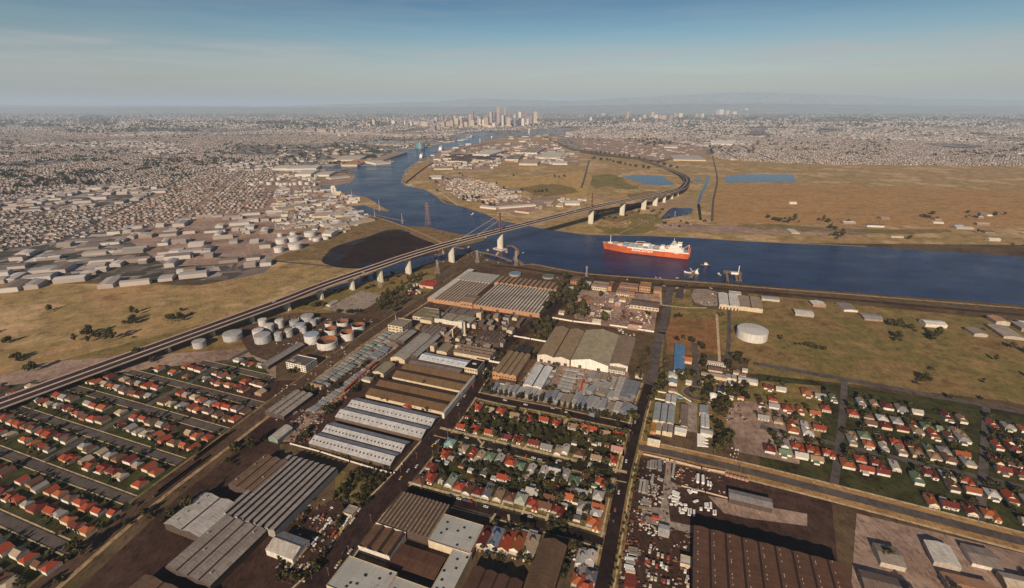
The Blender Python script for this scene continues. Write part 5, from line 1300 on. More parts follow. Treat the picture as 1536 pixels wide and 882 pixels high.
    return dict(wall=b.mesh('wall', HW_), roof=r.mesh('roof', HW_), porch=pm.mesh('porch', HW_), chimney=cm.mesh('chimney', REDB), wins=wins, door=door, h=3)
_b = MB(); _b.box(-2.6, 2.6, -2.4, 2.4, 0, 2.3); ANX_W = _b.mesh('annex', HW_)
_b = MB(); _b.face([(-2.8, -2.4, 2.9), (2.8, -2.4, 2.9), (2.8, 2.7, 2.35), (-2.8, 2.7, 2.35)][::-1]); ANX_R = _b.mesh('annex_roof', HW_)
PROTO = {k: house_proto(k) for k in ('bungalow', 'gable_house', 'cottage', 'villa')}
WINM = panel_mesh(1.9, 1.4, GLASS, 'hw'); DOORM = panel_mesh(1.0, 2.1, DARKW, 'hd')
RC = {'red': (.36, .075, .038), 'orange': (.40, .125, .05), 'maroon': (.17, .04, .032), 'brown': (.165, .085, .055), 'tan': (.33, .23, .14), 'cream': (.45, .37, .26), 'grey': (.32, .31, .30), 'white': (.55, .53, .50), 'green': (.16, .235, .15), 'turquoise': (.26, .46, .42), 'blue': (.22, .30, .40), 'pale green': (.40, .46, .36), 'pink': (.50, .28, .23), 'slate': (.16, .16, .18)}
WCOL = [wallm((.76, .70, .60)), wallm((.66, .56, .42)), wallm((.70, .68, .64)), wallm((.44, .24, .16))]
def house(px, kind, col, label, s=1.0, back=False, rz=0.0, rnd=None, group=None, wc=None, lean=True):
    P = PROTO[kind]; g = G(px[0], px[1], 3.2)
    root = empty('house', (g.x, g.y, 0), GRID + rz + (math.pi if back else 0), label, 'house', group)
    root.scale = (s, s, s * R.uniform(.95, 1.08))
    wm = wc or R.choice(WCOL[:3] if col != 'brown' else WCOL)
    c = RC[col]; j = R.choice((.82, .92, 1.0, 1.1)); rm = house_tiles(tuple(round(x * j, 3) for x in c))
    for nm, m in (('wall', wm), ('roof', rm), ('porch', WCOL[2])):
        o = link(nm, P[nm], root); o.material_slots[0].link = 'OBJECT'; o.material_slots[0].material = m
        if nm == 'roof': ro = o
    if R.random() < .6:      # rear addition with its own skillion roof
        an = link('annex', ANX_W, root, (R.uniform(-2.5, 2.5), 8.2 if kind == 'cottage' else 6.6, 0)); an.material_slots[0].link = 'OBJECT'; an.material_slots[0].material = wm
        ar = link('annex_roof', ANX_R, an); ar.material_slots[0].link = 'OBJECT'; ar.material_slots[0].material = house_tiles(R.choice((RC['grey'], RC['white'], RC['slate'], RC['green'], c)))
    link('chimney', P['chimney'], ro)
    for x, y in P['wins']: link('window', WINM, root, (x, y, 1.6))
    link('door', DOORM, root, (P['door'][0], P['door'][1], 1.05))
    return root
ROWS = [
 ('in the row facing the tall stacks', 14, [(-170, -20, 'b', 'red'), (480, -10, 'b', 'red'), (600, 18, 'g', 'cream'), (705, 28, 'b', 'red'), (835, 72, 'g', 'tan'), (970, 95, 'b', 'red'), (1110, 112, 'g', 'red'), (1225, 140, 'b', 'red'), (1390, 180, 'g', 'tan'), (1500, 190, 'b', 'orange')], 1),
 ('along the pale footpath street, on the stack side', 14, [(335, 180, 'g', 'red'), (460, 192, 'b', 'red'), (597, 232, 'g', 'red'), (758, 278, 'g', 'maroon'), (865, 292, 'b', 'red'), (1015, 332, 'g', 'maroon'), (1135, 372, 'g', 'grey'), (1248, 405, 'c', 'cream'), (1315, 395, 'c', 'white'), (1445, 428, 'v', 'brown')], 0),
 ('with its front on the street below the pale footpath', 14, [(225, 335, 'v', 'turquoise'), (170, 432, 'b', 'red'), (345, 385, 'v', 'cream'), (428, 440, 'c', 'red'), (500, 470, 'c', 'cream'), (600, 465, 'v', 'green'), (685, 500, 'c', 'white'), (790, 520, 'b', 'red'), (880, 555, 'v', 'green'), (988, 595, 'c', 'white'), (1105, 615, 'c', 'white'), (1212, 600, 'g', 'white'), (1315, 640, 'c', 'grey'), (1400, 690, 'v', 'green')], 2),
 ('backing on the gardens above the lower street', 14, [(60, 555, 'b', 'maroon'), (40, 650, 'b', 'red'), (-60, 690, 'v', 'brown'), (235, 695, 'c', 'pale green'), (310, 745, 'v', 'red'), (400, 765, 'c', 'brown'), (490, 790, 'v', 'maroon'), (580, 800, 'c', 'slate'), (690, 822, 'c', 'tan'), (790, 850, 'v', 'brown'), (895, 862, 'v', 'pale green'), (1015, 900, 'b', 'red'), (1120, 925, 'g', 'brown'), (1245, 960, 'b', 'maroon'), (1000, 790, 'g', 'white'), (720, 655, 'g', 'red'), (1160, 845, 'g', 'brown'), (1330, 840, 'g', 'orange')], 0),
 ('beside the long road', 15, [(40, 200, 'g', 'red'), (165, 240, 'g', 'tan'), (285, 255, 'b', 'red'), (275, 390, 'g', 'pink'), (80, 470, 'g', 'tan'), (232, 480, 'b', 'red'), (125, 690, 'b', 'red'), (100, 830, 'v', 'white'), (95, 930, 'g', 'orange'), (75, 1005, 'v', 'white'), (55, 1080, 'b', 'orange'), (-60, 800, 'g', 'grey'), (-40, 930, 'v', 'grey'), (-30, 650, 'c', 'brown')], 0),
 ('in the row of narrow houses below the lower street', 17, [(560, 400, 'c', 'maroon'), (652, 412, 'c', 'blue'), (752, 440, 'c', 'red'), (862, 452, 'c', 'orange'), (990, 470, 'c', 'cream')], 0),
 ('between the tall brown shed and the long road', 18, [(-60, 590, 'c', 'white'), (25, 600, 'c', 'white'), (-50, 700, 'c', 'grey'), (-80, 800, 'b', 'orange'), (-30, 860, 'b', 'red'), (20, 760, 'v', 'slate')], 2),
]
KIND = {'b': 'bungalow', 'g': 'gable_house', 'c': 'cottage', 'v': 'villa'}
KW = {'b': 'winged bungalow', 'g': 'ridged house', 'c': 'narrow cottage', 'v': 'square hipped house'}
for phrase, n, items, mode in ROWS:
    seen = {}
    tot = {}
    for it in items: tot[(it[2], it[3])] = tot.get((it[2], it[3]), 0) + 1
    for X, Y, k, c in items:
        seen[(k, c)] = seen.get((k, c), 0) + 1
        o = ordinal(seen[(k, c)]) + ' ' if tot[(k, c)] > 1 else 'only '
        house(K(n, X, Y), KIND[k], c, '%s%s roofed %s %s' % (o, c, KW[k], phrase), (R.uniform(.94, 1.08) if 'narrow houses' not in phrase else 1.42), back=(mode == 2 and R.random() < .6))
# garden sheds and garages behind the houses
gsm = MB(); gsm.box(-2, 2, -2.6, 2.6, 0, 2.3); gsr = MB(); gsr.face([(-2.2, -2.8, 2.35), (2.2, -2.8, 2.35), (2.2, 0, 2.95), (-2.2, 0, 2.95)]); gsr.face([(2.2, 2.8, 2.35), (-2.2, 2.8, 2.35), (-2.2, 0, 2.95), (2.2, 0, 2.95)])
gsd = panel_mesh(1.8, 1.9, DARKW, 'gs')
GS_W, GS_R = gsm.mesh('wall', HW_), gsr.mesh('roof', HW_)
def garden_shed(px, col, i, grp='garden sheds behind the houses', lab='small %s roofed garden shed among dark garden trees between the house rows'):
    g = G(*px); root = empty('garden_shed', (g.x, g.y, 0), GRID + R.choice((0, math.pi / 2)), lab % col, 'shed', grp + ', ' + col)
    root.scale = (R.uniform(.8, 1.3),) * 3
    for nm, me, m in (('wall', GS_W, R.choice(WCOL)), ('roof', GS_R, house_tiles(RC[col]))):
        o = link(nm, me, root); o.material_slots[0].link = 'OBJECT'; o.material_slots[0].material = m
    link('door', gsd, root, (0, -2.65, 1.0))
GSP = [(14, p) for p in ((385, 105), (560, 185), (480, 130), (700, 215), (640, 105), (855, 140), (985, 170), (970, 275), (1080, 95), (340, 520), (330, 570), (470, 520), (590, 500), (185, 545), (230, 500), (415, 615), (540, 650), (635, 690), (690, 690), (880, 705), (925, 690), (1010, 760), (1190, 690), (1070, 765), (1230, 770), (1380, 800), (1330, 800), (1460, 830), (990, 140), (1395, 355), (1200, 160), (440, 700), (600, 745), (640, 770), (910, 815), (140, 715), (395, 745), (1490, 660), (1495, 700), (1120, 700), (780, 690), (560, 605))] + \
      [(15, p) for p in ((30, 400), (60, 360), (180, 370), (260, 405), (20, 560), (190, 540), (60, 760), (20, 800), (170, 790), (215, 800), (20, 320), (110, 360))] + [(17, p) for p in ((830, 590), (575, 560), (950, 620), (500, 510), (1410, 80), (1420, 240), (1440, 190), (1460, 100), (860, 40), (1300, 120), (690, 40))]
for i, (n, p) in enumerate(GSP): garden_shed(K(n, *p), R.choice(['white', 'grey', 'white', 'red', 'cream', 'green', 'slate', 'brown']), i)

# ------------------------------------------------------------------ trees
LEAF = {}
def leafm(name, c):
    m, nt, b = nt_new(name)
    f = noise_tex(nt, coord(nt), .6, 3)
    oi = nd(nt, 'ShaderNodeObjectInfo')
    k = mixc(nt, f, sc_(c, .55), sc_(c, 1.5))
    hs = nd(nt, 'ShaderNodeHueSaturation'); nt.links.new(k, hs.inputs['Color'])
    mr = nd(nt, 'ShaderNodeMapRange'); nt.links.new(oi.outputs['Random'], mr.inputs[0]); mr.inputs[3].default_value = .6; mr.inputs[4].default_value = 1.8
    nt.links.new(mr.outputs[0], hs.inputs['Value'])
    nt.links.new(hs.outputs[0], b.inputs['Base Color']); b.inputs['Roughness'].default_value = .9
    return m
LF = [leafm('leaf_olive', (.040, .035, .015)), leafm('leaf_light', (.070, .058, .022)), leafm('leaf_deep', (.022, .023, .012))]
BARK = M((.13, .09, .06), .3, .6)
def crown_proto(seed, tall, r, clumps, leaves, size, mats, conic=False, lean=0):
    rr = random.Random(seed); b = MB(); t = MB()
    t.bar((0, 0, 0), (rr.uniform(-.3, .3), rr.uniform(-.3, .3), tall * .55), r * .07, 0, 6, r * .045)
    for c in range(clumps):
        a = rr.uniform(0, 6.283); q = rr.random() ** .6
        hz_ = rr.random()
        rad = r * q * (1 - .75 * hz_ if conic else (math.sin(math.pi * (.15 + .8 * hz_)) ** .6))
        cx, cy, cz = rad * math.cos(a), rad * math.sin(a), tall * (.28 + .68 * hz_)
        if rr.random() < .5: t.bar((0, 0, tall * .4), (cx * .9, cy * .9, cz), r * .028, 0, 4, r * .008)
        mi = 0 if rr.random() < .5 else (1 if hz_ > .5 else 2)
        cr = r * rr.uniform(.22, .42)
        for l in range(leaves):
            d = Vector((rr.gauss(0, 1), rr.gauss(0, 1), rr.gauss(0, .8))).normalized() * cr * rr.random() ** .4
            p = Vector((cx, cy, cz)) + d; nrm = (d.normalized() + Vector((rr.gauss(0, .5), rr.gauss(0, .5), rr.gauss(.4, .5)))).normalized()
            u = nrm.orthogonal().normalized(); v = nrm.cross(u); s = size * rr.uniform(.6, 1.4)
            b.face([p + u * s, p + v * s * .7, p - u * s, p - v * s * .7], mi)
    return b.mesh('crown', mats), t.mesh('trunk', BARK)
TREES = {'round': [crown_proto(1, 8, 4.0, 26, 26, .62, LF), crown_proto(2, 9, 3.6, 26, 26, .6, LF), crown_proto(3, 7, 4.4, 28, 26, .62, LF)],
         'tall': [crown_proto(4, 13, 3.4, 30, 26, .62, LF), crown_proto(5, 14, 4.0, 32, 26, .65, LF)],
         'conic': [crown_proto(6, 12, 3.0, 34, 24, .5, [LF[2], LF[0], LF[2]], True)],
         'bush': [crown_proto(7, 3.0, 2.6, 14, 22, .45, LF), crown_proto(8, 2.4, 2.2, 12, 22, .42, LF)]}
def tree(px, kind, s, label, group, world=None):
    g = world or G(*px); root = empty('tree' if kind != 'bush' else 'bush', (g.x, g.y, 0), R.uniform(0, 6.28), label, 'tree' if kind != 'bush' else 'bush', group)
    root.scale = (s * R.uniform(.85, 1.15), s * R.uniform(.85, 1.15), s * R.uniform(.85, 1.15))
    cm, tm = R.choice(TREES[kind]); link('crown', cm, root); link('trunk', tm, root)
TL = [
 (14, 'dark garden tree in the gardens among the coloured house roofs', 'round', .85, [(560, 60), (620, 90), (760, 90), (745, 110), (830, 75), (900, 130), (930, 150), (1030, 160), (1000, 130), (1170, 190), (1280, 60), (1340, 110), (1430, 240), (1490, 250), (1350, 200), (820, 160), (430, 40), (360, 90), (380, 170), (680, 160), (800, 250), (920, 240), (940, 330), (1080, 250), (1180, 250), (1210, 340), (1400, 330), (1480, 350),
   (120, 400), (290, 330), (320, 420), (260, 470), (300, 540), (380, 510), (280, 560), (420, 580), (500, 600), (560, 560), (610, 580), (640, 620), (720, 590), (740, 450), (840, 620), (860, 650), (940, 660), (1000, 690), (1040, 640), (1160, 690), (1150, 560), (1250, 680), (1340, 560), (1300, 740), (1440, 560), (1480, 760), (120, 590), (100, 480), (150, 640), (170, 700), (560, 720), (760, 760), (840, 760), (820, 700), (1060, 820), (1130, 760), (1210, 840), (1280, 890), (1400, 860), (640, 800), (740, 790), (500, 700), (450, 650), (350, 640), (1090, 880), (950, 800), (720, 210), (540, 230), (520, 110), (600, 140), (660, 130), (480, 140), (440, 120), (640, 170), (700, 150), (900, 190), (960, 210), (1050, 210), (1120, 220), (1250, 230), (1300, 250), (1340, 280), (1420, 290), (560, 200), (460, 240), (500, 260), (380, 240), (420, 250), (640, 290), (700, 300), (780, 340), (850, 350), (1080, 300), (1260, 310), (1350, 330), (1000, 240), (580, 110), (860, 180), (470, 580), (360, 560), (590, 620), (670, 580), (780, 640), (900, 740), (980, 730), (1080, 700), (1180, 640), (1270, 720), (1380, 760)]),
 (15, 'dark tree in the gardens beside the long road', 'round', .95, [(130, 260), (110, 310), (160, 320), (210, 310), (280, 180), (290, 330), (340, 260), (20, 300), (60, 300), (40, 350), (240, 330), (330, 340), (170, 560), (60, 560), (140, 620), (200, 640), (90, 640), (30, 640), (-20, 560), (20, 720), (170, 760), (200, 860), (-60, 900), (-20, 1000)]),
 (17, 'dark tree in the shaded back gardens near the narrow houses', 'round', .9, [(620, 510), (640, 560), (560, 600), (700, 620), (880, 600), (930, 580), (960, 650), (640, 290), (880, 330), (860, 360), (760, 360), (530, 530), (1160, 330), (1220, 330), (1280, 310), (1200, 380), (1290, 380), (1350, 230), (1270, 60), (1230, 20), (1440, 500), (1340, 640), (1310, 720), (1290, 780), (1240, 60), (980, 320), (1370, 500)]),
 (12, 'dark tree in the belt along the long road beside the stacks', 'tall', .95, [(560, 240), (545, 260), (530, 290), (520, 330), (515, 370), (540, 310), (560, 280), (500, 390), (470, 470), (490, 500)]),
 (12, 'dark tree standing among the estate houses and roundabout', 'round', 1.15, [(750, 360), (730, 370), (720, 430), (690, 460), (700, 500), (690, 560), (700, 590), (730, 560), (850, 480), (900, 450), (910, 500), (880, 520), (940, 460), (1080, 220), (1060, 200), (1090, 310), (1080, 340), (1085, 380), (1100, 460), (1085, 500), (1100, 560), (1150, 510), (1170, 540), (1330, 360), (1320, 390), (1320, 590), (1390, 640), (1380, 660), (1470, 650), (1490, 680), (1100, 690), (1120, 710), (1240, 690), (1260, 740), (1220, 750), (1180, 760), (1250, 800), (1280, 780), (1300, 640), (1430, 300), (1370, 290), (840, 130), (980, 150), (900, 120)]),
 (15, 'scrubby tree on the strip beside the gravel yard', 'round', 1.1, [(1230, 20), (1260, 40), (1220, 60), (1250, 80), (1240, 200), (1260, 240), (1220, 260), (1280, 300), (1250, 330), (1330, 290), (1290, 380), (1230, 370), (1180, 150), (1310, 350), (1215, 420)]),
 (15, 'small tree on the verge opposite the houses', 'bush', 1.0, [(590, 60), (580, 130), (560, 160), (540, 250), (560, 20), (450, 560), (440, 620), (430, 680), (480, 640), (490, 580), (450, 740), (430, 800), (470, 720), (590, 200)]),
 (18, 'dry bush on the verge along the long road beside the truck yard', 'bush', .6, [(400, 60), (380, 120), (400, 170), (360, 220), (340, 280), (380, 300), (330, 350), (300, 420), (290, 480), (270, 540), (300, 600), (260, 640), (240, 700), (220, 760), (280, 700), (230, 820), (210, 860), (260, 560), (310, 380), (350, 180), (415, 250), (400, 330)]),
 ('C', 'tall dark tree in the belt between the sawtooth factory and the wharf yard', 'tall', 1.3, [(400, 130), (430, 150), (440, 190), (330, 250), (360, 280), (330, 320), (300, 350), (340, 380), (270, 380), (250, 420), (290, 420), (230, 460), (200, 480), (420, 320), (460, 310), (480, 350), (440, 370), (400, 400), (500, 400), (510, 350), (460, 410), (560, 220), (600, 210), (640, 240), (620, 260), (660, 270), (590, 260), (480, 460), (440, 500), (470, 510), (520, 490), (560, 470), (600, 450), (610, 480), (640, 520), (660, 540), (540, 520), (590, 540), (500, 540), (430, 540), (620, 560), (830, 580), (850, 600), (520, 290), (550, 300), (380, 240), (800, 330)]),
 ('C', 'dark tree along the avenue below the long cream wall', 'tall', 1.1, [(230, 580), (200, 600), (180, 610), (150, 630), (170, 650), (300, 640), (270, 660), (240, 690), (250, 720), (100, 680), (60, 740), (210, 740), (140, 700), (230, 620), (190, 680), (20, 700)]),
 (11, 'dark cypress tree along the street side of the tall stacks', 'conic', .9, [(590, 600), (560, 560), (570, 620), (600, 640), (640, 650), (690, 660), (740, 665), (790, 670), (850, 690), (880, 680), (900, 690), (980, 700), (1020, 720), (1080, 720), (1160, 740), (1240, 760), (1300, 770), (1350, 790), (1400, 800), (1440, 800), (1490, 810), (620, 600), (540, 520), (610, 490), (640, 480)]),
 (12, 'dark yellowish shrub at the street end of the tall stacks', 'bush', 2.2, [(20, 830), (120, 830), (100, 850), (180, 840), (360, 870), (410, 850), (420, 830), (380, 840), (260, 860), (440, 860), (60, 820)]),
 (7, 'dark tree in the belt between the gravel lot and the railway', 'tall', 1.1, [(1250, 320), (1300, 310), (1350, 300), (1320, 340), (1270, 350), (1190, 370), (1150, 420), (1120, 450), (1060, 460), (1040, 490), (1080, 480), (1000, 520), (1020, 540), (1060, 560), (1090, 590), (1140, 560), (1180, 560), (1000, 580), (1040, 600), (1120, 620), (1220, 530), (1160, 500), (1100, 510), (1200, 440), (1240, 480), (1280, 430), (960, 540), (1380, 280), (1260, 400), (1010, 480), (980, 600)]),
 (7, 'bush on the rough grass near the bridge piers', 'bush', 2.4, [(860, 290), (820, 300), (930, 260), (1100, 260), (900, 380), (860, 400), (380, 570), (400, 540), (440, 550), (360, 560), (460, 560), (260, 560), (700, 630), (740, 620), (780, 615), (600, 620), (1090, 350), (1040, 330), (1150, 290), (560, 440), (620, 420)]),
 (10, 'dark bush beside the tracks and the small cream cottage', 'bush', 2.0, [(920, 470), (940, 450), (960, 480), (900, 500), (860, 350), (810, 390), (830, 370), (200, 410), (230, 420), (170, 430), (140, 430), (300, 570), (330, 590), (370, 610), (280, 590), (350, 640), (590, 570), (580, 590), (480, 800), (520, 790), (500, 820), (550, 780), (760, 570), (720, 600), (740, 620), (560, 760)]),
 (13, 'scrubby olive tree on the waste plot below the low white wall', 'round', .78, [(720, 660), (760, 640), (800, 640), (830, 660), (780, 690), (820, 700), (850, 720), (700, 700), (760, 720), (880, 760), (830, 790), (860, 820), (890, 800), (920, 780), (700, 800), (640, 780), (660, 830), (960, 700), (1000, 720), (980, 660), (940, 640), (1030, 680), (860, 680), (900, 700), (600, 820), (560, 840), (820, 840)]),
 (13, 'dark bush along the foot of the fenced pale warehouse', 'bush', 1.6, [(560, 430), (580, 440), (620, 460), (650, 470), (540, 400), (440, 370), (400, 380), (700, 480), (1050, 580), (1030, 590), (900, 540), (240, 300), (260, 260), (290, 290), (310, 240), (220, 320)]),
 (10, 'dark bush in the gap behind the brown sheds', 'bush', 1.8, [(880, 650), (920, 660), (970, 680), (1030, 690), (1080, 700), (1130, 710), (1180, 725), (1230, 740), (1280, 755), (1330, 770), (1390, 790), (1440, 800), (1240, 490), (1290, 510), (1340, 520), (1400, 540), (1450, 550)]),
 (5, 'small dark tree on the dry flats across the river', 'round', 1.6, [(730, 215), (895, 225), (845, 258), (1025, 245), (655, 288), (660, 160), (350, 300), (380, 305), (430, 300), (460, 302), (490, 298), (345, 320), (1210, 100), (1250, 105), (1300, 95), (820, 90), (85, 150), (30, 120), (200, 130), (310, 70), (340, 90), (1060, 240), (1090, 240), (1130, 238), (100, 240), (600, 370), (640, 380), (530, 350)]),
 (6, 'small bush on the swampy ground under the bridge', 'bush', 2.6, [(150, 500), (200, 480), (260, 490), (420, 440), (480, 430), (620, 420), (700, 410), (680, 440), (720, 540), (780, 560), (860, 570), (760, 480), (360, 470), (880, 520), (930, 540), (120, 490), (560, 400), (600, 430), (640, 470), (1060, 480), (1100, 520), (980, 150), (950, 170)]),
 (9, 'small tree or shrub at the wharf end of the long road', 'bush', 2.4, [(520, 390), (500, 400), (540, 410), (560, 400), (930, 380), (940, 400), (640, 370), (700, 360), (660, 430), (860, 660), (830, 670), (1240, 650), (1260, 650), (560, 640), (100, 700), (150, 700), (40, 330), (10, 410)]),
 (3, 'dark tree in the planted belt beside the highway', 'round', 2.2, [(30, 630), (80, 632), (120, 630), (160, 635), (200, 640), (250, 645), (300, 652), (340, 660), (390, 668), (440, 675), (480, 680), (530, 690), (600, 710), (660, 730), (720, 745), (780, 760), (840, 770), (60, 685), (120, 695), (180, 700), (240, 715), (300, 730), (350, 740), (400, 750), (450, 760), (520, 770), (570, 775), (40, 690), (210, 700), (280, 722)]),
 (3, 'dark tree in the distant park beyond the highway', 'round', 3.0, [(390, 500), (420, 505), (450, 510), (480, 520), (520, 525), (560, 510), (590, 505), (620, 500), (650, 510), (680, 520), (700, 535), (620, 530), (740, 530), (770, 545), (540, 470), (570, 475), (1130, 490), (1140, 530), (1150, 570), (1160, 610), (1170, 640), (1175, 590)]),

 (12, 'dark tree between the estate blocks and the gravel yard', 'round', 1.1, [(1400, 330), (1440, 350), (1500, 340), (1120, 590), (1160, 600), (1340, 640), (1410, 600), (1450, 610), (1500, 590), (1310, 700), (1330, 760), (1200, 820), (1270, 850), (1300, 820), (1060, 570), (1120, 650), (1090, 730), (1370, 560), (1480, 560), (980, 620), (990, 470), (1000, 500), (660, 600), (640, 610), (620, 660), (590, 700)]),
 (11, 'dark bush in the corners between the factories by the avenue', 'bush', 2.0, [(1030, 280), (1010, 300), (850, 170), (870, 200), (930, 180), (1050, 110), (1100, 130), (700, 290), (660, 270), (980, 520), (920, 560), (900, 580), (1120, 600), (1210, 360), (1240, 370), (1190, 410), (1180, 600), (560, 480), (580, 440), (540, 600), (760, 120), (800, 100)]),
 (16, 'dark scrubby bush at the edges of the dark truck yard', 'bush', 1.6, [(560, 30), (600, 60), (650, 40), (740, 30), (780, 60), (830, 40), (860, 70), (800, 110), (640, 110), (330, 60), (280, 180), (230, 280), (120, 660), (60, 620), (40, 700), (90, 760), (180, 800), (20, 800), (300, 780), (400, 640), (380, 700), (460, 560), (620, 210), (590, 300)]),
]
for n, lab, kind, s, pts in TL:
    for p in pts: tree(K(n, *p), kind, s * R.uniform(.75, 1.2), lab, 'trees: ' + lab)
# ------------------------------------------------------------------ stacks, containers, vehicles
def ends(n, a, b):
    p, q = G(*K(n, *a)), G(*K(n, *b)); d = q - p
    return (p + q) / 2, math.atan2(d.y, d.x), d.length
UNIT = {}
def stack_mesh(kind):
    if kind in UNIT: return UNIT[kind]
    b = MB()
    if kind == 'stack':       # layered packs on bearers, unit length / width / height
        rr = random.Random(3)
        for i in range(4):
            for k in range(3):
                j = rr.uniform(-.02, .02); b.box(-.5 + k / 3 + .008, -.5 + (k + 1) / 3 - .008, -.5 + abs(j), .5 - abs(j), i * .25 + .02, i * .25 + .235, 0, True)
    elif kind == 'box':
        b.box(-.5, .5, -.5, .5, .06, 1, 0, True)
        for s in (-1, 1):
            for k in range(9): b.box(-.45 + k * .11, -.42 + k * .11, s * .5 - .012, s * .5 + .012, .08, .96, 0, True)
    UNIT[kind] = b.mesh(kind, HW_); return UNIT[kind]
BEAR = MB(); BEAR.box(-.48, -.44, -.5, .5, 0, .02); BEAR.box(.44, .48, -.5, .5, 0, .02); BEAR_ME = BEAR.mesh('bearer', DARKW)
def stack(c, ang, l, w_, h, col, label, group, name='timber_stack', cat='stack', kind='stack'):
    root = empty(name, (c.x, c.y, 0), ang, label, cat, group); root.scale = (l, w_, h)
    o = link('pack' if kind == 'stack' else 'body', stack_mesh(kind), root); o.material_slots[0].link = 'OBJECT'; o.material_slots[0].material = col
    link('bearer', BEAR_ME, root)
    return root
SG = [M(c, .3, .9, .85, (.2, 3, 3), .1, (.7, .65, .6)) for c in ((.30, .31, .33), (.24, .26, .30), (.36, .35, .33), (.42, .40, .37), (.20, .21, .24), (.30, .25, .2))]
lab = 'grey stacked timber pack among the tall stacks facing the house row'
for i in range(7): c, a, l = ends(11, (630 + 46 * i, 612 + i * 9), (682 + 46 * i, 545 + 7 * i)); stack(c, a, l, 6.5, R.uniform(3, 6), R.choice(SG), lab, 'tall stacks by the street')
for i in range(6): c, a, l = ends(11, (935 + 50 * i, 672 + i * 8), (985 + 50 * i, 600 + 6 * i)); stack(c, a, l, 7, R.uniform(3.5, 6), R.choice(SG), lab, 'tall stacks by the street')
for i in range(7): c, a, l = ends(11, (1230 + 48 * i, 735 + i * 9), (1275 + 48 * i, 655 + 5 * i)); stack(c, a, l, 6.5, R.uniform(3, 6), R.choice(SG), lab, 'tall stacks by the street')
lab = 'long flat grey pack laid in rows on the concrete below the great gabled shed'
for (x0, y0, x1, y1) in ((1310, 408, 1450, 425), (1300, 440, 1420, 462), (1290, 465, 1420, 490), (1270, 500, 1410, 525), (1260, 530, 1390, 555), (1245, 560, 1380, 585), (1235, 590, 1360, 612), (1420, 440, 1490, 455), (1410, 480, 1470, 490)):
    c, a, l = ends(11, (x0, y0), (x1, y1)); stack(c, a, l, 5.5, 2.4, SG[R.choice((2, 3, 3))], lab, 'flat packs on the concrete')
lab = 'dark and pale machinery pack in the strip beside the white two ridge shed'
for i in range(12): c, a, l = ends(11, (1105 + i * 9, 575 - i * 17), (1140 + i * 9, 582 - i * 17)); stack(c, a, l, 3, R.uniform(1.5, 3), R.choice(SG + [WHITEW]), lab, 'packs beside the white shed')
lab = 'big grey or tan stack in the block yard along the long road'
for (x0, y0, x1, y1, w_, k) in ((20, 520, 55, 450, 8, 0), (75, 520, 100, 460, 12, 5), (140, 520, 160, 455, 12, 5), (60, 600, 120, 545, 12, 2), (140, 600, 200, 545, 14, 2), (215, 600, 260, 490, 6, 3), (255, 690, 335, 490, 10, 3), (345, 690, 400, 520, 14, 4), (410, 670, 460, 540, 12, 4), (120, 660, 170, 610, 14, 5), (200, 690, 225, 620, 8, 2), (20, 780, 80, 690, 12, 2), (60, 800, 110, 720, 10, 2), (130, 800, 160, 700, 8, 0), (190, 830, 250, 740, 12, 5), (260, 830, 300, 740, 9, 3), (330, 830, 430, 770, 12, 1), (340, 790, 400, 740, 10, 1), (10, 640, 60, 590, 10, 0), (30, 850, 70, 800, 8, 1), (-20, 800, 10, 720, 8, 0), (-60, 760, -30, 690, 9, 2), (-60, 660, -20, 560, 9, 3), (-110, 720, -80, 640, 9, 0)):
    c, a, l = ends(12, (x0, y0), (x1, y1)); stack(c, a, l, w_, R.uniform(3, 5.5), SG[k], lab, 'stacks in the block yard')
c, a, l = ends(11, (1455, 640), (1475, 540)); stack(c, a, l, 2.4, 6, M((.6, .06, .03)), 'narrow bright red stack standing upright among the grey packs', None)
# container rows in the rail yard
lab = 'grey green goods stack in the long double row beside the railway'
GG = [M(c, .25, .3) for c in ((.27, .28, .26), (.22, .25, .23), (.30, .29, .26), (.19, .22, .22))]
for i in range(20):
    t = i / 19; x, y = 395 + 650 * t, 520 - 470 * t
    c, a, l = ends(10, (x, y), (x + 52, y + 20)); stack(c, a, l, 5.2, R.uniform(2.4, 4), R.choice(GG), lab, 'goods rows in the rail yard', 'goods_stack', 'stack', 'box')
    if R.random() < .85:
        c, a, l = ends(10, (x + 62, y + 24), (x + 112, y + 44)); stack(c, a, l, 5.2, R.uniform(2.4, 4), R.choice(GG), lab, 'goods rows in the rail yard', 'goods_stack', 'stack', 'box')
lab = 'low grey goods stack in the single row along the concrete track'
for i in range(17):
    t = i / 16; x, y = 318 + 500 * t, 785 - 375 * t
    c, a, l = ends(10, (x, y), (x + 62, y + 24)); stack(c, a, l, 5, R.uniform(1.6, 3), R.choice(SG[:3]), lab, 'single goods row in the rail yard', 'goods_stack', 'stack', 'box')
lab = 'dark grey covered stack between the container rows and the arched shed'
for (x0, y0, x1, y1) in ((900, 275, 970, 305), (935, 250, 1010, 280), (970, 225, 1050, 250), (1000, 205, 1070, 225)):
    c, a, l = ends(10, (x0, y0), (x1, y1)); stack(c, a, l, 6.5, 3.5, SG[1], lab, 'dark covered stacks', 'goods_stack', 'stack', 'box')
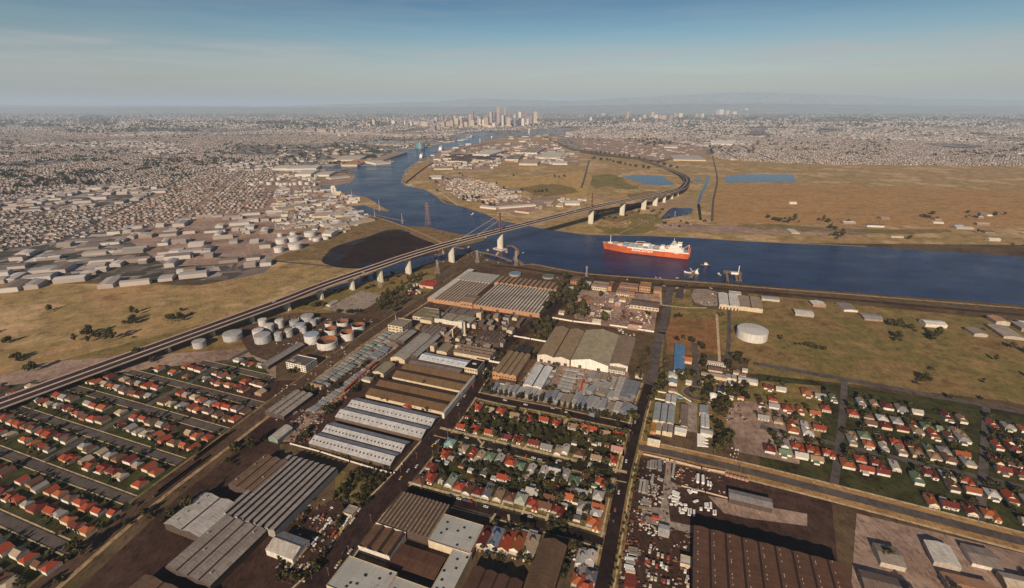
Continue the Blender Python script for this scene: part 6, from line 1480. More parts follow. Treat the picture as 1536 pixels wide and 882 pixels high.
# rail wagons
WB = MB(); WB.box(-.5, .5, -.5, .5, .28, 1, 0, True)
for k in range(6): WB.box(-.49 + k * .19, -.46 + k * .19, -.52, .52, .3, .98, 0, True)
WU = MB(); WU.box(-.46, .46, -.35, .35, .12, .27, 0, True)
WB, WU = WB.mesh('wagon_body', HW_), WU.mesh('underframe', DARKW)
def wagon(c, a, l, col, label, group):
    root = empty('rail_wagon', (c.x, c.y, .3), a, label, 'rail wagon', group); root.scale = (l, 2.8, 3.4)
    o = link('body', WB, root); o.material_slots[0].link = 'OBJECT'; o.material_slots[0].material = col; link('underframe', WU, root)
WR = M((.34, .07, .035), .25, .2); WBk = M((.10, .055, .04), .25, .2)
for i in range(13):
    x0, y0 = 640 + 24 * i, 625 - 21.5 * i
    c, a, l = ends(10, (x0, y0), (x0 + 20, y0 - 18)); wagon(c, a, l, WR, 'red wagon in the line of wagons beside the concrete track', 'line of red rail wagons')
for i in range(18):
    p = smooth_px(RL, 10, False); q0, q1 = G(*p[30 + i]), G(*p[31 + i]); m_ = (q0 + q1) / 2; d = q1 - q0
    s = Vector((d.y, -d.x, 0)).normalized() * (5.0 if i < 10 else -5.2)
    wagon(m_ + s, math.atan2(d.y, d.x), 13, WBk, 'dark brown goods wagon standing on the main railway tracks', 'brown wagons on the railway')
# vehicles
def car_meshes():
    b = MB(); b.box(-2.2, 2.2, -.85, .85, .35, .85, 0, True); g_ = MB()
    g_.v = [(-1.5, -.78, .86), (1.1, -.78, .86), (1.1, .78, .86), (-1.5, .78, .86), (-1.0, -.65, 1.35), (.55, -.65, 1.35), (.55, .65, 1.35), (-1.0, .65, 1.35)]
    g_.f = [(0, 1, 5, 4), (1, 2, 6, 5), (2, 3, 7, 6), (3, 0, 4, 7)]; g_.m = [0] * 4
    b.face([(-1.02, -.66, 1.36), (.57, -.66, 1.36), (.57, .66, 1.36), (-1.02, .66, 1.36)])
    w_ = MB(); w_.bar((0, -.12, 0), (0, .12, 0), .33, 0, 10)
    return b.mesh('body', HW_), g_.mesh('window', GLASS), w_.mesh('wheel', M((.02, .02, .02)))
CARB, CARW, WHEEL = car_meshes()
CARC = {'white': (.78, .76, .72), 'red': (.45, .06, .04), 'blue': (.08, .14, .3), 'dark': (.05, .05, .055), 'yellow': (.6, .42, .1), 'silver': (.5, .5, .5), 'green': (.1, .2, .13)}
def car(p, ang, col, label, group, s=1.0):
    root = empty('car', p, ang, label, 'car', group); root.scale = (s, s, s)
    o = link('body', CARB, root); o.material_slots[0].link = 'OBJECT'; o.material_slots[0].material = M(CARC[col], .05, .3, .3, None, .5)
    link('window', CARW, root)
    for x in (-1.35, 1.35):
        for y in (-.8, .8): link('wheel', WHEEL, root, (x, y, .33))
def car_at(n, X, Y, ang, col, where, s=1.0, z=.42):
    g = G(*K(n, X, Y)); car((g.x, g.y, z), ang, col, '%s car %s' % (col, where), 'cars: %s %s' % (col, where), s)
AA = GRID + math.pi / 2
for n, X, Y, c in ((14, 150, 60, 'white'), (14, 60, 370, 'yellow'), (14, 90, 345, 'white'), (11, 360, 660, 'white'), (11, 540, 440, 'white'), (11, 560, 405, 'white'), (11, 380, 635, 'dark'), (13, 1180, 680, 'yellow'), (13, 1330, 570, 'white'), (13, 1250, 610, 'silver'), (16, 700, 545, 'white'), (16, 600, 650, 'yellow'), (16, 580, 680, 'white'), (16, 640, 550, 'dark'), (14, 110, 330, 'silver'), (11, 440, 560, 'red'), (11, 300, 740, 'white'), (14, 30, 300, 'dark'), (11, 640, 300, 'white')):
    car_at(n, X, Y, AA, c, 'on the wide avenue', 1.15)
for n, X, Y, c in ((17, 305, 45, 'white'), (17, 365, 60, 'blue'), (17, 410, 70, 'red'), (17, 560, 120, 'white'), (17, 980, 215, 'silver'), (14, 220, 850, 'dark')): car_at(n, X, Y, GRID, c, 'parked in the lower street', 1.15)
for n, X, Y, c in ((14, 380, 300, 'white'), (14, 690, 415, 'silver'), (14, 850, 425, 'dark'), (14, 940, 470, 'red'), (14, 1010, 490, 'white'), (14, 1070, 505, 'silver'), (14, 1230, 525, 'white'), (14, 1255, 515, 'silver'), (14, 1340, 565, 'white'), (14, 600, 350, 'dark')): car_at(n, X, Y, GRID + R.choice((0, math.pi / 2)), c, 'parked along the pale footpath street', 1.1)
for n, X, Y, c in ((18, 255, 150, 'red'), (15, 290, 815, 'white'), (15, 360, 520, 'white'), (15, 420, 250, 'dark'), (15, 445, 150, 'silver'), (18, 240, 250, 'dark')): car_at(n, X, Y, AA + .05, c, 'on the dark straight road', 1.15)
for n, X, Y, c in ((11, 740, 700, 'white'), (11, 935, 742, 'white'), (11, 1310, 812, 'white'), (11, 1190, 775, 'silver'), (12, 500, 600, 'dark')): car_at(n, X, Y, GRID, c, 'in the street below the tall stacks', 1.2)
for n, X, Y, c in ((9, 640, 295, 'white'), (9, 680, 300, 'white'), (9, 840, 300, 'white'), (9, 370, 315, 'white'), (9, 910, 415, 'silver'), (9, 905, 430, 'white'), (9, 840, 395, 'white'), (9, 1160, 398, 'white'), (9, 720, 375, 'silver'), (9, 180, 445, 'white'), (8, 570, 130, 'white'), (8, 1350, 395, 'white'), (8, 1380, 385, 'white')): car_at(n, X, Y, R.uniform(0, 3), c, 'parked near the wharf', 1.5)
rr = random.Random(8)
for k in range(16):
    i = int(len(DF) * (.10 + .82 * (k + rr.random() * .7) / 16)); p, t, s = DF[i]; c = rr.choice(['white', 'white', 'silver', 'dark', 'red', 'yellow'])
    q = p + s * rr.choice((-9.5, -5.6, 5.6, 9.5)) + Vector((0, 0, .08))
    car(q, math.atan2(t.y, t.x), c, '%s car crossing the long bridge' % c, 'cars on the bridge, ' + c, 1.35)
# trailers and trucks
TB = MB(); TB.box(-.5, .5, -.5, .5, .36, 1, 0, True); TB.box(-.49, .49, -.44, .44, .26, .355, 0, True)
TBm = TB.mesh('box', HW_); TW = MB()
for x in (-.38, -.28, .3):
    for s in (-1, 1): TW.bar((x, s * .46, .13), (x, s * .34, .13), .1, 0, 8)
TWm = TW.mesh('wheelset', M((.02, .02, .02)))
def trailer(n, a, b, w_, h, col, label, group, name='trailer', cat='trailer'):
    c, ang, l = ends(n, a, b); root = empty(name, (c.x, c.y, .12), ang, label, cat, group); root.scale = (max(l, w_), w_, h)
    o = link('body', TBm, root); o.material_slots[0].link = 'OBJECT'; o.material_slots[0].material = col
    link('wheelset', TWm, root); return root
WT = M((.80, .77, .72), .06, .3); CT = M((.60, .52, .40), .1, .3)
lab = 'white trailer scattered in the dark yard beyond the concrete apron'
for q in ((515, 505, 612, 548), (512, 528, 605, 566), (515, 556, 618, 598), (500, 605, 600, 622), (503, 640, 600, 655), (480, 686, 520, 686), (470, 602, 500, 572), (550, 700, 598, 662), (604, 664, 650, 700), (611, 730, 616, 786), (612, 797, 675, 797), (640, 747, 705, 768), (670, 727, 715, 742), (665, 690, 710, 697), (735, 745, 732, 830), (756, 745, 752, 835), (801, 760, 799, 845), (795, 655, 855, 635), (950, 670, 955, 735), (978, 668, 985, 738), (1020, 660, 1025, 740), (1062, 765, 1063, 825), (1082, 765, 1083, 825)):
    trailer('E', q[:2], q[2:], 2.0, 1.7, WT, lab, 'white trailers in the dark yard')
lab = 'short white van body standing in a slanting row beside the apron'
for q in ((722, 498, 756, 546), (772, 525, 785, 495), (798, 528, 810, 500), (826, 536, 838, 512), (888, 738, 892, 768), (987, 742, 990, 775)): trailer('E', q[:2], q[2:], 2.4, 2.6, WT, lab, 'short white van bodies')
def tanker(n, a, b, r, label):
    c, ang, l = ends(n, a, b); root = empty('bulk_tank', (c.x, c.y, 0), ang, label, 'tank')
    b_ = MB(); m_ = 14
    for (x0, r0), (x1, r1) in (((-l / 2, r * .5), (-l / 2 + .8, r)), ((-l / 2 + .8, r), (l / 2 - .8, r)), ((l / 2 - .8, r), (l / 2, r * .5))):
        for i in range(m_):
            a0, a1 = 2 * math.pi * i / m_, 2 * math.pi * (i + 1) / m_
            b_.face([(x0, r0 * math.cos(a0), r + 1 + r0 * math.sin(a0)), (x1, r1 * math.cos(a0), r + 1 + r1 * math.sin(a0)), (x1, r1 * math.cos(a1), r + 1 + r1 * math.sin(a1)), (x0, r0 * math.cos(a1), r + 1 + r0 * math.sin(a1))])
    b_.face([(-l / 2, r * .5 * math.cos(.45 * i), r + 1 + r * .5 * math.sin(.45 * i)) for i in range(14)]); b_.face([(l / 2, r * .5 * math.cos(.45 * i), r + 1 + r * .5 * math.sin(.45 * i)) for i in range(14)])
    b_.build('shell', WT, root)
    b_ = MB()
    for x in (-l * .3, l * .3): b_.box(x - .3, x + .3, -r * .7, r * .7, 0, 1.5)
    b_.build('saddle', GREYW, root)
tanker('E', (850, 300), (846, 415), 1.6, 'long white cylindrical tank, the one closer to the long road of the two long tanks')
tanker('E', (915, 315), (918, 430), 1.6, 'long white cylindrical tank, the one beside the two short white tanks')
tanker('E', (985, 382), (985, 447), 1.1, 'short white cylindrical tank directly beside the long white tanks')
tanker('E', (1018, 394), (1018, 458), 1.1, 'outermost short white cylindrical tank, toward the grey shed')
TRC = [M((.35, .08, .05), .1, .3), M((.10, .17, .28), .1, .3), M((.45, .33, .12), .1, .3)]
# drum and scrap yard
lab = 'long stack of pipes and sheets in the yard at the corner of the cross road'
for x0, y0, x1, y1, w_, k in ((232, 105, 225, 215, 2.2, 2), (262, 95, 258, 215, 2, 0), (298, 100, 292, 215, 2.6, 5), (345, 95, 348, 240, 4, 1), (200, 110, 190, 200, 2.5, 5), (105, 355, 80, 520, 2.4, 3), (155, 365, 130, 535, 3.4, 3), (185, 375, 168, 545, 2.6, 5), (262, 290, 242, 390, 3, 2), (320, 340, 395, 370, 3, 3), (545, 120, 515, 330, 2.6, 3), (90, 660, 230, 690, 3, 5), (110, 630, 240, 660, 3, 2), (60, 720, 220, 740, 3, 5)):
    c, a, l = ends('E', (x0, y0), (x1, y1)); stack(c, a, l, w_, R.uniform(1.5, 2.6), SG[k], lab, 'pipe and sheet stacks in the corner yard', 'pipe_stack')
crate = MB(); crate.box(-.5, .5, -.5, .5, 0, 1, 0, True); crate.box(-.53, .53, -.53, -.48, .4, .6, 0, True); crate.box(-.53, .53, .48, .53, .4, .6, 0, True); CRATE = crate.mesh('crate', HW_)
def crates(n, poly, cnt, cols, s0, s1, lab, grp, name='crate', cat='crate'):
    k = 0; xs = [p[0] for p in poly]; ys = [p[1] for p in poly]
    while k < cnt:
        p = (R.uniform(min(xs), max(xs)), R.uniform(min(ys), max(ys)))
        if not inside(p, poly): continue
        g = G(*K(n, *p)); o = link(name, CRATE); o.location = (g.x, g.y, .15); o.rotation_euler = (0, 0, GRID + R.uniform(-.5, .5)); o.scale = (R.uniform(s0, s1), R.uniform(s0, s1) * .7, R.uniform(s0, s1) * .6)
        o.material_slots[0].link = 'OBJECT'; o.material_slots[0].material = R.choice(cols); tag(o, lab, cat, grp); k += 1
DK = [M((.12, .05, .035), .3, .3), M((.07, .05, .045), .3, .3), M((.26, .09, .04), .3, .3)]
PALEC = [WT, CT, M((.5, .46, .42), .1, .3)]
crates('E', [(200, 400), (280, 395), (395, 440), (370, 610), (190, 560)], 50, [PALEC[2], SG[3], SG[2]], .9, 2.0, 'pale scrap block in the light heap beside the concrete apron', 'pale scrap blocks')
crates(18, [(500, 260), (660, 300), (645, 405), (490, 340)], 36, [WT, CT], .8, 1.6, 'white drum or crate in the packed rows beside the grey hut', 'white crates by the grey hut')
crates(18, [(410, 130), (560, 150), (600, 260), (480, 330), (380, 330)], 40, DK + [CT], 1.0, 2.4, 'rusty scrap piece in the heap below the concrete apron', 'rusty scrap pieces')
crates(18, [(370, 390), (480, 400), (500, 490), (360, 470)], 20, DK, 1.0, 2.4, 'dark rusty machine part beside the verge rows', 'dark machine parts')
crates(18, [(480, 30), (690, 10), (680, 100), (560, 130), (470, 80)], 30, [CT, PALEC[2]] + DK[:1], 1.2, 2.8, 'pinkish scrap slab in the upper heap of the yard', 'pinkish scrap slabs')
crates('E', [(560, 260), (650, 210), (655, 370), (560, 330)], 14, [M((.38, .10, .05), .2), CT], .9, 1.7, 'red or pale small machine in the rows beside the pale stack', 'small red machines')
crates(10, [(790, 520), (830, 560), (480, 800), (440, 790)], 14, DK + [SG[2]], 1.5, 3.5, 'dark clutter item along the edge of the gravel by the wagons', 'dark clutter by the wagons')
crates('C', [(720, 400), (900, 380), (1010, 420), (860, 560), (760, 560)], 42, [M((.42, .20, .10), .25), CT, PALEC[2]], 1.5, 4, 'orange and pale heap item in the open wharf yard', 'items in the wharf yard')
crates('C', [(1000, 590), (1040, 480), (1080, 490), (1050, 600)], 22, DK, 2, 4.5, 'rust brown pallet in the two dark rows of the wharf yard', 'rust brown pallets')
crates('C', [(1090, 590), (1120, 500), (1160, 510), (1130, 600)], 18, DK + [CT], 2, 4.5, 'brown pallet in the wider rows toward the long road', 'brown pallets toward the long road')
crates('C', [(1180, 560), (1200, 490), (1330, 510), (1400, 640), (1260, 620)], 40, [CT, PALEC[2], DK[2]], 1.5, 4, 'pale stored item at the roadside end of the wharf yard', 'items at the roadside end of the yard')
crates(7, [(1240, 380), (1400, 340), (1420, 400), (1330, 460), (1250, 450)], 26, [WT, M((.5, .09, .05)), CT, PALEC[2]], 3, 7, 'small colourful hut or crate in the works camp below the bridge piers', 'huts in the works camp')
crates(12, [(280, 20), (440, 70), (440, 95), (300, 60)], 12, [WT, SG[3]], 1.5, 3, 'white crate behind the great gabled shed', 'white crates behind the gabled shed')
crates(15, [(1345, 390), (1430, 400), (1420, 490), (1340, 470)], 18, [WT, CT, DK[0]], .8, 1.8, 'white and dark car wreck pile piece on the gravel yard', 'wreck pieces on the gravel yard')
crates(9, [(1030, 470), (1200, 440), (1210, 550), (1020, 530)], 14, DK + [CT], 1.5, 3.5, 'dark item in the walled dirt lot beside the white warehouse', 'items in the dirt lot')
crates(13, [(200, 260), (310, 200), (330, 330), (210, 340)], 24, [M((.20, .06, .04), .3), DK[1]], 1, 2.6, 'rusty scrap beside the pale fenced warehouse', 'rusty scrap by the fenced warehouse')
crates(17, [(1310, 520), (1512, 560), (1512, 800), (1380, 640)], 12, [WT, SG[2]], 1, 2.4, 'pale backyard item between the tall shed and the long road', 'pale backyard items')
WREDR = M((.45, .08, .04), .2, .2)
bldg('hut', 'small grey roofed hut in the middle of the scrap yard', Q(18, 662, 372, 768, 378, 770, 290, 672, 282), 3.5, n=1, axis='w', rise=.8, rc=(.50, .50, .50), wall=GREYW)
trailer(18, (600, 222), (668, 240), 3, 3, WREDR, 'red truck body beside the grey hut in the scrap yard', None, 'truck', 'truck')
bldg('site_office', 'white box office standing against the flat brown depot', Q(18, 872, 650, 978, 668, 985, 585, 878, 570), 4, 'flat', rc=(.66, .62, .54), wall=CREAMW)
lab = 'small truck cab or van standing in the rows in the lower yard'
for x, y in ((590, 500), (580, 545), (548, 630), (572, 640), (615, 655), (645, 688), (705, 690), (735, 705), (570, 770), (600, 800), (635, 808), (715, 830), (755, 838), (585, 878), (660, 575), (700, 590), (755, 605), (930, 690), (915, 735), (935, 790), (925, 830), (940, 870), (545, 655), (690, 670)):
    trailer(18, (x, y + 16), (x + 3, y - 14), 2.1, R.uniform(2.0, 2.7), R.choice((WT, CT, CT, CT, PALEC[2], PALEC[2], TRC[0])), lab, 'trucks in the lower yard', 'truck', 'truck')
lab = 'pale flat trailer in the column of trailers along the verge'
for x, y, c in ((410, 590, WT), (420, 600, SG[2]), (390, 620, WT), (400, 650, SG[2]), (385, 690, WT), (395, 715, WT), (400, 740, CT), (425, 520, SG[5]), (420, 545, SG[5]), (430, 565, SG[5])): trailer(18, (x - 45, y - 8), (x + 45, y + 9), 2.5, 2.2, c, lab, 'trailers along the verge')
lab = 'dark red flat trailer in the rows under the pale trailers'
for x, y in ((400, 770), (405, 795), (410, 820), (400, 845), (395, 870)): trailer(18, (x - 60, y - 8), (x + 50, y + 9), 2.6, 1.6, M((.20, .045, .03), .2), lab, 'dark red trailers')
lab = 'small truck parked in slanting rows in the dark truck yard by the avenue'
for x, y, c in ((505, 235, WT), (480, 290, WT), (520, 265, WT), (430, 345, CT), (462, 318, WT), (388, 425, WT), (352, 462, PALEC[2]), (690, 225, WT), (668, 262, WT), (715, 265, CT), (650, 290, WT), (735, 240, CT), (618, 318, WT), (558, 365, CT), (590, 390, CT), (540, 392, WT), (572, 402, CT), (612, 372, CT), (534, 450, CT), (508, 505, PALEC[2]), (215, 610, CT), (150, 680, PALEC[2]), (240, 680, CT), (282, 700, PALEC[2]), (312, 678, PALEC[2]), (400, 215, PALEC[2]), (372, 235, PALEC[2]), (445, 215, PALEC[2]), (765, 155, CT), (370, 480, WT), (170, 660, PALEC[2]), (790, 150, PALEC[2])):
    trailer(16, (x - 14, y + 17), (x + 10, y - 10), 1.9, R.uniform(1.4, 2.2), R.choice((c, c, c, c, c, c, TRC[0], TRC[2])), lab, 'trucks in the dark yard by the avenue', 'truck', 'truck')
trailer(16, (225, 600), (290, 525), 3.4, 3.4, M((.42, .24, .12), .15), 'tan box truck at the near end of the dark truck yard', None, 'truck', 'truck')
bldg('hut', 'grey flat hut in the dark truck yard beside the avenue trees', Q(16, 640, 170, 720, 195, 770, 120, 690, 90), 3, 'flat', rc=(.34, .32, .31), wall=CREAMW)
lab = 'pile of white striped boards on the racks beside the gravel'
for i in range(12):
    c, a, l = ends(15, (1030, 262 + 10 * i), (1100 + (i % 3) * 18, 272 + 10 * i)); stack(c, a, l, .9, 1.4, WT, lab, 'white boards on the racks', 'board_stack')
lab = 'pink shipping container in the line above the grey shed'
for i in range(6): c, a, l = ends('E', (1215 + 52 * i, 290 + 14 * i), (1260 + 52 * i, 302 + 14 * i)); stack(c, a, l, 2.6, 2.6, M((.45, .26, .20), .15), lab, 'pink containers', 'container', 'container', 'box')
crates(16, [(300, 200), (560, 200), (560, 420), (420, 560), (330, 520)], 34, DK + [CT], .8, 2.0, 'rusty or pale clutter piece lying in the dark truck yard', 'clutter in the truck yard')
crates(16, [(60, 640), (330, 640), (260, 860), (40, 820)], 30, DK + [CT], .8, 2.2, 'clutter piece on the dark ground at the near western corner', 'clutter at the western corner')
# power poles
def pole(n, X, Y, h, label, grp):
    g = G(*K(n, X, Y)); root = empty('power_pole', (g.x, g.y, 0), GRID, label, 'pole', grp)
    b = MB(); b.bar((0, 0, 0), (0, 0, h), .17, 0, 6, .11); b.build('pole', M((.26, .17, .11)), root)
    b = MB(); b.bar((-1.2, 0, h - .6), (1.2, 0, h - .6), .08); b.bar((-.9, 0, h - 1.5), (.9, 0, h - 1.5), .07); b.build('cross_arm', M((.26, .17, .11)), root)
for n, X, Y in ((16, 500, 770), (16, 690, 560), (16, 900, 260), (13, 1180, 620), (13, 1330, 500), (14, 60, 480), (14, 200, 300), (14, 310, 120), (11, 330, 700), (11, 440, 590), (11, 530, 470), (11, 620, 380), (14, 130, 790), (16, 340, 800)): pole(n, X, Y, 10, 'thin wooden power pole along the wide avenue', 'power poles on the avenue')
for n, X, Y in ((15, 410, 190), (15, 385, 330), (15, 355, 450), (15, 300, 640), (15, 270, 790), (18, 200, 250), (18, 150, 420), (18, 100, 600), (15, 680, 450), (15, 1440, 620), (15, 1190, 470), (12, 520, 560)): pole(n, X, Y, 10, 'thin wooden power pole along the long road or cross road', 'power poles on the long road')
for n, X, Y in ((14, 490, 300), (14, 640, 345), (14, 900, 400), (14, 1180, 470), (17, 600, 280), (17, 780, 280), (17, 1140, 330), (17, 470, 110), (14, 380, 210), (14, 860, 190), (14, 1300, 230)): pole(n, X, Y, 9, 'thin wooden power pole in the streets between the house rows', 'power poles among the houses')

# ------------------------------------------------------------------ sheds across the river and in the middle distance
SHW, SHR = MB(), MB()
SHW.box(-.5, .5, -.5, .5, 0, .74)
for s in (-1, 1): SHW.face([(s * .5, -.5, .74), (s * .5, .5, .74), (s * .5, 0, 1)])
SHR.face([(-.51, -.52, .735), (.51, -.52, .735), (.51, 0, 1.005), (-.51, 0, 1.005)]); SHR.face([(.51, .52, .735), (-.51, .52, .735), (-.51, 0, 1.005), (.51, 0, 1.005)])
SHW, SHR = SHW.mesh('wall', HW_), SHR.mesh('roof', HW_)
SDOOR = panel_mesh(.12, .5, DARKW, 'sd')
PAL = [(.62, .60, .55), (.55, .46, .36), (.42, .36, .31), (.30, .25, .22), (.48, .27, .16), (.70, .67, .62), (.20, .155, .13), (.36, .34, .34)]
def shed(p, ang, w_, d_, h, rc, wc, label, group, door=True):
    root = empty('shed', (p.x, p.y, 0), ang, label, 'shed', group); root.scale = (w_, d_, h)
    for nm, me, m in (('wall', SHW, wc), ('roof', SHR, rc)):
        o = link(nm, me, root); o.material_slots[0].link = 'OBJECT'; o.material_slots[0].material = m
    if door: link('door', SDOOR, root, (R.uniform(-.3, .3), -.505, .26))
RMW = [sheet_roof((.70, .71, .73)), sheet_roof((.60, .61, .63))]
RM = [sheet_roof(c) for c in PAL]; WM_ = [WHITEW, wallm((.5, .45, .38)), wallm((.42, .37, .32)), wallm((.26, .2, .17)), wallm((.34, .24, .18))]
def scatter(poly, n, w_, d_, h, ang, label, group, avoid=(), jit=.08, mind=0, pal=None):
    xs = [p[0] for p in poly]; ys = [p[1] for p in poly]; k = 0; t = 0; done = []
    while k < n and t < 6000:
        t += 1
        p = (R.uniform(min(xs), max(xs)), R.uniform(min(ys), max(ys)))
        if not inside(p, poly) or any(inside(p, a) for a in avoid): continue
        g = G(*p); W_, D_ = R.uniform(*w_), R.uniform(*d_)
        if any(abs(g.x - q.x) < (W_ + a) * .52 and abs(g.y - q.y) < (D_ + b) * .52 for q, a, b in done): continue
        done.append((g, W_, D_))
        shed(g, ang + R.uniform(-jit, jit) + R.choice((0, 0, math.pi / 2)), W_, D_, R.uniform(*h), R.choice(pal or RM), R.choice(WM_), label, group); k += 1
scatter([(414, 252.5), (470, 257), (478, 272), (470, 285), (540, 300), (520, 312), (552, 323), (540, 330), (500, 345), (470, 348), (414, 340)], 130, (9, 36), (7, 17), (4, 10), RAD(20), 'low industrial shed in the crowded strip across the muddy pond', 'sheds on the western bank', [Q(4, 0, 590, 560, 590, 430, 740, 0, 850), Q(4, 0, 130, 330, 130, 330, 190, 0, 190)], pal=[RMW[0], RMW[1], RM[2], RM[5], RM[7], RM[3], RM[6]])
scatter([(480, 334), (500, 340), (545, 325), (560, 330), (520, 345), (494, 350)], 14, (10, 24), (8, 14), (4, 8), RAD(20), 'little shed in the row beside the causeway road', 'sheds by the causeway', pal=RM[:3])
scatter([(414, 253), (470, 257), (478, 271), (470, 284), (545, 297), (520, 311), (552, 323), (545, 329), (500, 346), (470, 350), (414, 345)], 110, (18, 60), (10, 22), (5, 11), RAD(20), 'long pale shed in the crowded strip across the muddy pond', 'long sheds on the western bank', [Q(4, 0, 590, 560, 590, 430, 740, 0, 850), Q(4, 0, 130, 330, 130, 330, 190, 0, 190)], pal=[RMW[0], RMW[1], RM[5], RM[2], RM[7]])
scatter(Q(5, 440, 110, 660, 170, 830, 255, 1000, 300, 980, 335, 760, 330, 690, 375, 540, 340, 350, 318, 180, 230, 60, 130), 220, (8, 22), (6, 12), (3.5, 6), RAD(-30), 'small shed in the wide works field on the peninsula', 'works field sheds')
scatter(Q(2, 60, 640, 300, 560, 560, 520, 900, 540, 1180, 510, 1330, 600, 1450, 720, 1100, 740, 700, 700, 660, 780, 200, 790, 20, 760), 150, (16, 60), (14, 32), (6, 12), RAD(-8), 'pale roofed store among the works at the river bend', 'stores at the river bend', pal=[RM[0], RM[1], RM[5]])
scatter(Q(5, 150, 140, 400, 110, 560, 140, 820, 255, 660, 285, 500, 300, 350, 300, 200, 200), 300, (7, 15), (6, 10), (3.5, 5.5), RAD(-30), 'tiny pale hut in the dense works field on the peninsula', 'huts on the peninsula', pal=[RM[0], RM[1], RM[2], RM[4]])
scatter(Q(5, 1000, 380, 1300, 290, 1512, 300, 1512, 330, 1050, 440, 900, 440), 16, (14, 34), (10, 18), (4, 7), RAD(-30), 'pale shed in the yard just beyond the bridge deck', 'sheds beyond the bridge deck')
scatter(Q(2, 60, 690, 250, 600, 520, 560, 700, 580, 900, 560, 1180, 530, 1330, 600, 1440, 700, 1100, 730, 700, 690, 640, 760, 200, 790, 40, 760), 110, (20, 70), (24, 55), (7, 13), RAD(-8), 'factory shed in the dense works at the river bend', 'factories at the river bend')
scatter([(600, 224), (620, 224), (690, 212), (720, 206), (690, 200), (640, 205), (560, 226)], 24, (30, 90), (40, 80), (7, 12), RAD(10), 'pale dock shed beside the swinging basin', 'dock sheds by the basin')
scatter([(414, 222), (520, 216), (590, 224), (588, 240), (540, 246), (414, 247)], 95, (20, 70), (18, 36), (6, 11), RAD(12), 'warehouse in the dockland on the western bank', 'dockland warehouses', pal=[RM[0], RM[1], RM[4], RM[2], RM[5]])
scatter([(750, 206), (830, 200), (850, 212), (800, 216), (760, 214)], 18, (40, 100), (50, 90), (8, 14), 0, 'long pale store beside the narrow upper river', 'stores by the upper river')
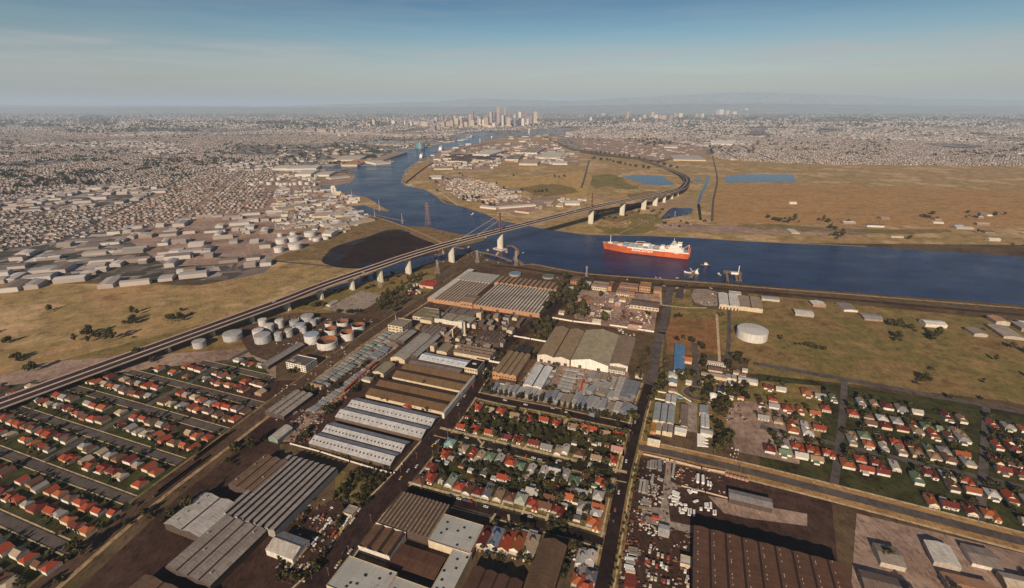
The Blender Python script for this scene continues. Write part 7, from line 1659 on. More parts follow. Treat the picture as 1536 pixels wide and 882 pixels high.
for lab_, n_, q_, h_, ax_, rc_, nb_ in (
  ('sawtooth works of pink roofs at the river bend with strong dark stripes', 2, (295, 700, 470, 715, 480, 640, 320, 632), 9, 'd', (.46, .36, .31), 9),
  ('smaller sawtooth works beside the pink striped works', 2, (510, 690, 650, 700, 660, 655, 530, 645), 9, 'd', (.42, .36, .33), 8),
  ('bright white factory block standing above the sawtooth works', 2, (520, 640, 665, 648, 670, 598, 540, 590), 18, 'd', (.68, .66, .60), 2),
  ('first row of small sawtooth sheds by the riverside road', 2, (190, 672, 290, 682, 305, 640, 210, 635), 8, 'd', (.44, .35, .29), 5),
  ('long dark fronted store at the edge of the golden paddock', 2, (65, 775, 250, 770, 255, 750, 80, 750), 8, 'w', (.38, .28, .23), 1),
  ('pale pink fronted works facing the golden paddock', 2, (890, 725, 1060, 728, 1065, 690, 900, 685), 12, 'w', (.50, .40, .33), 2),
  ('sawtooth works behind the pale pink fronted works', 2, (765, 685, 890, 690, 895, 650, 775, 648), 9, 'd', (.44, .36, .31), 8),
  ('very long white works roof at the highway side of the works', 2, (1075, 668, 1290, 672, 1290, 622, 1090, 615), 10, 'w', (.62, .58, .50), 2),
  ('low white store by the bare ground near the highway', 2, (1190, 726, 1330, 726, 1330, 705, 1195, 702), 8, 'w', (.66, .63, .57), 1),
  ('cream works of several roofs behind the very long white roof', 2, (900, 622, 1080, 628, 1090, 580, 920, 575), 10, 'd', (.56, .49, .39), 6),
  ('long white L end shed running down to the river road', 5, (530, 372, 650, 398, 660, 385, 545, 355), 6, 'w', (.62, .58, .53), 1),
  ('long white shed along the near edge of the works field', 5, (700, 395, 1005, 352, 1000, 338, 690, 382), 6, 'w', (.58, .50, .44), 1),
  ('reddish long hut row at the bottom of the works field', 5, (510, 308, 650, 296, 650, 284, 510, 294), 5, 'w', (.45, .22, .16), 1),
  ('white long hut row continuing from the reddish hut row', 5, (665, 294, 835, 266, 830, 254, 660, 280), 5, 'w', (.64, .58, .52), 1),
  ('red and white shed beside the bridge on the works field', 5, (860, 410, 965, 440, 980, 420, 875, 395), 6, 'w', (.45, .20, .12), 1),
  ('wide white shed on its own near the bridge deck', 5, (1300, 350, 1440, 346, 1440, 318, 1310, 318), 7, 'w', (.70, .67, .60), 1),
  ('white hut by the bend of the riverside road', 5, (20, 106, 140, 102, 150, 80, 40, 78), 7, 'w', (.68, .66, .62), 1),
  ('low dark ended grey shed in the golden paddock', 5, (730, 238, 895, 232, 895, 220, 735, 222), 4, 'w', (.34, .33, .33), 1),
  ('white house at the corner of the golden paddock', 5, (592, 172, 650, 172, 652, 150, 598, 150), 6, 'w', (.70, .66, .58), 1),
  ('big white box warehouse above the dock mouth tanks', 4, (228, 70, 365, 72, 368, 30, 235, 28), 16, 'w', (.66, .62, .55), 1),
  ('long white warehouse next to the big white box', 4, (400, 74, 530, 78, 535, 45, 410, 42), 10, 'w', (.60, .52, .46), 1),
  ('thin sloping pale shed on the dock peninsula', 4, (520, 118, 655, 90, 650, 76, 515, 104), 6, 'w', (.52, .46, .41), 1),
  ('wide tan deck of a shed on the western bank', 4, (350, 468, 640, 462, 650, 425, 380, 420), 6, 'w', (.50, .42, .34), 1),
  ('white roofed shed with orange end on the western bank', 4, (450, 565, 560, 525, 555, 508, 445, 545), 6, 'w', (.72, .69, .64), 1),
  ('long pale platform roof along the causeway road', 4, (590, 595, 850, 490, 835, 462, 570, 570), 5, 'w', (.46, .40, .33), 1),
  ('long dark and pale shed in the western rail sidings', 4, (80, 590, 245, 535, 235, 515, 70, 565), 6, 'w', (.40, .37, .34), 2),
  ('long grey shed above the western rail sidings', 4, (30, 420, 250, 360, 245, 340, 20, 395), 7, 'w', (.40, .33, .28), 1),
  ('square pale block on the shore of the muddy pond', 4, (470, 630, 540, 640, 555, 600, 485, 590), 12, 'w', (.60, .58, .55), 1),
  ('sand coloured depot roof at the west of the dark blue tanks', 4, (0, 330, 75, 320, 80, 270, 5, 275), 7, 'w', (.55, .32, .17), 1),
  ('long white wharf shed on the dock arm, western one', 1, (0, 772, 130, 772, 132, 742, 0, 742), 12, 'w', (.64, .60, .54), 1),
  ('long white wharf shed on the dock arm, eastern one', 1, (140, 772, 400, 774, 402, 744, 140, 742), 12, 'w', (.64, .60, .55), 1),
  ('broad orange roofed wharf shed by the dock mouth', 1, (690, 735, 820, 738, 830, 690, 700, 685), 12, 'w', (.50, .28, .17), 2),
  ('broad pale wharf shed behind the orange roofed one', 1, (590, 690, 810, 692, 830, 650, 600, 650), 12, 'w', (.60, .52, .44), 2),
  ('pale wharf shed beside the piers of the dock mouth', 1, (850, 735, 960, 720, 980, 670, 890, 690), 12, 'w', (.62, .56, .48), 1),
  ('pier shed on the first finger pier', 1, (985, 712, 1100, 708, 1110, 620, 1010, 610), 12, 'd', (.40, .32, .27), 2),
  ('row of white dwellings far beyond the reservoir', 3, (1195, 535, 1390, 545, 1395, 510, 1200, 505), 14, 'w', (.72, .69, .64), 6),
  ('pale flat depot in front of the far suburb', 3, (780, 690, 1080, 690, 1080, 650, 800, 645), 8, 'w', (.50, .46, .43), 2),
  ('white roofed store by the far belt of trees', 3, (725, 570, 850, 572, 850, 552, 730, 548), 8, 'w', (.64, .58, .52), 1)):
    bldg('works', lab_, Q(n_, *q_), h_, 'saw' if ax_ == 'd' and nb_ > 4 else 'gable', nb_, ax_, 3 if nb_ > 2 else 2, rc=rc_, wall=WHITEW if rc_[0] > .5 else CREAMW, snap=False, glaze=M((.07, .045, .04)))
# ------------------------------------------------------------------ city towers
def tower_mat(col, key):
    k = ('tower', key)
    if k in MATS: return MATS[k]
    m, nt, b = nt_new('facade')
    v = coord(nt); s = nd(nt, 'ShaderNodeSeparateXYZ'); nt.links.new(v, s.inputs[0])
    wv = nd(nt, 'ShaderNodeMath', operation='MULTIPLY'); nt.links.new(s.outputs[2], wv.inputs[0]); wv.inputs[1].default_value = .06
    fr = nd(nt, 'ShaderNodeMath', operation='FRACT'); nt.links.new(wv.outputs[0], fr.inputs[0])
    lt = nd(nt, 'ShaderNodeMath', operation='LESS_THAN'); nt.links.new(fr.outputs[0], lt.inputs[0]); lt.inputs[1].default_value = .45
    f = nd(nt, 'ShaderNodeMath', operation='MULTIPLY'); nt.links.new(lt.outputs[0], f.inputs[0]); f.inputs[1].default_value = .6
    nt.links.new(mixc(nt, f.outputs[0], col, sc_(col, .35)), b.inputs['Base Color']); b.inputs['Roughness'].default_value = .6
    MATS[k] = m; return m
TCOL = {'pink': (.52, .38, .36), 'cream': (.58, .48, .38), 'white': (.70, .64, .58), 'dark': (.12, .10, .13), 'mauve': (.32, .25, .28), 'tan': (.46, .36, .26)}
def tower(n, X, base, top, w_, col, label, group=None):
    bx = K(n, X, base); g = G(*bx); h = max(12, height_at(bx, K(n, X, top)[1]))
    mpp = (G(bx[0] + 1, bx[1]) - g).length; hw = w_ / ORI[n][2] * mpp / 2 * .88
    root = empty('tower_block', (g.x, g.y, 0), RAD(R.choice((8, 8, -20))), label, 'tower', group)
    b = MB(); b.box(-hw, hw, -hw * .8, hw * .8, 0, h); b.build('facade', tower_mat(TCOL[col], col), root)
    b = MB(); b.box(-hw * .6, hw * .5, -hw * .5, hw * .5, h + .05, h + 6 + h * .03); b.build('plant_room', wallm(TCOL['mauve' if col != 'dark' else 'dark']), root)
    if w_ > 55: b = MB(); b.box(-hw * 1.5, hw * 1.5, -hw * 1.2, hw * 1.2, .1, h * .18); b.build('podium', wallm(TCOL['cream']), root)
CITY = [('twin tall tower with pink top and dark lower half, tallest of the city', 625, 400, 112, 50, 'pink'), ('twin tall slender tan tower, beside the pink topped tallest one', 735, 390, 116, 36, 'tan'), ('dark tall slab behind the pink topped tallest tower', 610, 400, 205, 55, 'dark'),
        ('pink tower with white crown before the two tallest', 512, 400, 196, 50, 'pink'), ('dark twin slab rising over the western city edge', 212, 400, 190, 42, 'mauve'), ('slim dark tower west of the pink tower', 450, 380, 195, 30, 'mauve'), ('broad tan block in the middle of the skyline', 440, 450, 285, 90, 'tan'), ('mauve tower behind the tan tallest one', 800, 390, 200, 40, 'mauve'),
        ('grey cream tower east of the tan tallest one', 905, 400, 240, 48, 'cream'), ('broad pale block under the tan tallest tower', 795, 450, 290, 70, 'cream'), ('white topped block at the eastern side', 990, 420, 195, 52, 'white'), ('mauve block beside the white topped eastern block', 1080, 420, 200, 60, 'mauve'), ('far eastern cream block of the skyline', 1235, 400, 190, 60, 'cream'),
        ('dark faced block in the eastern group', 985, 430, 300, 50, 'dark'), ('pale low block in the eastern group', 1040, 440, 305, 55, 'white'), ('white slab at the eastern end of the dense group', 1110, 430, 305, 36, 'white'), ('narrow white slab at the west of the dense group', 325, 450, 305, 34, 'white'), ('second narrow white slab beside the first', 385, 450, 320, 34, 'white'),
        ('white wedge at the foot of the tan tallest tower', 700, 450, 250, 34, 'white'), ('small pink block at the western fringe', 165, 440, 240, 46, 'pink'), ('cream block at the western fringe', 95, 460, 360, 50, 'cream'), ('pink low block at the western fringe', 30, 470, 380, 60, 'pink'), ('cream low block under the dark twin slab', 200, 450, 330, 70, 'cream'),
        ('pink low block under the broad tan block', 300, 445, 270, 40, 'pink'), ('dark low block east of the tan tower', 850, 440, 350, 50, 'dark'), ('mauve low block below the eastern group', 900, 450, 300, 40, 'mauve'), ('white low block on the street before the dark slab', 560, 450, 380, 60, 'white'), ('mauve end block east of the white slab', 1170, 440, 270, 50, 'mauve'), ('white low block left of the chimney by the river', 490, 465, 420, 60, 'white'), ('pale lit block near the bridge of the upper river', 1135, 560, 470, 24, 'white')]
for l_, X, bs, tp, w_, c in CITY: tower('D', X, bs - 15, tp, w_, c, l_)
R2 = random.Random(21)
for n, pts, lab_, grp in (
  (2, [(60, 400, 370, 40), (110, 400, 360, 30), (160, 380, 330, 40), (200, 370, 330, 40), (240, 370, 320, 40), (280, 370, 300, 40), (330, 360, 300, 26), (20, 340, 300, 26), (90, 330, 290, 26), (150, 320, 280, 30), (180, 310, 270, 22), (270, 320, 275, 22), (320, 320, 280, 22)], 'pale mid rise block in the inner suburb west of the city', 'mid rise blocks west of the city'),
  (3, [(25, 320, 290, 26), (140, 280, 250, 40), (250, 330, 290, 26), (370, 300, 240, 28), (430, 330, 300, 24), (490, 320, 290, 26), (530, 300, 265, 30), (605, 290, 240, 30), (640, 300, 265, 40), (680, 310, 270, 40), (720, 310, 270, 40), (780, 340, 275, 36), (820, 290, 250, 30), (870, 290, 250, 40), (920, 340, 315, 40), (640, 350, 300, 30), (1020, 290, 255, 26), (1080, 285, 255, 22), (1215, 265, 220, 30), (1250, 262, 215, 50), (1310, 262, 225, 40), (1380, 260, 235, 40), (1440, 250, 220, 30), (1490, 250, 205, 26), (950, 215, 180, 20), (985, 205, 175, 16)], 'pale tower block standing in the eastern suburbs beyond the city', 'tower blocks in the eastern suburbs'),
  (1, [(745, 390, 370, 20), (800, 370, 340, 14), (820, 390, 350, 14), (860, 370, 335, 16), (930, 365, 310, 30), (890, 380, 350, 16), (1115, 350, 320, 40), (1110, 290, 272, 14), (1060, 330, 290, 16), (1280, 370, 330, 20), (1320, 360, 330, 40), (1400, 370, 330, 60), (1490, 410, 370, 50), (1220, 360, 320, 14), (90, 395, 375, 12), (330, 430, 395, 100), (440, 430, 400, 90), (215, 465, 440, 24), (540, 440, 410, 40), (600, 470, 440, 30), (660, 470, 430, 30)], 'pale block standing out of the flat western suburbs', 'blocks in the western suburbs')):
    for X, bs, tp, w_ in pts: tower(n, X, bs, tp, w_, R2.choice(['white', 'cream', 'pink', 'tan', 'mauve']), lab_, grp)
for px_, ty, l_ in (((720, 214), 207, 'thin harbour crane mast by the white factory block'), ((793, 201), 192, 'white power station chimney by the upper river'), ((630, 223), 213, 'thin dockside crane at the basin mouth'), ((668, 207), 197, 'thin dock crane mast on the western quay')): chimney_stack(px_, ty, 4, WHITEW, l_, 'dock_chimney')
g = G(630.5, 222.5); hh = height_at((630.5, 222.5), 212); ga = empty('gas_holder', (g.x, g.y, 0), 0, 'round blue green gas holder frame beside the upper docks', 'gas holder')
b = MB(); b.cyl(0, 0, 0, hh * .75, 38, 38, 24, 0, True, 6); b.build('bell', M((.16, .27, .30)), ga)
b = MB()
for i in range(12):
    a = 2 * math.pi * i / 12; a1 = 2 * math.pi * (i + 1) / 12
    b.bar((41 * math.cos(a), 41 * math.sin(a), 0), (41 * math.cos(a), 41 * math.sin(a), hh), 1.0); b.bar((41 * math.cos(a), 41 * math.sin(a), hh), (41 * math.cos(a1), 41 * math.sin(a1), hh), .8)
b.build('guide_frame', M((.14, .24, .27)), ga)

# ------------------------------------------------------------------ distant suburbs: far too many roofs and trees to count
WATERS = [RIVER_N + RIVER_S]
def far_boxes(name, n, zone, sizes, mats, seed, label, hts):
    rr = random.Random(seed); b = MB(); xs = [p[0] for p in zone]; ys = [p[1] for p in zone]; k = 0; t = 0
    hmax, hmin = 1 / (min(ys) - YH), 1 / (max(ys) - YH)
    while k < n and t < n * 8:
        t += 1
        y = rr.uniform(min(ys), max(ys)) ; x = rr.uniform(min(xs), max(xs))
        if not inside((x, y), zone) or any(inside((x, y), w_) for w_ in WATERS): continue
        if mnoise.noise(Vector((x * .018, y * .12, seed))) < -.22: continue
        g = G(x, y); a = RAD(rr.choice((8, 8, 98, -20))) + rr.uniform(-.05, .05); sx, sy = rr.uniform(*sizes), rr.uniform(*sizes) * .6
        ux, uy = Vector((math.cos(a), math.sin(a), 0)), Vector((-math.sin(a), math.cos(a), 0))
        h = rr.uniform(*hts); mi = rr.randrange(len(mats) // 2)
        c = [g - ux * sx / 2 - uy * sy / 2, g + ux * sx / 2 - uy * sy / 2, g + ux * sx / 2 + uy * sy / 2, g - ux * sx / 2 + uy * sy / 2]
        hi = [Vector((p.x, p.y, h)) for p in c]; r0 = (hi[0] + hi[3]) / 2 + Vector((0, 0, h * .35)); r1 = (hi[1] + hi[2]) / 2 + Vector((0, 0, h * .35))
        wi = len(mats) // 2 + rr.randrange(len(mats) - len(mats) // 2)
        for i in range(4): b.face([c[i], c[(i + 1) % 4], hi[(i + 1) % 4], hi[i]], wi)
        b.face([hi[0], hi[1], r1, r0], mi); b.face([hi[2], hi[3], r0, r1], mi); b.face([hi[1], hi[2], r1], wi); b.face([hi[3], hi[0], r0], wi)
        k += 1
    return tag(b.build(name, mats), label, 'suburb', None, 'stuff')
FM = [M(c, .1, .02) for c in ((.33, .22, .18), (.42, .37, .34), (.22, .175, .155), (.35, .325, .32), (.36, .26, .21), (.56, .53, .51))] + [M(c, .08, .02) for c in ((.46, .40, .36), (.38, .32, .29), (.30, .235, .20), (.52, .48, .45))]
ZF = [(-60, 166), (1600, 166), (1600, 190), (-60, 190)]
ZM = [(-60, 190), (1600, 190), (1600, 238), (1122, 230), (1060, 228), (900, 212), (850, 206), (840, 200), (760, 206), (690, 218), (640, 226), (596, 222), (590, 246), (414, 248), (300, 262), (-60, 300)]
far_boxes('suburb_roofs', 9000, ZF, (14, 42), FM, 1, 'countless small roofs of the suburbs running to the horizon', (6, 16))

HM_ = [house_tiles(RC[c]) for c in ('red', 'grey', 'brown', 'orange', 'maroon', 'cream')] + [WCOL[0], WCOL[1], WCOL[2], WCOL[3]]
def suburb(name, zone, ang, seed, label, skip=.2, lot=17.0, block=58.0, avoid=(), works=-.25, cap=30000, streets=None, zs=.1, colors=False):
    """streets of small houses back to back, with works where the noise says so"""
    rr = random.Random(seed); b = MB(); ux, uy = Vector((math.cos(ang), math.sin(ang), 0)), Vector((-math.sin(ang), math.cos(ang), 0))
    W = [G(*p) for p in zone]; au = [p.dot(ux) for p in W]; bv = [p.dot(uy) for p in W]; k = 0
    tb = MB(); sb = MB(); pb = MB()
    for iv in range(int(min(bv) / block), int(max(bv) / block) + 1):
        for side in (13.0, 31.0):
            v = iv * block + side
            for iu in range(int(min(au) / lot), int(max(au) / lot) + 1):
                if streets and side < 20:
                    g = ux * (iu * lot) + uy * (iv * block - 7); px = project(g)
                    if -40 < px[0] < 1580 and inside(px, zone) and not any(inside(px, w_) for w_ in WATERS) and not any(inside(px, w_) for w_ in avoid):
                        h2 = ux * lot / 2; q_ = uy * 4.5
                        sb.face([(p.x, p.y, zs) for p in (g - h2 - q_, g + h2 - q_, g + h2 + q_, g - h2 + q_)])
                        if zs > .3:
                            for o_ in (-6.2, 6.2): pb.face([(p.x, p.y, zs + .02) for p in (g - h2 + uy * (o_ - .7), g + h2 + uy * (o_ - .7), g + h2 + uy * (o_ + .7), g - h2 + uy * (o_ + .7))])
                        if iu % 14 == 0:
                            h3 = ux * 4.5; c0 = uy * 4.5; c1 = uy * (block - 4.5)
                            sb.face([(p.x, p.y, zs) for p in (g - h3 + c0, g + h3 + c0, g + h3 + c1, g - h3 + c1)])
                if iu % 14 == 0 or k > cap: continue
                g = ux * (iu * lot + rr.uniform(-2, 2)) + uy * (v + rr.uniform(-2, 2)); px = project(g)
                if not (-30 < px[0] < 1566) or not inside(px, zone) or any(inside(px, w_) for w_ in WATERS) or any(inside(px, w_) for w_ in avoid): continue
                q = mnoise.noise(Vector((g.x * .0011, g.y * .0011, seed)))
                if q > .38: continue
                wk = q < works
                if wk:
                    if rr.random() > .16: continue
                    sx, sy, h = rr.uniform(18, 60), rr.uniform(14, 34), rr.uniform(6, 10)
                else:
                    if rr.random() < skip: continue
                    sx, sy, h = rr.uniform(8, 13), rr.uniform(8, 13), rr.uniform(3, 4)
                ax, ay = (ux, uy) if rr.random() < .6 else (uy, ux)
                c = [g - ax * sx / 2 - ay * sy / 2, g + ax * sx / 2 - ay * sy / 2, g + ax * sx / 2 + ay * sy / 2, g - ax * sx / 2 + ay * sy / 2]
                hi = [Vector((p.x, p.y, h)) for p in c]; rz = Vector((0, 0, h * .25 if wk else 2.4)); r0 = (hi[0] + hi[3]) / 2 + rz; r1 = (hi[1] + hi[2]) / 2 + rz
                if not wk and rr.random() < .6: r0, r1 = r0.lerp(r1, .3), r1.lerp(r0, .3)
                mi = rr.choice((1, 3, 5, 2)) if wk else rr.choice((0, 0, 0, 1, 2, 2, 3, 4, 5)); wi = 6 + rr.randrange(4)
                for i in range(4): b.face([c[i], c[(i + 1) % 4], hi[(i + 1) % 4], hi[i]], wi)
                b.face([hi[0], hi[1], r1, r0], mi); b.face([hi[2], hi[3], r0, r1], mi); b.face([hi[1], hi[2], r1], mi); b.face([hi[3], hi[0], r0], mi)
                k += 1
                if rr.random() < .75:
                    t = g + uy * (10 if side > 20 else -8) * rr.uniform(.6, 1.2) + ux * rr.uniform(-7, 7); s = rr.uniform(1.8, 4.2)
                    for l in range(6):
                        p = t + Vector((rr.gauss(0, .7), rr.gauss(0, .7), 0)) * s + Vector((0, 0, rr.uniform(.4, 1.6) * s))
                        u = Vector((rr.gauss(0, 1), rr.gauss(0, 1), rr.gauss(0, .7))).normalized(); w_ = u.orthogonal().normalized()
                        tb.face([p + u * s * .7, p + w_ * s * .7, p - u * s * .7, p - w_ * s * .7], rr.randrange(2))
    tag(b.build(name, HM_ if colors else FM), label, 'suburb', None, 'stuff')
    if streets: tag(sb.build('street', streets), kind='structure')
    if pb.f: tag(pb.build('footpath', L_PATH), kind='structure')
    tag(tb.build('garden_trees', [LF[0], LF[2]]), 'garden trees scattered through ' + label.split(' of ')[-1], None, None, 'stuff')
DOCKS = [(414, 216), (520, 214), (600, 221), (600, 250), (414, 262)]
suburb('suburb_roofs', [(-60, 198), (700, 198), (600, 221), (414, 240), (414, 262), (330, 262), (-60, 300)], RAD(12), 2, 'countless small roofs of the western suburbs', avoid=[DOCKS], streets=L_ROAD2, skip=.1)
suburb('suburb_roofs', [(1062, 204), (1600, 204), (1600, 250), (1200, 246), (1090, 240), (1066, 234)], RAD(-14), 3, 'countless red and grey roofs of the suburb behind the reservoir', streets=L_ROAD2, skip=.08)
suburb('suburb_roofs', [(850, 196), (1062, 198), (1062, 222), (985, 208), (850, 206)], RAD(8), 6, 'countless roofs of the suburb beyond the highway', works=-.05)
far_boxes('suburb_roofs', 9000, [(-60, 184), (1600, 184), (1600, 206), (880, 206), (850, 192), (700, 198), (-60, 206)], (9, 26), FM, 5, 'countless small roofs of the inner suburbs around the city', (5, 9))
WATERS.append(Q(4, 0, 590, 560, 590, 430, 740, 0, 850))
suburb('outer_works', [(-60, 300), (330, 262), (410, 262), (412, 396), (300, 425), (-60, 440)], RAD(20), 4, 'crowded roofs of the works spreading west of the white tanks', works=.05, lot=18, block=60, streets=L_ROAD2, skip=.12)
def far_trees(n, zone, seed, r, label, thr=0.0):
    rr = random.Random(seed); b = MB(); xs = [p[0] for p in zone]; ys = [p[1] for p in zone]; k = t = 0
    while k < n and t < n * 12:
        t += 1
        x, y = rr.uniform(min(xs), max(xs)), rr.uniform(min(ys), max(ys))
        if not inside((x, y), zone) or any(inside((x, y), w_) for w_ in WATERS): continue
        if mnoise.noise(Vector((x * .012, y * .16, seed * 3.1))) < thr: continue
        g = G(x, y); q = rr.uniform(*r)
        for l in range(9):
            d = Vector((rr.gauss(0, .6), rr.gauss(0, .6), rr.gauss(0, .35))) * q; p = g + d + Vector((0, 0, q * .8))
            u = Vector((rr.gauss(0, 1), rr.gauss(0, 1), rr.gauss(0, .6))).normalized(); v = u.orthogonal().normalized(); s = q * .6
            b.face([p + u * s, p + v * s, p - u * s, p - v * s], rr.randrange(2))
        k += 1
    return tag(b.build('woodland', [LF[0], LF[2]]), label, None, None, 'stuff')
far_trees(4200, ZF, 1, (8, 24), 'dark distant trees between the roofs toward the horizon', -.05)
far_trees(2200, ZM, 2, (5, 12), 'dark distant trees between the roofs of the nearer suburbs', .02)
far_trees(700, [(880, 172), (1122, 174), (1500, 176), (1500, 181), (1122, 182), (880, 180)], 3, (10, 22), 'long dark band of parkland trees behind the eastern towers', -.3)
far_trees(500, [(414, 183), (560, 184), (560, 189), (414, 196), (100, 200), (100, 192)], 4, (9, 18), 'dark parkland in the western suburbs', -.3)

# hills on the horizon
def hills(name, D, prof, mat, label):
    b = MB(); n = len(prof) - 1; pts = []
    for i in range(n):
        (x0, y0), (x1, y1) = prof[i], prof[i + 1]
        for k in range(14):
            t = k / 14; x = x0 + (x1 - x0) * t; y = y0 + (y1 - y0) * (t * t * (3 - 2 * t)) + mnoise.noise(Vector((x * .05, D, 0))) * .9 + mnoise.noise(Vector((x * .16, D, 5))) * .4
            pts.append((x, y))
    for x, y in pts:
        X = (x - CX) * D / F * 1.0 / CP
        X = (x - CX) / F * (D * CP + H * SP)
        z = H + (YH - y) / F * D / CP
        b.v += [(X, D - 6000, 0), (X, D - 2500, max(0, z * .55)), (X, D, max(5, z))]
    for i in range(len(pts) - 1):
        for k in (0, 1): b.f.append((i * 3 + k, i * 3 + 3 + k, i * 3 + 4 + k, i * 3 + 1 + k)); b.m.append(0)
    tag(b.build(name, mat), label, None, None, 'structure')
HM = land('hazed_hill_forest', [(.26, .29, .31), (.34, .35, .34)], .0004, .002)  # pale distance haze put into the hill colour itself
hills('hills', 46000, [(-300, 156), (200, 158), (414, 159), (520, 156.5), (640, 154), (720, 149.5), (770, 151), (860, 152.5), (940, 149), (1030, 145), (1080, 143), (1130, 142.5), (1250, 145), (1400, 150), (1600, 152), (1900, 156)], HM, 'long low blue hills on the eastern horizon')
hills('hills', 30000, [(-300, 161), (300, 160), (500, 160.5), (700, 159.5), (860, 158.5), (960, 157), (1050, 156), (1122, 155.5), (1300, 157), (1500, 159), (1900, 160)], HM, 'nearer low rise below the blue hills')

# ------------------------------------------------------------------ ground continuing on both sides
WEST = [(-80, 430), (250, 430), (330, 480), (414, 500), (410, 600), (330, 662), (240, 735), (150, 815), (60, 900), (-80, 940)]
sheet('works_ground', [(-200, 420), (250, 425), (414, 470), (414, 520), (-200, 560)], L_DRY2, .105)
sheet('works_ground', [(-200, 560), (414, 520), (414, 604), (240, 735), (60, 900), (-200, 960)], L_PINK, .106)
sheet('works_ground', [(100, 900), (250, 760), (414, 630), (420, 660), (414, 882), (380, 990), (0, 990)], L_YARD, .107)
sheet('grass_field', [(1122, 440), (1700, 500), (1700, 640), (1500, 600), (1122, 560)], L_DRY2, .105)
sheet('garden_ground', [(1135, 560), (1700, 640), (1700, 850), (1300, 750), (1140, 700)], L_GARD, .109)
sheet('yard', [(1285, 770), (1700, 870), (1700, 1000), (1270, 960)], L_PINK, .16)
strip('road', [(1130, 545), (1300, 575), (1700, 650)], 11, L_ROAD2, .31)
strip('road', [(1267, 566), (1262, 640), (1250, 735)], 8, L_ROAD2, .312)
strip('road', [(1479, 606), (1478, 650), (1470, 780)], 8, L_ROAD2, .313)
strip('road', [(1140, 640), (1400, 700), (1600, 745)], 8, L_ROAD2, .314)
# outer streets of houses on the east, all of one look
US = Vector((math.sin(-GRID), math.cos(-GRID), 0)); WS = Vector((math.cos(-GRID), -math.sin(-GRID), 0))
EP = [(1140, 566), (1700, 650), (1700, 810), (1480, 770), (1140, 690)]
ER = [[(1262, 540), (1280, 540), (1262, 745), (1240, 745)], [(1470, 540), (1490, 540), (1482, 800), (1458, 800)]]
cnt = 0; rr = random.Random(4)
for iu in range(-10, 30):
    for iw in range(-10, 70):
        u = 300 + iu * 24 + (8 if iu % 2 else 0); w_ = iw * 15.5 + rr.uniform(-1, 1)
        p = US * u + WS * w_; px = project(p)
        if cnt > 120 or not inside(px, EP) or any(inside(px, q) for q in ER): continue
        a, c_ = project(p + Vector((0, 9, 0))), project(p - Vector((0, 9, 0)))
        y_road = 640 + (px[0] - 1140) * .23
        if abs(px[1] - y_road) < 7: continue
        if rr.random() < .1: continue
        c = rr.choice(['red', 'red', 'orange', 'tan', 'grey', 'white', 'maroon', 'green', 'brown'])
        house(px, rr.choice(list(PROTO)), c, '%s roofed house in the outer streets beyond the estate on the east' % c, rr.uniform(.95, 1.1), back=bool(iu % 2), group='outer eastern houses, %s roofs' % c); cnt += 1
        for k in range(2):
            if rr.random() < .7: tree(project(p + Vector((rr.uniform(-8, 8), rr.uniform(8, 12), 0))), rr.choice(('round', 'bush')), rr.uniform(.7, 1.1), 'dark garden tree in the outer streets on the east', 'trees of the outer eastern streets')
def scatter_trees(poly, n, kind, s, lab_):
    xs = [p[0] for p in poly]; ys = [p[1] for p in poly]; k = t = 0
    while k < n and t < 4000:
        t += 1; c = (R.uniform(min(xs), max(xs)), R.uniform(min(ys), max(ys))); m_ = R.choice((1, 1, 2, 4, 7)); ln = R.random() < .4
        for q in range(m_):
            p = (c[0] + (q * 7 if ln else R.gauss(0, 7)) * (m_ > 1), c[1] + (q * 1.5 if ln else R.gauss(0, 2.2)) * (m_ > 1))
            if inside(p, poly): tree(p, R.choice((kind, kind, 'bush', 'tall')), s * R.choice((.45, .7, .9, 1.2)), lab_, 'trees: ' + lab_); k += 1
scatter_trees([(1122, 450), (1640, 500), (1640, 640), (1200, 556)], 60, 'round', 1.3, 'scattered tree on the dry paddocks in the east')
scatter_trees([(1290, 790), (1640, 870), (1640, 980), (1280, 940)], 26, 'round', 1.1, 'tree in the yards beyond the great depot')
scatter_trees([(-80, 430), (300, 440), (400, 480), (200, 560), (-80, 590)], 60, 'round', 1.3, 'scattered tree on the rough ground west of the oil depot')
scatter_trees([(1130, 300), (1640, 330), (1640, 380), (1130, 354)], 50, 'round', 1.6, 'scattered tree on the far bank flats in the east')
scatter_trees([(0, 870), (230, 750), (400, 640), (404, 660), (250, 800), (60, 930)], 40, 'round', 1.1, 'tree along the railway in the west')
scatter([(1180, 358), (1640, 378), (1640, 330), (1180, 300)], 22, (16, 50), (12, 26), (5, 9), RAD(-8), 'shed on the flats beyond the river in the east', 'eastern flats sheds')
scatter([(1140, 446), (1640, 496), (1640, 520), (1140, 466)], 14, (20, 50), (14, 30), (5, 9), RAD(-14), 'wharf shed further down the near bank in the east', 'eastern wharf sheds')
scatter([(1310, 800), (1640, 880), (1640, 960), (1300, 930)], 12, (18, 40), (14, 26), (5, 8), GRID, 'yard shed beyond the great depot', 'sheds beyond the great depot')
WZONE = [(-60, 585), (40, 575), (380, 535), (404, 560), (404, 596), (300, 676), (200, 752), (60, 868), (-60, 940)]
sheet('garden_ground', WZONE, L_GARD, .109)
suburb('outer_houses', WZONE, GRID, 9, 'crowded small houses of the streets west of the railway', skip=.06, lot=15, block=57, works=-2, streets=L_ROAD2, zs=.32, colors=True)
for i, (x, y) in enumerate(((395, 512), (350, 508), (300, 520))): tank((x, y), R.uniform(9, 15), R.uniform(9, 14), 'grey tank in the outlying group west of the railway', TANKG, 'cone', 'outlying tanks west of the railway')
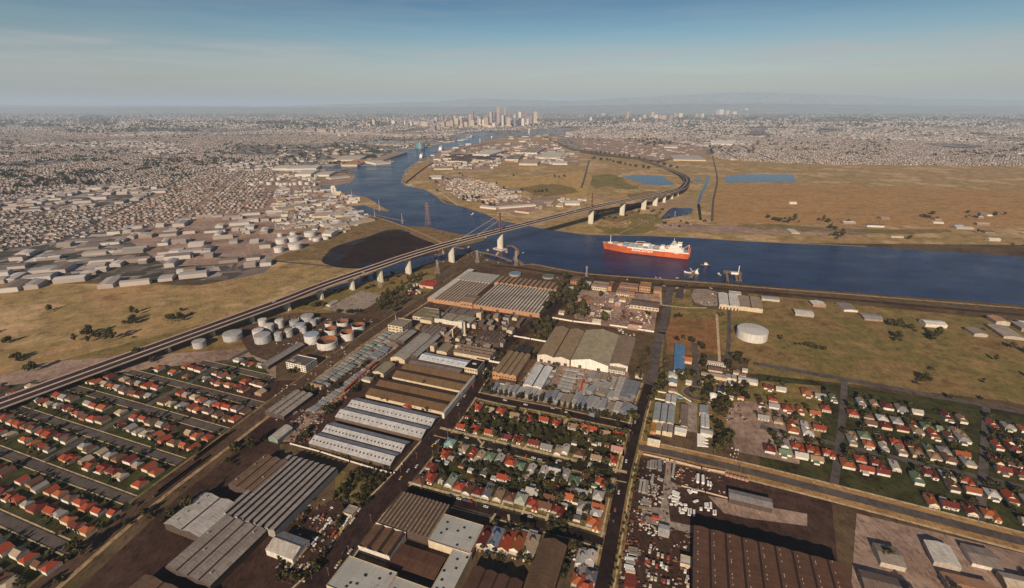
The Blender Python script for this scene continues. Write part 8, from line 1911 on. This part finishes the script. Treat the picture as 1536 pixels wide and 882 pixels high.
for i, (q, c, nb) in enumerate((([(260, 860), (330, 880), (390, 790), (320, 770)], (.30, .26, .24), 4), ([(120, 960), (230, 990), (300, 890), (200, 862)], (.16, .10, .07), 3), ([(250, 790), (310, 806), (350, 752), (296, 738)], (.48, .46, .44), 2), ([(352, 730), (392, 742), (425, 690), (386, 680)], (.20, .13, .09), 3))):
    bldg('warehouse', ['grey four bay warehouse west of the sawtooth strips', 'brown three bay warehouse at the far western corner', 'pale two bay warehouse between railway and sawtooth strips', 'brown ridged warehouse beside the railway bend in the west'][i], q, 8, n=nb, axis='d', rise=2.5, rc=c, wall=DARKW, vents=4)

scatter([(860, 206), (985, 208), (1058, 222), (1055, 231), (1010, 236), (985, 240), (930, 232), (880, 225)], 130, (14, 50), (10, 28), (4, 8), RAD(-25), 'pale shed in the built up belt along the highway', 'sheds along the highway')

# driveways and side paths between the houses
for n, a in ((14, (480, 300, 520, 350)), (14, (545, 330, 505, 385)), (14, (630, 345, 690, 300)), (14, (910, 408, 960, 350)), (14, (1310, 120, 1280, 220)), (14, (1345, 90, 1310, 160)), (14, (940, 30, 920, 80)), (14, (1480, 540, 1505, 470)), (17, (700, 130, 745, 20)), (17, (900, 190, 930, 120)), (17, (1130, 250, 1150, 180)), (17, (790, 300, 770, 190)), (17, (600, 270, 650, 180)), (17, (990, 340, 1010, 270)), (15, (150, 570, 165, 500)), (15, (300, 615, 345, 400)), (15, (340, 390, 330, 470)), (14, (270, 700, 320, 640)), (17, (1340, 560, 1410, 520)), (14, (1060, 50, 1085, 110)), (14, (430, 800, 470, 740))):
    strip('driveway', Q(n, *a), 2.2, L_PATH, .5, 0)

for i, (x, y, w_, c) in enumerate(((1400, 420, 60, (.3, .2, .15)), (1480, 400, 50, (.5, .46, .4)), (1420, 560, 60, (.35, .3, .26)), (1350, 660, 40, (.5, .45, .4)), (1440, 660, 60, (.4, .14, .08)), (1490, 620, 50, (.3, .28, .27)), (1110, 600, 40, (.45, .4, .36)), (1080, 520, 40, (.5, .47, .42)), (1310, 540, 40, (.55, .5, .45)), (1460, 450, 60, (.28, .18, .14)))):
    bldg('estate_shed', '%s of the small estate sheds east of the roundabout, counted from the paddock' % ordinal(i + 1), Q(12, x - w_ / 2, y + 10, x + w_ / 2, y + 10 + w_ * .16, x + w_ / 2 + 4, y - 14 + w_ * .16, x - w_ / 2 + 4, y - 14), 3.6, n=1, axis='w', rise=1.3, rc=c, wall=[CREAMW, WHITEW][i % 2], group='small estate sheds')

strip('lawn', [(p[0], p[1]) for p in S1[1:]], 7, L_GREEN, .29, offs=-15)
strip('lawn', [(p[0], p[1]) for p in S2[1:]], 6, L_GREEN, .29, offs=-14.5)
strip('lawn', [(p[0], p[1]) for p in X1[1:]], 5, L_GREEN, .29, offs=11)
strip('lawn', [(p[0], p[1]) for p in S1[2:]], 4, L_GREEN, .29, offs=10.5)

# litter, pallets and small stored goods strewn over the yards: far too many and too small to count
def litter(polys, n0, seed):
    rr = random.Random(seed); b = MB(); mats = [M((.10, .045, .03), .3, .3), M((.05, .035, .03), .3, .3), M((.42, .36, .30), .2, .3), M((.24, .17, .13), .3, .3), M((.62, .58, .52), .1, .3), M((.28, .10, .05), .3, .3)]
    av = [G(*p) for p in smooth_px(AVE, 6, False)]; lr = [G(*p) for p in smooth_px(RD, 6, False)]
    for poly in polys:
        xs = [p[0] for p in poly]; ys = [p[1] for p in poly]; k = t = 0
        n = n0 if min(ys) < 640 else n0 * .42
        while k < n and t < n * 6:
            t += 1; p = (rr.uniform(min(xs), max(xs)), rr.uniform(min(ys), max(ys)))
            if not inside(p, poly) or mnoise.noise(Vector((p[0] * .09, p[1] * .14, seed))) < .02: continue
            g = G(*p)
            if min((g - q).length for q in av) < 15 or min((g - q).length for q in lr) < 9: continue
            a = GRID + rr.choice((0, 0, .3, 1.2)); u = Vector((math.cos(a), math.sin(a), 0)); v = Vector((-u.y, u.x, 0))
            b.obox((g.x, g.y, 0), u, v, rr.uniform(.3, 1.6), rr.uniform(.3, .9), 0, .15 + rr.uniform(.3, 1.3), rr.choice((0, 0, 1, 1, 2, 3, 3, 4, 5))); k += 1
    return tag(b.build('rubble', mats), 'small litter and stored goods strewn over the factory yards', None, None, 'stuff')
litter([Q(8, -120, 560, 300, 200, 1300, 290, 1420, 500, 1000, 800, 640, 1100, 0, 1200), Q('C', 420, 230, 1440, 300, 1380, 720, 520, 560), Q(16, 0, 150, 560, 0, 900, 100, 720, 300, 260, 880, 0, 880), Q('E', 60, 40, 500, 100, 1200, 260, 1200, 560, 480, 480, 440, 900, 20, 1000),
        Q(18, 380, 330, 990, 330, 985, 880, 280, 880), Q(10, 0, 640, 560, 100, 1000, 0, 1320, 60, 830, 440, 320, 900, 0, 900), Q(7, 0, 650, 960, 690, 740, 880, 150, 1060, 0, 1060), Q(11, 860, 560, 1060, 300, 1512, 380, 1900, 420, 2000, 820, 1100, 720), Q(13, 140, 60, 560, -60, 500, 20, 330, 350, 140, 340),
        Q(12, 1040, 300, 1512, 420, 1512, 900, 1040, 860), Q(5, -20, 770, 60, 900, 900, 920, 1300, 1000, 700, 860, 400, 800), Q(6, 0, 430, 1000, 420, 1000, 580, 0, 580)], 420, 5)
# ------------------------------------------------------------------ past 300 of a kind: keep those that show largest, the rest as one mass
def kids(r):
    out = []
    for c in KIDS.get(r, []): out += [c] + kids(c)
    return out
KIDS = {}
for o_ in COL.objects:
    if o_.parent is not None: KIDS.setdefault(o_.parent, []).append(o_)
def thin(name, keep, mass_name, label, extra=()):
    bpy.context.view_layer.update()
    roots = [o for o in COL.objects if o.parent is None and o.name.split('.')[0] == name]
    if len(roots) <= keep: return
    def score(o):
        p = o.matrix_world.translation; x, y = project((p.x, p.y, 3))
        d = (Vector((p.x, p.y, 0)) - Vector((0, 0, H))).length
        s = max(o.scale) / d
        if name in ('tree', 'bush'): s *= 8
        inside_ = 414 <= x <= 1122 and y <= 885
        return s + (10 if inside_ else 0)
    roots.sort(key=score, reverse=True)
    mats, b = [], MB(); idx = {}
    kill = []
    for r in roots[keep:]:
        for o in [r] + list(kids(r)):
            kill.append(o)
            if o.type != 'MESH' or o.name.split('.')[0] in ('door', 'wheelset'): continue
            me, mw = o.data, o.matrix_world
            n = len(b.v); b.v += [tuple(mw @ v.co) for v in me.vertices]
            sl = [s.material for s in o.material_slots]
            for m in sl:
                if m.name not in idx: idx[m.name] = len(mats); mats.append(m)
            for p in me.polygons:
                b.f.append(tuple(n + i for i in p.vertices)); b.m.append(idx[sl[p.material_index].name])
    bpy.data.batch_remove(kill)
    tag(b.build(mass_name, mats), label, None, None, 'stuff')
thin('tree', 300, 'woodland', 'scattered trees of the farther banks and outskirts')
thin('bush', 300, 'scrub', 'scattered bushes of the farther banks')
thin('shed', 300, 'shed_roofs', 'crowded far sheds of the works districts')
thin('crate', 300, 'yard_clutter', 'scattered small items lying about the yards')
for o in COL.objects:
    l = o.get('label')
    if l and o.parent is None and len(l.replace('-', ' ').split()) > 16: print('LONG', o.name, l)
